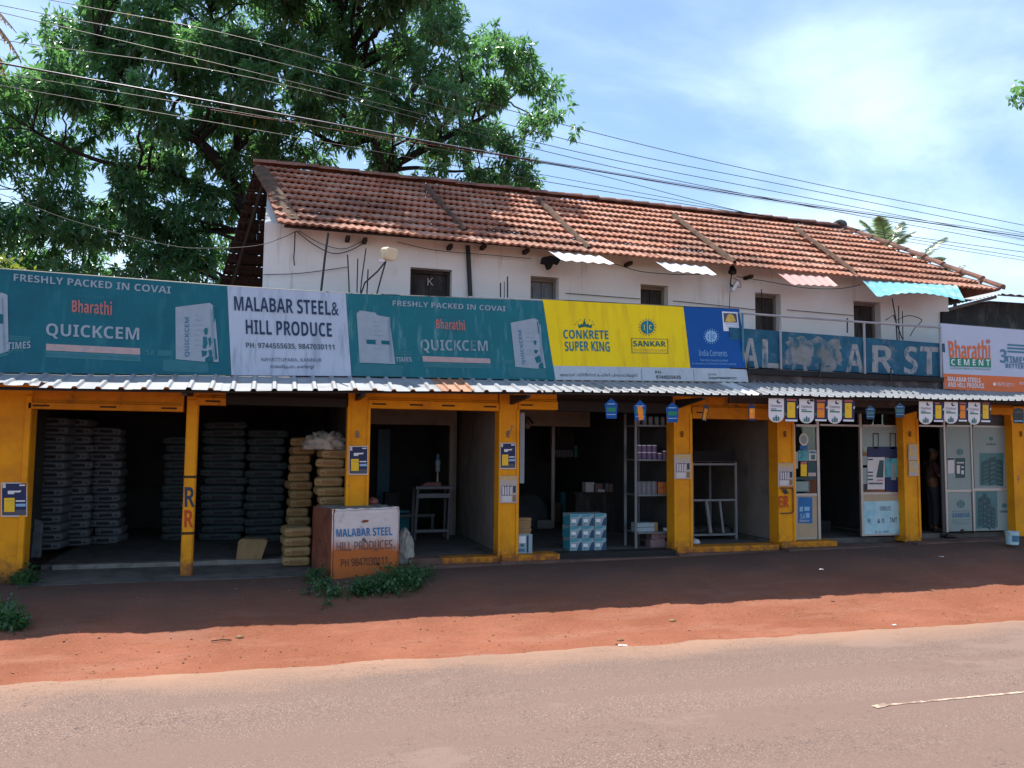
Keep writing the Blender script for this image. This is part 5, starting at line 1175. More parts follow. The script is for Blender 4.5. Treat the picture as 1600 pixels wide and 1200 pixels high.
# stack of nine blue cartons
p = atZ(890.5, 861, F4); q = atZ(945, 858.5, F4); w = (q.x-p.x)/3; hh = (ZY(890, 803, p.y)-F4)/3
rw = ['bottom', 'middle', 'top']; cl = ['left', 'centre', 'right']
for r_ in range(3):
    for c_ in range(3):
        rot = random.uniform(-.03, .03)
        o = cbox((p.x+w*(c_+.5)+random.uniform(-.005, .005), p.y+random.uniform(-.01, .01), F4+hh*r_), w*.97, .34, hh*.985, 'box_blue', f'pale blue printed carton, {rw[r_]} row {cl[c_]}, in the block of nine', 'carton', 'nine blue cartons stacked in the doorway', rot,
                 [([(.55, .03), (.97, .03), (.97, .72), (.78, .62), (.66, .30)], 'box_dark', 0), ([(.05, .72), (.6, .80), (.95, .96), (.05, .96)], 'box_teal', 0), ([(.10, .30), (.48, .30), (.48, .56), (.10, .56)], 'ink_white', 0), ([(.12, .14), (.34, .14), (.34, .22), (.12, .22)], 'ink_steel', 0), ([(.05, .05), (.95, .05), (.95, .95), (.05, .60)], 'box_teal', 1)])
# shelf rack with tins
p0 = atZ(994, 857, F4); p1 = atZ(1045, 853, F4); RX0, RX1, RYF = p0.x, p1.x, p0.y
rack = T('shelf_rack', 'tall grey steel shelf rack full of tins against the pillar', 'shelf rack', ((RX0+RX1)/2, RYF, F4)); RD = .42
ztp = ZY(994, 645, RYF)
for x, y, n_ in ((RX0, RYF, 'upright'), (RX1, RYF, 'upright'), (RX0, RYF+RD, 'upright'), (RX1, RYF+RD, 'upright')):
    mb = MB(); mb.box(x-.022, x+.022, y, y+.022, F4, ztp); mb.build(n_, M['metal_grey'], rack)
SH = []
for py in (664, 717.5, 772.5, 831):
    z = ZY(1018, py, RYF); SH.append(z); mb = MB(); mb.box(RX0+.023, RX1-.023, RYF-.012, RYF+RD, z-.028, z); mb.build('shelf', M['metal_grey'], rack)
mb = MB(); mb.tube([(RX0+.36*(RX1-RX0), RYF+RD, F4), (RX0+.36*(RX1-RX0), RYF+RD, SH[0])], .012, 5); mb.build('brace', M['metal_grey'], rack)
fx = lambda u: lerp(RX0+.06, RX1-.06, u)
for i in range(5): can((fx(.04+.2*i), RYF+.10, SH[0]), .042, .13, 'can_grey', f'{["leftmost", "second", "third", "fourth", "rightmost"][i]} small bottle on the top shelf of the steel rack', 'bottles on the top shelf', 'bottle', 'bottle', 'can_teal')
for i in range(4):
    for j in range(2): can((fx(.05+.165*i), RYF+.09, SH[1]+.118*j), .046, .105, 'can_purple', f'small purple tin, {"upper" if j else "lower"} row, {["leftmost", "second", "third", "rightmost"][i]} pair on second shelf', 'purple tins on the second shelf', lid='ink_white')
for i in range(2): can((fx(.72+.17*i), RYF+.09, SH[1]), .046, .09+.04*i, 'can_purple', ['short purple tin', 'slightly taller purple tin'][i]+' standing alone at the right of second shelf', 'purple tins on the second shelf', lid='ink_white')
for i in range(4): can((fx(.04+.165*i), RYF+.10, SH[2]), .058, .20, 'can_grey', f'tall grey tin, {["leftmost", "second", "third", "fourth"][i]} on the third shelf of the rack', 'grey tins on the third shelf', lid='metal_grey')
for i in range(2):
    for j in range(2): cbox((fx(.73+.20*i), RYF+.05, SH[2]+.105*j), .105, .14, .10, 'can_orange', f'orange packet, {"upper" if j else "lower"} {"right" if i else "left"}, on third shelf of the rack', 'packet', 'orange packets on the third shelf', name='packet')
for i in range(2): cbox((fx(.22), RYF+.04, SH[3]+.075*i), .34, .2, .07, 'box_blue', f'{"upper" if i else "lower"} flat pale blue box on the bottom shelf of the rack', 'box', 'flat blue boxes', name='box')
cbox((fx(.55), RYF+.05, SH[3]), .09, .12, .15, 'card', 'small brown carton beside flat blue boxes on the bottom shelf')
cbox((fx(.93), RYF+.05, SH[3]), .07, .1, .05, 'paper_w', 'tiny white packet at right end of the bottom shelf', 'packet', name='packet')
for i, (u, z, h_) in enumerate(((.52, 0, .13), (.74, 0, .15), (.95, 0, .09), (.56, .135, .12), (.80, .155, .11))): cbox((fx(u), RYF+.06, F4+z), .14 if u < .9 else .08, .2, h_, 'pinkbox', ['pinkish box on the floor, left one under the rack', 'larger pinkish box on the floor under the rack', 'tiny pinkish box on the floor by the right upright', 'pinkish box stacked on the left box under the rack', 'pinkish box stacked on the larger box under the rack'][i], 'box', 'pinkish boxes under the rack', name='box')
# counter and goods in the dim back of the tin shop
c0, c1 = atZ(905, 822, F4), None
cy = 2.6; cz = ZY(940, 769, cy); mb = MB(); xa, xb = atY(898, 770, cy).x, atY(988, 770, cy).x
ct = T('counter', 'dim wooden counter with cartons behind the nine blue boxes', 'counter', ((xa+xb)/2, cy, F4)); mb.box(xa, xb, cy, cy+.6, cz-.04, cz); mb.build('counter_top', M['wood'], ct); mb = MB(); mb.box(xa+.03, xb-.03, cy+.03, cy+.57, F4, cz-.041); mb.build('cabinet', M['wood'], ct)
for i, (px, w_, h_, m) in enumerate(((924, .20, .19, 'paper_w'), (936, .20, .17, 'pinkbox'), (940, .14, .055, 'paper_w'))): cbox((atY(px, 760, cy).x, cy+.04+(.0 if i < 2 else -.03), cz), w_, .2, h_, m, ['white carton on the left of dim counter', 'pinkish white carton on the dim counter beside white one', 'small white packet lying in front of cartons on the dim counter'][i])
for i in range(7): can((atY(953+5.6*i, 765, cy).x, cy+.15, cz), .05, .17-.02*(i % 2), ['can_grey', 'card', 'can_purple', 'can_orange'][i % 4], f'dim tin in the row along the counter, {["first", "second", "third", "fourth", "fifth", "sixth", "seventh"][i]} from the cartons', 'row of dim tins on the counter')
sy = 4.6; sz = ZY(910, 714, sy); mb = MB(); xa, xb = atY(865, 714, sy).x, atY(930, 714, sy).x; mb.box(xa, xb, sy, sy+.3, sz-.03, sz); mb.box(xa, xb, sy+.3, sy+.33, sz-.03, sz+.8); tag(mb.build('wall_shelf', M['wood']), 'dim wooden wall shelf carrying teal tins at the shop back', 'shelf')
for i in range(4):
    for j in range(2): can((atY(901.5+6.2*i, 712, sy).x, sy+.08, sz+.13*j), .055, .12, 'can_teal', f'teal tin on the dim wall shelf, {"upper" if j else "lower"} row, {["first", "second", "third", "last"][i]} column', 'teal tins on the wall shelf')
for i in range(5): cbox((atY(873+9.5*i, 760, 4.9).x, 4.9, F4+.0), .19, .3, .42+.12*((i*2) % 3), ['card', 'box_teal', 'card', 'pinkbox', 'card'][i], f'dim carton on the floor along the shop back, {["first", "second", "third", "fourth", "fifth"][i]} from the steel post', 'carton', 'dim cartons along the shop back')
for i in range(6): can((atY(872+4.6*i, 712, sy).x, sy+.1, sz), .045, .15, 'can_grey', f'dim grey tin left of the teal tins on wall shelf, {["first", "second", "third", "fourth", "fifth", "sixth"][i]} from left', 'dim grey tins on the wall shelf')
for i in range(3): cbox((atY(597+16*i, 835, 3.9).x, 4.0, FLOOR[3]), .30, .3, [.5, .75, .4][i], ['card', 'sack_dk', 'box_teal'][i], ['dim brown carton deep inside the bay behind steel stand', 'dim tall dark case deep inside the bay behind steel stand', 'dim teal carton deep inside the bay behind steel stand'][i])
# left side of that shop: carton, pile of papers, dark sack, low block, lantern bracket
p = atZ(820, 865, F4); cbox((p.x, p.y, F4), .25, .22, .30, 'box_blue', 'white and blue carton standing by the pillar foot', 'carton', None, .03, [([(.1, .55), (.55, .55), (.55, .9), (.1, .9)], 'ink_white', 0), ([(.2, .52), (.32, .46), (.44, .52), (.40, .38), (.24, .38)], 'ink_navy', 0), ([(.62, .05), (.74, .05), (.74, .95), (.62, .95)], 'ink_navy', 0), ([(.08, .1), (.5, .1), (.5, .25), (.08, .25)], 'ink_steel', 0)])
pl = T('paper_pile', 'pile of flattened brown cartons on top of the white and blue carton', 'pile', (p.x, p.y, F4+.301))
for i in range(6):
    mb = MB(); mb.box(p.x-.13+random.uniform(-.012, .012), p.x+.11+random.uniform(-.012, .012), p.y+.02, p.y+.22, F4+.302+.042*i, F4+.302+.042*i+.038); mb.build('sheet_bundle', M['card'], pl)
p = atZ(832, 826, F4); lump('dark_sack', (p.x, p.y+.3, F4), (.42, .35, .48), M['sack_dk'], 'dim bulging dark sack on the floor behind the paper pile', 'sack', .2, 1.6, 5, flat=.5)
p = atZ(852, 826, F4); cbox((p.x, p.y, F4), .34, .3, .17, 'conc_lt', 'low pale block on the floor left of the steel post', 'block', name='block')
lx = atY(825, 660, 2.9); lamp = T('wall_lamp', 'small diamond shaped wall lamp on the inner lintel', 'lamp', lx)
mb = MB(); mb.tube([lx+Vector((-.11, 0, -.02)), lx+Vector((0, 0, .10)), lx+Vector((.11, 0, -.02))], .022, 4); mb.build('hood', M['metal_dk'], lamp); mb = MB(); mb.lathe(lx+Vector((-.01, 0, -.13)), [(.02, 0), (.06, .03), (.06, .09), (.03, .13)], 10); mb.build('bulb', M['lintel'], lamp, smooth=True)
# steel stand with bottle and books in the third bay
sy = 2.35
def at3(px, py): return atY(px, py, sy)
st = T('steel_stand', 'light grey welded steel stand with drawer in the third bay', 'stand', at3(676, 838))
zf = FLOOR[3]; a, b = at3(648, 836), at3(700, 836); c, d = at3(653.5, 760), at3(704, 759); zt_ = c.z; dp = .42
for lo, hi in ((a, c), (b, d)):
    for dy_ in (0, dp):
        mb = MB(); mb.tube([(lo.x+(.02 if dy_ else 0), sy+dy_, zf), (hi.x, sy+dy_, zt_-.05)], .024, 4); mb.build('leg', M['stand'], st)
mb = MB(); mb.box(c.x-.05, d.x+.05, sy-.04, sy+dp+.04, zt_-.05, zt_); mb.build('top', M['stand'], st, bevel=.006)
mb = MB(); mb.box(c.x+.0, d.x-.0, sy-.022, sy+dp, zt_-.21, zt_-.13); mb.build('drawer', M['stand'], st, bevel=.005)
zr_ = at3(676, 829).z
mb = MB(); mb.box(a.x, b.x, sy-.018, sy+.018, zr_-.03, zr_+.02); mb.build('crossbar', M['stand'], st)
p = atY(683.5, 759, sy+.15); bt = T('pump_bottle', 'blue and white pump bottle standing on the steel stand', 'bottle', (p.x, sy+.15, zt_)); mb = MB(); mb.lathe((p.x, sy+.15, zt_), [(.022, 0), (.018, .22), (.012, .23), (.012, .26)], 8); mb.build('tube', M['alu'], bt)
mb = MB(); mb.lathe((p.x, sy+.15, zt_+.26), [(.04, 0), (.05, .04), (.035, .10), (.05, .12), (.05, .20), (.03, .22)], 10); mb.build('head', M['box_blue'], bt, smooth=True); mb = MB(); mb.lathe((p.x, sy+.15, zt_+.48), [(.03, 0), (.03, .10)], 8); mb.build('cap', M['ink_steel'], bt)
for i in range(3): cbox((c.x+.26+.02*i, sy+.08, zt_+.026*i), .36-.05*i, .24, .024, ['pinkbox', 'print_red', 'ink_grey'][i], ['lowest pinkish book', 'red covered middle book', 'grey top book'][i]+' in the small pile on the steel stand', 'book', 'books on the steel stand', name='book')
# low pale bench rail behind the stand
p = atY(640, 822, 3.6); mb = MB(); mb.box(p.x-.35, p.x+.5, 3.6, 3.9, .35, .40); mb.box(p.x-.33, p.x-.28, 3.62, 3.88, zf, .349); mb.box(p.x+.43, p.x+.48, 3.62, 3.88, zf, .349); tag(mb.build('bench', M['metal_grey']), 'low dim bench standing behind the steel stand', 'bench')
lump('cloth_bundle', atY(582, 778, 1.2)-Vector((0, 0, .08)), (.09, .1, .07), M['print_red'], 'small red and white cloth bundle beside the pillar above stone', 'bundle', .4, 3, 2)
p = atY(582, 779, 1.2); mb = MB(); mb.box(p.x-.25, p.x+.12, 1.1, 1.5, FLOOR[3], p.z-.075); tag(mb.build('crate', M['wood']), 'dark crate under the cloth bundle beside the pillar', 'crate')

# rack of rods and pipes in the fifth bay
ry = .80; X = lambda px, py=780: atY(px, py, ry).x; Zr = lambda px, py: ZY(px, py, ry)
pr = T('pipe_rack', 'pale pipe rack holding rods and dark hardware in the fifth bay', 'rack', (X(1118), ry, F5))
for x in (X(1082.5), X(1150.5)):
    for dy_ in (0, .9):
        mb = MB(); mb.box(x-.02, x+.02, ry+dy_, ry+dy_+.04, F5, Zr(1118, 722)); mb.build('upright', M['pipe_w'], pr)
for py in (725, 781, 835):
    z = Zr(1118, py); mb = MB(); mb.box(X(1082.5)+.021, X(1150.5)-.021, ry, ry+.04, z-.022, z+.012); mb.build('crossbar', M['pipe_w'], pr)
mb = MB(); z = Zr(1118, 722); mb.box(X(1082), X(1151), ry-.02, ry+.98, z, z+.02); mb.build('shelf', M['wood'], pr)
mb = MB(); z = Zr(1118, 833); mb.box(X(1084), X(1149), ry+.05, ry+.9, z-.02, z); mb.build('shelf', M['wood'], pr)
cbox(((X(1084)+X(1150))/2, ry+.02, Zr(1118, 722)+.021), (X(1150)-X(1084))*.98, .9, .18, 'cloth_dk', 'long dark covered trunk on top of the pipe rack', 'trunk', name='trunk')
for i, (xa, xb) in enumerate(((1102, 1106), (1123, 1126))):
    mb = MB(); mb.tube([(X(xa), ry-.03, Zr(xa, 782)), (X(xb), ry-.08, Zr(xb, 832))], .034 if not i else .022, 8); tag(mb.build('pvc_pipe', M['pipe_w']), ['thick white pipe leaning in the pipe rack', 'thin white pipe leaning in the pipe rack'][i], 'pipe')
for i in range(5): lump('hardware_heap', (X(1090+13*i), ry+.25, Zr(1118, 833)+.0), (.14, .16, .09+.02*(i % 2)), M['metal_dk'], f'dark heap of fittings on the low rack shelf, {["leftmost", "second", "middle", "fourth", "rightmost"][i]} of five', 'fittings', .6, 4, i, 16, 10, group='heaps of fittings on the rack')
p = atZ(1090, 850, F5); lump('polythene_bag', (p.x, p.y+.1, F5), (.09, .08, .06), M['paper_w'], 'crumpled clear polythene bag on the floor under the rack', 'bag', .6, 4, 8, 16, 10)
mb = MB(); x = atY(1149.5, 680, 2.9); mb.box(x.x-.025, x.x+.025, 2.9, 2.95, Zr(1118, 722)+.3, ZY(1150, 657, 2.9)); tag(mb.build('pipe_stub', M['plank']), 'pale upright pipe against back opening of the fifth bay', 'pipe')
pa, pb_ = atY(1165, 764, 1.35), atY(1176, 703, 1.6); mb = MB(); mb.hexa([(pa.x-.07, pa.y, F5), (pa.x+.09, pa.y, F5), (pa.x+.09, pa.y+.03, F5), (pa.x-.07, pa.y+.03, F5), (pb_.x-.03, pb_.y, pb_.z), (pb_.x+.06, pb_.y, pb_.z+.04), (pb_.x+.06, pb_.y+.03, pb_.z+.04), (pb_.x-.03, pb_.y+.03, pb_.z)]); tag(mb.build('plank', M['plank']), 'pale plank leaning on the grey wall beside the pipe rack', 'plank')
mb = MB(); q0 = atY(1160, 780, 1.9); q1 = atY(1181, 780, 1.9); mb.hexa([(q0.x, 1.9, F5), (q1.x, 1.5, F5), (q1.x, 1.55, F5), (q0.x, 1.95, F5), (q0.x+.05, 2.0, 1.45), (q1.x, 1.75, 1.55), (q1.x, 1.8, 1.55), (q0.x+.05, 2.05, 1.45)]); tag(mb.build('door_leaf', M['wood']), 'dark unhung door leaf leaning behind the pale plank', 'door')
p = atZ(1192, 838, F5); lump('rag_heap', (p.x, p.y+.1, F5), (.22, .12, .08), M['sack_dk'], 'dark rag heap on the floor at the grey wall foot', 'rags', .5, 3, 6, 18, 10)
# boxes seen through the open door of the beige panelled shop
for i, (px, py, w_, h_) in enumerate(((1306, 834, .30, .07), (1306, 823, .30, .07), (1290, 834, .12, .30), (1330, 834, .22, .2))):
    p = atZ(px, 836, F6); cbox((p.x, p.y+.7, F6+(.18 if i == 1 else 0)), w_, .2, h_ if i > 1 else .17, ['box_blue', 'box_blue', 'sack_dk', 'sack_dk'][i], ['lower blue banded carton inside the dark open door', 'upper blue banded carton inside the dark open door', 'dark narrow case left of the banded cartons', 'dark case right of the banded cartons'][i], 'carton', None, 0, [([(.02, .3), (.98, .3), (.98, .98), (.02, .98)], 'box_dark', 0)] if i < 2 else None)

# ------------------------------------------------------------------ footwear, paint bucket on the steps
def shoe(px, py, z, rz, label, s=1.0):
    p = atZ(px, py, z); mb = MB(); L = .27*s
    sec = [(-.5, .034, .075), (-.3, .040, .085), (-.05, .036, .07), (.2, .044, .05), (.42, .040, .035), (.5, .02, .02)]
    n = 10
    for t, w_, h_ in sec:
        for k in range(n):
            a = 2*math.pi*k/n; mb.v.append(Vector((math.cos(rz)*t*L - math.sin(rz)*w_*math.cos(a), math.sin(rz)*t*L + math.cos(rz)*w_*math.cos(a), max(0, h_*.5+h_*.5*math.sin(a)))) + p)
    for i in range(len(sec)-1):
        for k in range(n): mb.f.append((i*n+k, i*n+(k+1) % n, (i+1)*n+(k+1) % n, (i+1)*n+k)); mb.m.append(0)
    mb.f += [tuple(range(n))[::-1], tuple(len(mb.v)-n+k for k in range(n))]; mb.m += [0, 0]
    tag(mb.build('shoe', M['shoe'], smooth=True), label, 'shoe', 'shoes left on the step')
zst = FLOOR[7]-.09
shoe(1494, 833, FLOOR[7], 2.6, 'black shoe under the round emblem panel, left one on upper step'); shoe(1512, 831.5, FLOOR[7], 2.2, 'black shoe under the lettered film panel, right one on upper step')
shoe(1474, 840, zst, .3, 'black shoe on the lower step, nearest the doorway'); shoe(1486, 841, zst, .1, 'black shoe on the lower step, middle of three'); shoe(1498, 839, zst, -.4, 'black shoe on the lower step, farthest right of three')
p = atZ(1582, 851, FLOOR[7]-.1); bk = T('paint_bucket', 'pale blue paint bucket on the step at the far right', 'bucket', p)
mb = MB(); mb.lathe(p, [(.085, 0), (.10, .01), (.112, .22), (.117, .222), (.117, .235), (.105, .235)], 18); mb.build('bucket', M['board_lb'], bk, smooth=False)
mb = MB(); mb.lathe(p+Vector((0, 0, .06)), [(.1055, 0), (.112, .11)], 18); mb.f = mb.f[:-2]; mb.m = mb.m[:-2]; mb.f = [f for i, f in enumerate(mb.f) if 11 <= i <= 15]; mb.m = [0]*len(mb.f); us = sorted({i for f in mb.f for i in f}); mp_i = {a: k for k, a in enumerate(us)}; mb.v = [mb.v[i] for i in us]; mb.f = [tuple(mp_i[i] for i in f) for f in mb.f]; mb.build('label', M['ink_steel'], bk)
mb = MB(); mb.tube([p+Vector((.118*math.cos(a), -.02-.10*math.sin(a)*.5, .22-.10*math.sin(a))) for a in [math.pi*i/8 for i in range(9)]], .004, 5); mb.build('handle', M['metal_grey'], bk)
# scraps of litter on the dirt
def litter(px, py, mat, label, cat, z=None, s=.05):
    p = atZ(px, py, -.3); zz_ = gz(p.x, p.y)
    for _ in range(3): p = atZ(px, py, zz_); zz_ = gz(p.x, p.y)
    mb = MB(); a = random.random()*3; n = 5
    for j in range(n+1):
        for i in range(n+1): u, v = i/n-.5, j/n-.5; mb.v.append(p+Vector(((u*math.cos(a)-v*math.sin(a)*.6)*s*2, (u*math.sin(a)+v*math.cos(a)*.6)*s*2, .012+.02*abs(mnoise.noise(Vector((u*4, v*4, px)))))))
    mb.f = [(j*(n+1)+i, j*(n+1)+i+1, (j+1)*(n+1)+i+1, (j+1)*(n+1)+i) for j in range(n) for i in range(n)]; mb.m = [0]*len(mb.f)
    tag(mb.build('litter', M[mat]), label, cat, 'scraps of litter')
litter(973, 1010, 'paper_w', 'white paper scrap on the dirt at the road edge', 'litter'); litter(1397, 978, 'paper_w', 'white scrap on the sunlit dirt toward the right', 'litter', s=.035); litter(300, 981, 'plast_y', 'yellowish leaf scrap at the shadow edge on the left', 'litter', s=.045); litter(1471, 871, 'paper_w', 'white scrap in the shade before the dark doorway', 'litter', s=.035); litter(1283, 891, 'paper_w', 'white scrap in the shade before the open glass shop', 'litter', s=.03)
def clod(px, py, s, label):
    p = atZ(px, py, -.4); zz_ = gz(p.x, p.y); p = atZ(px, py, zz_); lump('stone', (p.x, p.y, gz(p.x, p.y)-.01), (s, s*.8, s*.6), M['bag_print_k'], label, 'stone', .3, 2, px, 12, 8, group='loose stones on the dirt')
clod(375, 981, .05, 'dark stone on the sunlit dirt below the thin post'); clod(1051, 978, .05, 'brown stone on the sunlit dirt below the can rack pillar'); clod(1240, 966, .03, 'small brown stone on the sunlit dirt near the right'); clod(969, 1002, .045, 'reddish stone near the road edge mid picture'); clod(1525, 973, .03, 'small stone at the road edge far right')
p = atZ(345, 999, -.4); p.z = gz(p.x, p.y)+.012; mb = MB(); mb.tube([p+Vector((-.10, 0, 0)), p+Vector((0, .01, .006)), p+Vector((.11, .0, 0))], .006, 5); tag(mb.build('twig', M['bark']), 'short dry twig lying on the sunlit dirt', 'twig')
# ------------------------------------------------------------------ trees and plants
import numpy as np
NR = np.random.RandomState(11)
def inpoly(x, y, P):
    c = False; n = len(P)
    for i in range(n):
        (x1, y1), (x2, y2) = P[i], P[(i+1) % n]
        if (y1 > y) != (y2 > y) and x < (x2-x1)*(y-y1)/(y2-y1)+x1: c = not c
    return c
def toPix(p):
    d = p-CAM; z = d.dot(FW); return (800+F_PX*d.dot(RT)/z, 600-F_PX*d.dot(UP)/z)
def leafcloud(centers, dirs, nl, lmin, lmax, wr, droop, name, mat, parent=None, loc=None, spread=1.0, tint0=.35, tints=None):
    """many folded leaves: nl leaves round every twig tip"""
    C = np.repeat(np.array([tuple(c) for c in centers]), nl, 0); D = np.repeat(np.array([tuple(d) for d in dirs]), nl, 0); n = len(C)
    a = NR.randn(n, 3)*spread; ax = D*.7 + a*.75; ax[:, 2] -= droop*np.abs(NR.randn(n)); ax /= np.linalg.norm(ax, axis=1)[:, None]
    L = NR.uniform(lmin, lmax, n)[:, None]; ref = NR.randn(n, 3)*.45 + np.array([0, 0, 1.0]); side = np.cross(ax, ref); side /= np.linalg.norm(side, axis=1)[:, None]
    nrm = np.cross(side, ax); nrm *= np.sign(nrm[:, 2:3]+1e-6)
    base = C + ax*NR.uniform(.01, .05, n)[:, None] + NR.randn(n, 3)*.03
    w = L*wr; drop = np.zeros((n, 3)); drop[:, 2] = -1; 
    m1 = base+ax*L*.45; tip = base+ax*L*.98+drop*L*NR.uniform(.05, .25, n)[:, None]
    V = np.stack([base, m1-side*w+nrm*w*.45, m1, m1+side*w+nrm*w*.45, tip], 1).reshape(-1, 3)
    k = np.arange(n)[:, None]*5
    F = np.concatenate([k+np.array([[0, 2, 1]]), k+np.array([[0, 3, 2]]), k+np.array([[1, 2, 4]]), k+np.array([[2, 3, 4]])], 1).reshape(-1)
    Lc = np.array(ORG[parent.name] if parent is not None else loc)
    me = bpy.data.meshes.new(name); me.vertices.add(n*5); me.vertices.foreach_set('co', (V-Lc).astype(np.float32).ravel()); nt = n*4
    me.loops.add(nt*3); me.loops.foreach_set('vertex_index', F.astype(np.int32)); me.polygons.add(nt); me.polygons.foreach_set('loop_start', np.arange(nt, dtype=np.int32)*3)
    t = np.clip(NR.normal(tint0, .2, n), 0, .9) if tints is None else np.clip(np.repeat(np.array(tints), nl)+NR.normal(0, .18, n), 0, .93); t[NR.rand(n) < .004] = 1.0
    at = me.attributes.new('tint', 'FLOAT', 'POINT'); at.data.foreach_set('value', np.repeat(t, 5).astype(np.float32))
    me.materials.append(mat); me.update(calc_edges=True); me.validate()
    o = bpy.data.objects.new(name, me); COL.objects.link(o); ORG[o.name] = Vector(Lc)
    if parent is not None: o.parent = parent
    else: o.location = Lc
    return o
def branchcurve(a, b, n=6, sag=.15, seed=0):
    r = random.Random(seed); a = Vector(a); b = Vector(b); L = (b-a).length
    return [a.lerp(b, t/n)+Vector((r.uniform(-1, 1), r.uniform(-1, 1), r.uniform(-.5, 1)))*L*.05*math.sin(math.pi*t/n)+Vector((0, 0, sag*L*math.sin(math.pi*t/n)*.5)) for t in range(n+1)]
def tree(label, base, limbs, outline, holes, space, seed, yr, ros, nl=13, extra=()):
    rn = random.Random(seed); root = T('mango_tree', label, 'tree', base, 'mango trees behind the building')
    mb = MB(); nodes = []
    for pts, r0, r1 in limbs:
        P_ = [Vector(base)] if pts[0] is None else [atY(*pts[0])]
        P_ += [atY(*p) for p in pts[1:]]
        # smooth the limb
        Q = [P_[0]]
        for i in range(len(P_)-1):
            for t in range(1, 5):
                u = t/4; p0 = P_[max(i-1, 0)]; p1 = P_[i]; p2 = P_[i+1]; p3 = P_[min(i+2, len(P_)-1)]
                Q.append(.5*((2*p1)+(p2-p0)*u+(2*p0-5*p1+4*p2-p3)*u*u+(3*p1-p0-3*p2+p3)*u*u*u))
        rr = [lerp(r0, r1, i/(len(Q)-1))*(.68 if Q[i].z > 4 else .85) for i in range(len(Q))]; mb.tube(Q, rr, 8, cap=False); nodes += list(zip(Q, rr))
    xs_ = [p[0] for p in outline]; ys_ = [p[1] for p in outline]; lobes = []; tries = 0
    while tries < 9000:
        tries += 1; x = rn.uniform(min(xs_), max(xs_)); y = rn.uniform(min(ys_), max(ys_))
        if not inpoly(x, y, outline): continue
        if any(((x-hx)/(rx+14))**2+((y-hy)/(ry+14))**2 < 1 for hx, hy, rx, ry in holes): continue
        if any((x-q[0])**2+(y-q[1])**2 < space**2 and rn.random() < .97 for q in lobes): continue
        lobes.append((x, y))
    cs, ds, tn = [], [], []
    for x, y, c in [(x, y, None) for x, y in lobes] + [(None, None, Vector(q)) for q in extra]:
        if c is None: Y = rn.uniform(*(yr if y < 190 else (max(yr[0], 8.3), yr[1]))); c = atY(x, y, Y)
        else: Y = c.y
        R = rn.uniform(.7, 1.1)*space*(Y+12)/1250
        nd = min(nodes, key=lambda q: (q[0]-c).length+(0 if q[0].z < c.z else 1.0)); bc = branchcurve(nd[0], c, 6, .1, rn.random()); r0 = min(nd[1]*.6, .07)
        mb.tube(bc, [lerp(r0, .014, i/6) for i in range(7)], 5, cap=False)
        shade = rn.uniform(-.16, .32)
        for i in range(ros):
            d = Vector((rn.gauss(0, 1), rn.gauss(0, 1), rn.gauss(.25, .9))).normalized(); k = rn.random()**.45
            p = c+Vector((d.x*R, d.y*R, d.z*R*.8))*k; px, py = toPix(p)
            if any(((px-hx)/rx)**2+((py-hy)/ry)**2 < rn.uniform(.5, 1.0) for hx, hy, rx, ry in holes): continue
            if x is not None and not inpoly(px, py, outline) and rn.random() < .75: continue
            if p.y < 8.2 and p.z < 8.0 and p.x > -1.3: continue
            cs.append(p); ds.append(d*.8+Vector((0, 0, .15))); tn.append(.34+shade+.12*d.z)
            if i % 4 == 0: mb.tube([c.lerp(p, .15), c.lerp(p, .6)+Vector((0, 0, .05)), p], [.010, .007, .004], 3, cap=False)
    mb.build('trunk', M['bark'], root)
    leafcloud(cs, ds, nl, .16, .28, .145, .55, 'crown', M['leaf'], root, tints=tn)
    return root, cs
OA = [(-60, 150), (0, 128), (40, 116), (70, 104), (64, 62), (80, 40), (112, 28), (140, -10), (130, -90), (240, -200), (430, -270), (440, 0), (430, 130), (420, 250), (395, 260), (370, 330), (345, 445), (300, 452), (-60, 452)]
HA = [(277, 163, 26, 14), (92, 197, 30, 16), (176, 226, 36, 15), (150, 290, 30, 33), (14, 290, 18, 26), (243, 317, 18, 9), (186, 405, 20, 17), (422, 146, 16, 11), (110, 398, 14, 12), (215, 200, 16, 10)]
OB = [(398, 262), (420, 130), (430, -270), (600, -240), (690, -110), (700, 0), (718, 18), (716, 52), (745, 36), (772, 46), (795, 70), (830, 62), (850, 95), (856, 125), (870, 168), (880, 186), (852, 207), (838, 236), (826, 262), (850, 280), (854, 306), (700, 294), (560, 272), (420, 254)]
HB = [(440, 101, 13, 12), (423, 145, 18, 12), (486, 210, 30, 15), (640, 156, 16, 10), (545, 252, 30, 13), (640, 258, 28, 16), (797, 172, 25, 11), (652, 62, 10, 9), (690, 89, 13, 9), (738, 40, 14, 10), (570, 140, 9, 7), (850, 238, 20, 18)]
ba = atY(392, 430, 9.0); ba.z = -.1
tree('broad mango tree with dark crown behind the left gable and teal billboard', ba, [([None, (388, 380, 9), (376, 320, 9), (352, 268, 8.8), (312, 222, 8.5), (262, 182, 8.2), (200, 130, 8), (150, 70, 7.8)], .34, .07), ([(372, 310, 8.9), (300, 285, 8.6), (250, 266, 8.4), (180, 258, 8.2), (115, 236, 8), (52, 205, 7.8)], .15, .04), ([(356, 272, 8.8), (372, 200, 9.2), (350, 110, 9.5), (330, 20, 9.6)], .17, .05), ([(384, 360, 9), (300, 360, 9.6), (200, 352, 10), (90, 340, 10.2)], .14, .04)], OA, HA, 39, 21, (5.6, 11.0), 42)
bb_ = atY(594, 300, 9.6); bb_.z = -.1
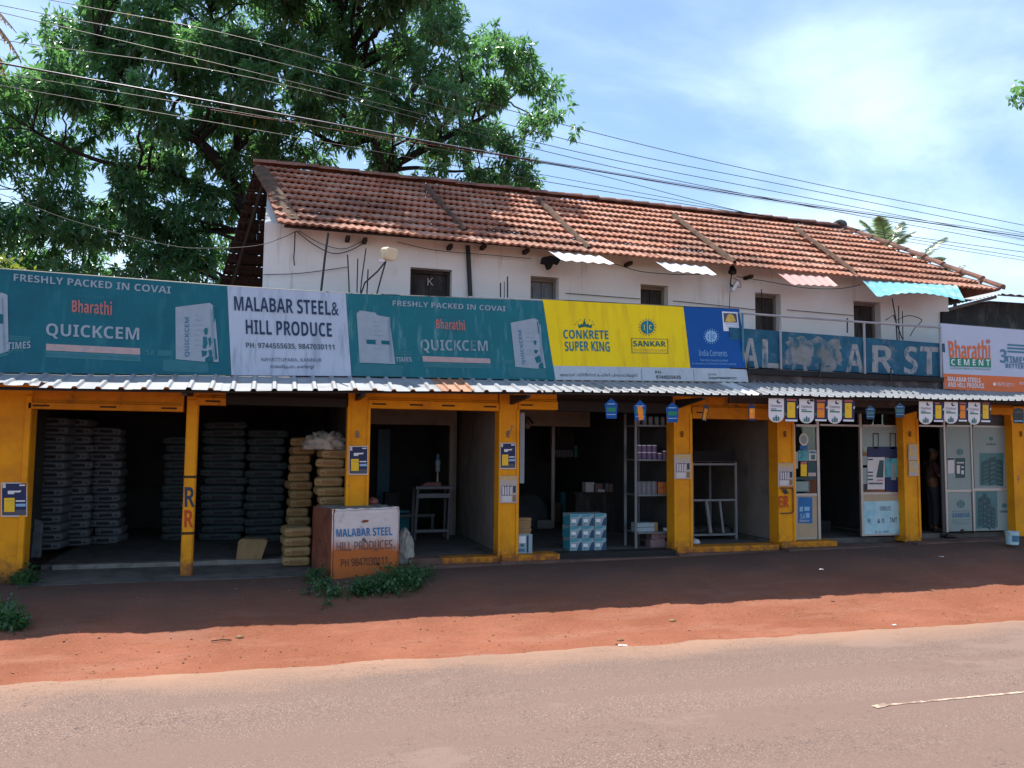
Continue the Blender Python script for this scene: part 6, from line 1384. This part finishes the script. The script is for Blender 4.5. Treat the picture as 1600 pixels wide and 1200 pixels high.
tree('tall leafy mango tree rising behind the middle of the tiled roof', bb_, [([None, (594, 300, 9.6), (594, 258, 9.6), (580, 200, 9.4), (552, 120, 9.2), (530, 30, 9)], .36, .09), ([(594, 268, 9.6), (640, 245, 9.4), (690, 218, 9.2), (750, 186, 9), (800, 150, 8.8), (835, 120, 8.8)], .20, .03), ([(592, 240, 9.6), (632, 170, 9.9), (662, 90, 10), (680, 10, 10)], .19, .05), ([(604, 268, 9.5), (650, 262, 9.4), (710, 268, 9.4), (780, 262, 9.3)], .11, .03), ([(586, 215, 9.4), (524, 225, 9.2), (470, 180, 9), (440, 100, 9)], .13, .04)], OB, HB, 39, 33, (4.6, 10.5), 41, extra=[(-.4, 4.6, 11.6), (.4, 5.2, 12.2), (1.2, 4.7, 11.9), (2.0, 5.4, 12.4), (2.7, 4.8, 11.8), (3.3, 5.5, 12.3), (.0, 5.8, 12.6), (1.6, 6.0, 12.9), (.8, 4.3, 11.6), (2.3, 4.3, 12.2), (1.5, 5.2, 12.0), (-.9, 5.2, 12.0), (3.0, 5.9, 13.0)])
# yellowish bush and dark undergrowth behind the left billboard
def bush(label, px0, px1, py, Y, hgt, n, mat, seed, nl=12, size=(.09, .15), name='bush', cat='bush', group=None):
    rn = random.Random(seed); a, b = atY(px0, py, Y), atY(px1, py, Y); z0 = -.1; top = a.z
    root = T(name, label, cat, ((a.x+b.x)/2, Y, z0), group); cs, ds = [], []; mb = MB(); c0 = Vector(((a.x+b.x)/2, Y, z0)); W_ = abs(b.x-a.x)/2
    for i in range(n):
        u = rn.uniform(-1, 1); v = rn.uniform(-1, 1); t = rn.random()**.6; zt_ = lerp(z0+.3, top+hgt*(1-u*u)*.4, t); p = Vector((c0.x+u*W_*(1-.25*t), Y+v*.7, zt_)); cs.append(p); ds.append(Vector((u, v, .8)).normalized())
        if i % 6 == 0: mb.tube(branchcurve(c0+Vector((u*.2, v*.1, 0)), p, 5, .05, i), [.03, .025, .02, .014, .01, .006], 4, cap=False)
    mb.build('stem', M['bark'], root); leafcloud(cs, ds, nl, size[0], size[1], .2, .3, 'foliage', mat, root); return root
bush('yellow green bush peeping over the left end of teal billboard', -90, 84, 424, 2.6, .5, 330, M['leaf_y'], 4)
# weeds by the stone block and at the left corner
def weeds(label, pts, seed, n, h=.22, size=(.02, .075)):
    rn = random.Random(seed); cs, ds = [], []; mb = MB(); ctr = None
    for i in range(n):
        (x0, y0, r) = rn.choice(pts); x = x0+rn.gauss(0, r*.5); y = y0+rn.gauss(0, r*.16); p = atZ(x, y, -.25); z = gz(p.x, p.y); p = Vector((p.x, p.y, z))
        if ctr is None: ctr = p.copy()
        t = p+Vector((rn.gauss(0, .05), rn.gauss(0, .05), rn.uniform(.2, 1)*h*(1.7 if rn.random() < .12 else 1))); mb.tube([p-Vector((0, 0, .02)), p.lerp(t, .5)+Vector((0, 0, .01)), t], [.004, .003, .002], 3, cap=False)
        for k in (.45, .75, 1.0): cs.append(p.lerp(t, k)); ds.append(Vector((rn.gauss(0, .5), rn.gauss(0, .5), .7)).normalized())
    root = T('weed_clump', label, 'weeds', ctr, 'weed clumps on the dirt'); mb.build('stem', M['weed'], root); leafcloud(cs, ds, 6, size[0], size[1], .28, .2, 'foliage', M['weed'], root)
weeds('leafy green weed clump hugging the front right corner of painted stone', [(620, 922, 26), (650, 920, 24), (595, 930, 18), (635, 926, 32), (565, 934, 10)], 1, 170, .14)
weeds('sparse dark weed clump at the left foot of painted stone', [(502, 930, 20), (490, 922, 12), (520, 939, 20)], 2, 50, .11)
weeds('low green weed clump at the far left edge of dirt', [(4, 966, 20), (-30, 967, 36), (20, 972, 12)], 3, 150, .15)
weeds('dark low weed clump at the foot of the leftmost pillar', [(15, 925, 26), (40, 930, 12)], 5, 60, .10)

# palms
def frond(root, mb_leaf, mb_rib, p0, p1, p2, n=34, ll=.55, seed=0):
    rn = random.Random(seed); prev = None
    for i in range(n+1):
        t = i/n; p = p0*(1-t)**2+p1*2*t*(1-t)+p2*t*t; d = ((p1-p0)*(1-t)+(p2-p1)*t).normalized(); s = d.cross(Vector((0, 0, 1))).normalized(); u = s.cross(d)
        if i % 4 == 0 or i == n: mb_rib.append((p, lerp(.03, .006, t)))
        if t < .12: continue
        l = ll*(math.sin(math.pi*min(1, t*.9+.12))**.6)*rn.uniform(.85, 1.1)
        for sg in (-1, 1):
            e = p + (s*sg*.75 + d*.55 - u*rn.uniform(.1, .45))*l; w = d*.05*ll/.55
            b = len(mb_leaf.v); tn = rn.random()*.8
            mid = p.lerp(e, .5)+u*.05*l; mb_leaf.add([p-w, p+w, mid+w*.9, mid-w*.9, e], [(0, 1, 2, 3), (3, 2, 4)]); mb_leaf.tint += [tn]*5
def palm(label, crown, fr, mat, seed, ll=.55, r=.14, group=None):
    c = Vector(crown); base = Vector((c.x+.6, c.y+.4, -.2)); root = T('coconut_palm', label, 'palm', base, group); mb = MB(); P_ = [base.lerp(c, t/8)+Vector((-.3*math.sin(math.pi*t/8), 0, 0)) for t in range(9)]; mb.tube(P_, [lerp(r*1.3, r*.8, t/8) for t in range(9)], 8); mb.build('trunk', M['bark'], root)
    for i, (p1, p2) in enumerate(fr):
        ml = MB(); ml.tint = []; rib_ = []; frond(root, ml, rib_, c, Vector(p1), Vector(p2), 34, ll, seed+i); f = ml.build('frond', mat, root); mr = MB(); mr.tube([q[0] for q in rib_], [q[1] for q in rib_], 5); mr.build('rib', M['palm'] if False else M['rafter'], f)
def pf(c, Y, *pts): return [(atY(a[0], a[1], Y+dy_), atY(b[0], b[1], Y+dy_*1.5)) for a, b, dy_ in pts]
Yp = 45
palm('coconut palm with two upright fronds beside the roof hip', atY(1386, 398, Yp), pf(None, Yp, ((1372, 360), (1343, 343), 1), ((1382, 352), (1372, 338), -1), ((1398, 362), (1410, 346), 1), ((1404, 370), (1430, 362), -1), ((1370, 380), (1350, 392), 0)), M['palm'], 5, 1.25, .2, 'palms behind the roof')
palm('coconut palm with a single leaning frond over the roof hip', atY(1440, 412, Yp+5), pf(None, Yp+5, ((1450, 380), (1480, 370), 0), ((1440, 390), (1428, 396), 1), ((1456, 398), (1478, 404), -1)), M['palm'], 15, 1.25, .2, 'palms behind the roof')
palm('coconut palm barely showing its frond tips above the lower hip', atY(1492, 436, Yp+9), pf(None, Yp+9, ((1494, 416), (1506, 414), 0), ((1486, 418), (1474, 416), 1), ((1500, 424), (1514, 428), -1)), M['palm'], 25, .8, .2, 'palms behind the roof')
palm('coconut palm with dry brown fronds at the upper left edge', atY(-95, 10, 6), pf(None, 6, ((-20, -10), (34, 98), 0), ((-10, 20), (10, 128), .3), ((-40, -40), (26, 52), -.3), ((-150, -30), (-220, 90), .5), ((-100, -60), (-120, -120), 1), ((-60, 60), (-40, 170), .8)), M['palm_dry'], 35, .42, .13)
# overhanging twig at the right edge, from a roadside tree that stands outside the picture
Yt = -4.2; cR = atY(1730, 40, Yt); bR = Vector((cR.x+1.2, Yt+.2, -.3)); rt_ = T('roadside_tree', 'roadside tree whose leafy branch tip reaches in at upper right', 'tree', bR)
mb = MB(); mb.tube([bR, bR+Vector((-.1, 0, 2.5)), cR+Vector((.8, 0, -.6)), cR+Vector((0.5, 0, .8))], [.13, .11, .07, .03], 8); tp = [cR+Vector((.8, 0, -.6)), cR, atY(1650, 75, Yt), atY(1612, 118, Yt), atY(1594, 150, Yt)]; mb.tube(tp, [.05, .035, .02, .010, .005], 6); mb.build('trunk', M['bark'], rt_)
cs = []; ds = []; rn = random.Random(9)
for i in range(26):
    x, y = rn.choice([(1596, 135), (1590, 150), (1604, 125), (1600, 160), (1586, 148), (1612, 140)]); p = atY(x+rn.gauss(0, 5), y+rn.gauss(0, 9), Yt+rn.gauss(0, .08)); cs.append(p); ds.append(Vector((rn.gauss(0, 1), rn.gauss(0, 1), -.3)).normalized())
for i in range(900):
    d = Vector((rn.gauss(0, 1), rn.gauss(0, 1), rn.gauss(0, .8))); p = cR+Vector((1.1, 0, .5))+d*.55
    if toPix(p)[0] > 1640: cs.append(p); ds.append(d.normalized())
leafcloud(cs, ds, 4, .055, .10, .32, .3, 'crown', M['leaf'], rt_, tint0=.25)

# ------------------------------------------------------------------ overhead lines
def wire(pts, Y, r, label, mat='wire', cat='power line', group='power lines across the sky', name='power_line'):
    P_ = [atY(x, y, Y) for x, y in pts]; a, b = P_[0], P_[-1]; d0 = (P_[1]-a); d1 = (b-P_[-2])
    P_ = [a-d0.normalized()*2.5] + P_ + [b+d1.normalized()*9]
    Q = [P_[0]]
    for i in range(len(P_)-1):
        for t in range(1, 7):
            u = t/6; p0 = P_[max(i-1, 0)]; p1 = P_[i]; p2 = P_[i+1]; p3 = P_[min(i+2, len(P_)-1)]; Q.append(.5*((2*p1)+(p2-p0)*u+(2*p0-5*p1+4*p2-p3)*u*u+(3*p1-p0-3*p2+p3)*u*u*u))
    mb = MB(); mb.tube(Q, r, 5); return tag(mb.build(name, M[mat]), label, cat, group)
wire([(79, 0), (400, 64), (900, 200), (1230, 278), (1600, 352)], -6.3, 0.0027, 'highest thin power line, crossing the open sky right of the trees')
wire([(0, 8), (400, 89), (900, 222), (1230, 290), (1600, 364)], -6.3, 0.0027, 'second power line from the top across the sky')
wire([(0, 19), (400, 114), (900, 237), (1230, 303), (1600, 374)], -6.3, 0.0027, 'third power line from the top across the sky')
wire([(0, 62), (400, 123), (900, 248), (1230, 316), (1600, 384)], -6.3, 0.0027, 'fourth power line, just above the thick cable bundle')
wire([(0, 99), (400, 172), (700, 228), (900, 262), (1216, 314), (1600, 370)], -6.3, 0.0047, 'thick dark cable bundle running below the thin power lines', 'wire')
wire([(0, 97.5), (400, 170.5), (700, 226), (900, 260), (1216, 311.5), (1600, 367)], -6.3, 0.0029, 'silvery conductor lying along the thick cable bundle', 'wire_lt')
wire([(0, 114), (400, 180), (700, 236), (860, 257), (934, 273), (1160, 331), (1290, 352)], -6.3, 0.0025, 'drooping cable that leaves the bundle toward the roof ridge')
wire([(-20, 130), (400, 203), (860, 285), (1216, 341), (1600, 394)], -6.3, 0.0027, 'lowest power line passing just above the roof ridge')
wire([(1160, 331), (1300, 357), (1450, 383), (1600, 407)], -6.3, 0.0022, 'short low cable over the right end of roof ridge')
# red twist in the bundle
wire([(860, 256), (960, 272), (1060, 291), (1216, 316), (1300, 329)], -6.3, 0.0013, 'reddish cable twisted along the thick bundle', 'wire_red')
def cable(pts, Y, r, label, mat='wire', cat='cable', group='cables along the upper wall'):
    P_ = [atY(x, y, Y[i] if isinstance(Y, (list, tuple)) else Y) for i, (x, y) in enumerate(pts)]; Q = [P_[0]]
    for i in range(len(P_)-1):
        for t in range(1, 5):
            u = t/4; p0 = P_[max(i-1, 0)]; p1 = P_[i]; p2 = P_[i+1]; p3 = P_[min(i+2, len(P_)-1)]; Q.append(.5*((2*p1)+(p2-p0)*u+(2*p0-5*p1+4*p2-p3)*u*u+(3*p1-p0-3*p2+p3)*u*u*u))
    mb = MB(); mb.tube(Q, r, 5); return tag(mb.build('cable', M[mat]), label, cat, group)
cable([(-60, 286), (0, 303), (60, 326), (130, 350), (262, 383), (330, 388), (400, 384), (440, 372), (463, 361)], .9, .0055, 'slack cable swooping from the left edge up to the gable corner')
cable([(463, 361), (490, 382), (520, 396), (548, 391), (574, 376)], 1.1, .008, 'black cable hanging in a deep loop under the left eave')
cable([(466, 360), (500, 380), (535, 389), (560, 380), (572, 374)], 1.12, .006, 'thinner black cable in a shallow loop under the left eave')
cable([(461, 362), (460, 390), (459, 402), (460, 415)], 1.1, .010, 'frayed black cable end dangling below the gable corner')
cable([(411, 429), (470, 427), (544, 417)], 1.15, .006, 'thin cable stretched low across the left wall panel')
cable([(620, 378), (680, 391), (760, 398), (830, 404)], 1.1, .006, 'thin cable sagging between the first window and the rag')
cable([(884, 458), (1000, 467)], 1.17, .006, 'straight thin cable between the second and third windows')
cable([(884, 398), (955, 411), (1000, 424), (1060, 429), (1110, 428)], 1.0, .007, 'thin cable sagging below the white eave sheets')
cable([(1052, 470), (1120, 477), (1180, 484)], 1.17, .006, 'straight thin cable between the third and fourth windows')
cable([(1150, 432), (1200, 440), (1260, 450), (1310, 451), (1345, 445)], 1.0, .007, 'thin cable sagging below the faded red eave sheet')
cable([(1230, 484), (1334, 493)], 1.17, .006, 'straight thin cable between the two rightmost windows')
cable([(1143, 432), (1141, 450), (1140, 475), (1140, 488)], 1.12, .006, 'thin cable hanging straight down below the tube floodlight')
cable([(1146, 434), (1156, 440), (1157, 449), (1150, 447)], 1.1, .006, 'small curled cable beside the tube floodlight')
cable([(1402, 500), (1420, 493), (1440, 500), (1430, 512), (1422, 525)], .3, .008, 'bent wire curling over the parapet near the right end')
# rods sticking up behind the signs
def rod(pts, Y, r, label, mat='metal_dk'):
    mb = MB(); pxtube(mb, pts, Y, r, 5); tag(mb.build('steel_rod', M[mat]), label, 'rod', 'steel rods standing behind the signs')
RYd = .28
rod([(513, 364), (508, 400), (500, 470)], RYd, .018, 'thick dark rod, leftmost behind the white name sign')
rod([(543, 398), (545, 440), (546, 474)], RYd, .011, 'straight thin rod behind the seam right of white name sign')
rod([(559, 404), (558, 440), (557.5, 476)], RYd, .010, 'straight thin rod second right of the seam, before the tilted pair')
rod([(572, 388), (566, 430), (561, 476)], RYd, .010, 'tall slightly tilted thin rod beside the covered floodlight stand')
rod([(575, 421), (574, 445), (572, 478)], RYd, .011, 'short thin rod below the covered floodlight')
rod([(782, 442), (782, 490)], RYd, .012, 'short thick rod, left of three behind the second teal billboard'); rod([(788, 440), (788, 490)], RYd, .007, 'thin rod, middle of three behind the second teal billboard'); rod([(793, 432), (793, 490)], RYd, .012, 'taller thick rod, right of three behind second teal billboard')
rod([(1394, 466), (1400, 500), (1402, 535)], .2, .013, 'thick bent rod, leftmost in the cluster above the parapet'); rod([(1384, 500), (1396, 492), (1410, 530)], .2, .011, 'hooked rod crossing the cluster above the parapet'); rod([(1404, 478), (1405, 532)], .22, .011, 'upright rod, middle of the cluster above the parapet'); rod([(1410, 486), (1411, 532)], .2, .009, 'upright thin rod, right in the cluster above the parapet'); rod([(1190, 452), (1190, 466)], 1.1, .010, 'tiny rod stub above the fourth window')
rod([(1324, 497), (1324, 520)], -.02, .013, 'short rod stub beside the rightmost window, behind the parapet')
# floodlight wrapped in a cut plastic can, on two rods
fl = T('covered_floodlight', 'floodlight covered with a yellowed plastic can on two crossed rods', 'lamp', atY(575, 470, RYd))
mb = MB(); pxtube(mb, [(563, 462), (570, 442), (590, 424), (603, 408)], RYd, .014); mb.build('support_rod', M['metal_dk'], fl); mb = MB(); pxtube(mb, [(586, 470), (596, 432), (603, 408)], RYd, .013); mb.build('support_rod', M['metal_dk'], fl)
c = atY(608, 397, RYd); mb = MB(); ax = Vector((.35, -.75, -.15)).normalized(); s_ = ax.cross(Vector((0, 0, 1))).normalized(); u_ = s_.cross(ax)
n = 16
for t, w_, h_ in ((-.12, .02, .02), (-.115, .07, .06), (-.08, .115, .10), (0, .12, .105), (.08, .115, .10), (.09, .09, .08)):
    for k in range(n):
        a = 2*math.pi*k/n; ca, sa = math.cos(a), math.sin(a); q = lambda v: math.copysign(abs(v)**.6, v); mb.v.append(c+ax*t+s_*q(ca)*w_+u_*q(sa)*h_)
for i in range(5):
    for k in range(n): mb.f.append((i*n+k, i*n+(k+1) % n, (i+1)*n+(k+1) % n, (i+1)*n+k)); mb.m.append(0)
mb.f.append(tuple(5*n+k for k in range(n))); mb.m.append(0); mb.build('plastic_can', M['plast_y'], fl, smooth=False)
mb = MB(); e = atY(594, 406, RYd); mb.slab([e+Vector((-.04, 0, .0)), e+Vector((.06, -.01, .03)), e+Vector((.09, -.01, -.03)), e+Vector((.0, 0, -.035))], (0, .05, 0)); mb.build('cut_flap', M['ink_white'], fl)
# tube floodlight hanging from the eave
c = atY(1148, 445, .95); lt = T('tube_floodlight', 'small white floodlight hanging tilted on black wires under the eave', 'lamp', c)
mb = MB(); mb.slab([atY(1152, 438, .95), atY(1156, 440, .95), atY(1148, 455, .95), atY(1143.5, 453, .95)][::-1], (0, .10, 0)); mb.build('housing', M['ink_white'], lt, bevel=.012); mb = MB(); pxtube(mb, [(1143, 430), (1141, 443), (1146, 449)], .98, .012); pxtube(mb, [(1146, 449), (1140, 445)], .98, .010); mb.build('bracket', M['metal_dk'], lt)
lump('cable_knot', atY(1144.5, 428, .95), (.07, .05, .12), M['wire'], 'black knot of cables above the small white floodlight', 'cables', .8, 5, 4, 18, 12)
# black rag under the eave
q = [(848, 402), (862, 399), (877, 404), (872, 414), (866, 411), (861, 420), (856, 422), (853, 413), (846, 412)]
mb = MB(); n = 9; P_ = [atY(x, y, .92) for x, y in q]; mb.slab(P_[::-1], (0, .09, .01)); tag(mb.build('rag', M['cloth_dk'], bevel=.015), 'black rag hanging under the eave above the second window', 'rag')

# ------------------------------------------------------------------ the person in the doorway
def skinned(name, V, E, Rr, mat, parent, L, sub=2, root=0):
    me = bpy.data.meshes.new(name); me.from_pydata([Vector(v)-L for v in V], E, []); me.materials.append(mat); o = bpy.data.objects.new(name, me); COL.objects.link(o)
    if parent is not None: o.parent = parent
    else: o.location = L
    ORG[o.name] = L; sk = o.modifiers.new('skin', 'SKIN'); sk.use_smooth_shade = True
    for i, r in enumerate(Rr): me.skin_vertices[0].data[i].radius = r if isinstance(r, tuple) else (r, r)
    me.skin_vertices[0].data[root].use_root = True
    ss = o.modifiers.new('sub', 'SUBSURF'); ss.levels = sub; ss.render_levels = sub; return o
FZ = FLOOR[7]; pb0 = atZ(1458, 833, FZ); pb0.y = max(pb0.y, .55); pb0.x = atY(1458, 800, pb0.y).x
fwd = Vector((.93, -.36, 0)).normalized(); lat = Vector((-fwd.y, fwd.x, 0))
def BP(f, l, z): return pb0 + fwd*f + lat*l + Vector((0, 0, z))
sc_h = (ZY(1463, 700, pb0.y)-FZ)/1.66
class Sk:
    def __init__(s): s.v = []; s.e = []; s.r = []
    def pt(s, f, l, z, r, link=None):
        s.v.append(BP(f*sc_h, l*sc_h, z*sc_h)); s.r.append(tuple(q*sc_h for q in r) if isinstance(r, tuple) else r*sc_h); i = len(s.v)-1
        if link is not None: s.e.append((link, i))
        return i
    def chain(s, link, pts):
        for p in pts: link = s.pt(*p, link)
        return link
k = Sk(); pel = k.pt(0, 0, .90, (.125, .10)); sp = k.chain(pel, [(.0, 0, 1.06, (.125, .095)), (.0, 0, 1.22, (.145, .10)), (-.01, 0, 1.34, (.11, .08)), (.01, 0, 1.42, .052)])
hd = k.chain(sp, [(.04, 0, 1.50, (.068, .078)), (.05, 0, 1.58, (.074, .092)), (.04, 0, 1.635, (.055, .07))])
k.pt(.145, 0, 1.535, .012, len(k.v)-2)
for sd in (-1, 1):
    sh_ = k.chain(sp-1, [(-.01, .13*sd, 1.34, .062), (0, .18*sd, 1.29, .052), (.06, .21*sd, 1.10, .042), (.22, .13*sd, 1.10, .034), (.31, .07*sd, 1.13, .026)])
    pm_i = k.pt(.365, .055*sd, 1.15, (.036, .018), sh_)
    for q, (dl, ln) in enumerate(((-.028, .058), (-.010, .070), (.010, .068), (.028, .054))):
        k.chain(pm_i, [(.395, (.055+dl)*sd, 1.16, .0095), (.395+ln*.5, (.050+dl)*sd, 1.165, .009), (.395+ln*.75, (.047+dl)*sd, 1.150, .0075)])
    k.chain(pm_i, [(.36, (.055-.035)*sd, 1.17, .010), (.385, (.055-.05)*sd, 1.185, .009)])
    lg = k.chain(pel, [(.0, .095*sd, .84, .088), (.02, .10*sd, .47, .060), (-.01, .10*sd, .10, .040), (.03, .105*sd, .045, .040), (.15, .115*sd, .03, .030)])
per = skinned('person', k.v, k.e, k.r, M['skin'], None, Vector(pb0))
tag(per, 'person in dark maroon shirt standing in the doorway, looking at held papers', 'person')
k2 = Sk(); a = k2.pt(0, 0, .84, (.138, .112)); b_ = k2.chain(a, [(0, 0, 1.0, (.138, .108)), (0, 0, 1.2, (.158, .115)), (-.01, 0, 1.33, (.125, .092)), (.005, 0, 1.395, .060)])
for sd in (-1, 1): k2.chain(b_-1, [(-.01, .13*sd, 1.34, .075), (0, .185*sd, 1.29, .067), (.05, .21*sd, 1.13, .060)])
sh2 = skinned('shirt', k2.v, k2.e, k2.r, M['shirt'], per, Vector(pb0))
k3 = Sk(); a = k3.pt(0, 0, .93, (.13, .108))
for sd in (-1, 1): k3.chain(a, [(.0, .09*sd, .84, .098), (.02, .10*sd, .47, .076), (-.005, .10*sd, .10, .066)])
skinned('trousers', k3.v, k3.e, k3.r, M['trouser'], per, Vector(pb0))
k4 = Sk(); a = k4.pt(.0, 0, 1.56, (.075, .07)); k4.chain(a, [(.02, 0, 1.61, (.082, .092)), (.04, 0, 1.655, (.06, .075))]); skinned('hair', k4.v, k4.e, k4.r, M['hair'], per, Vector(pb0))
for sd in (-1, 1):
    mb = MB(); mb.lathe(BP(.128*sc_h, .032*sd*sc_h, 1.572*sc_h), [(.004, -.006), (.009, 0), (.004, .006)], 8); mb.build('eye', M['ink_black'], per)
    mb = MB(); mb.tube([BP(.05*sc_h, .08*sd*sc_h, 1.535*sc_h), BP(.04*sc_h, .092*sd*sc_h, 1.565*sc_h), BP(.05*sc_h, .088*sd*sc_h, 1.59*sc_h)], [.010, .014, .009], 6); mb.build('ear', M['skin'], per)
    mb = MB(); mb.hexa([BP(x*sc_h, (.105+l)*sd*sc_h, z) for z in (.0, .055) for x, l in ((-.07, -.05), (.20, -.045), (.20, .05), (-.07, .045))]); mb.build('sandal', M['shoe'], per, bevel=.015)
mb = MB(); mb.tube([BP(.118*sc_h, -.022*sc_h, 1.497*sc_h), BP(.126*sc_h, 0, 1.495*sc_h), BP(.118*sc_h, .022*sc_h, 1.497*sc_h)], .006, 5); mb.build('mouth', M['print_red'], per)
pc = BP(.43*sc_h, 0, 1.165*sc_h); mb = MB(); mb.slab([pc+fwd*a+lat*b+Vector((0, 0, c)) for a, b, c in ((-.05, -.09, -.01), (.12, -.10, .05), (.12, .10, .05), (-.05, .09, -.01))], (0, 0, .006)); tag(mb.build('papers', M['board_lb']), 'pale sheaf of papers held by the person in the doorway', 'papers')
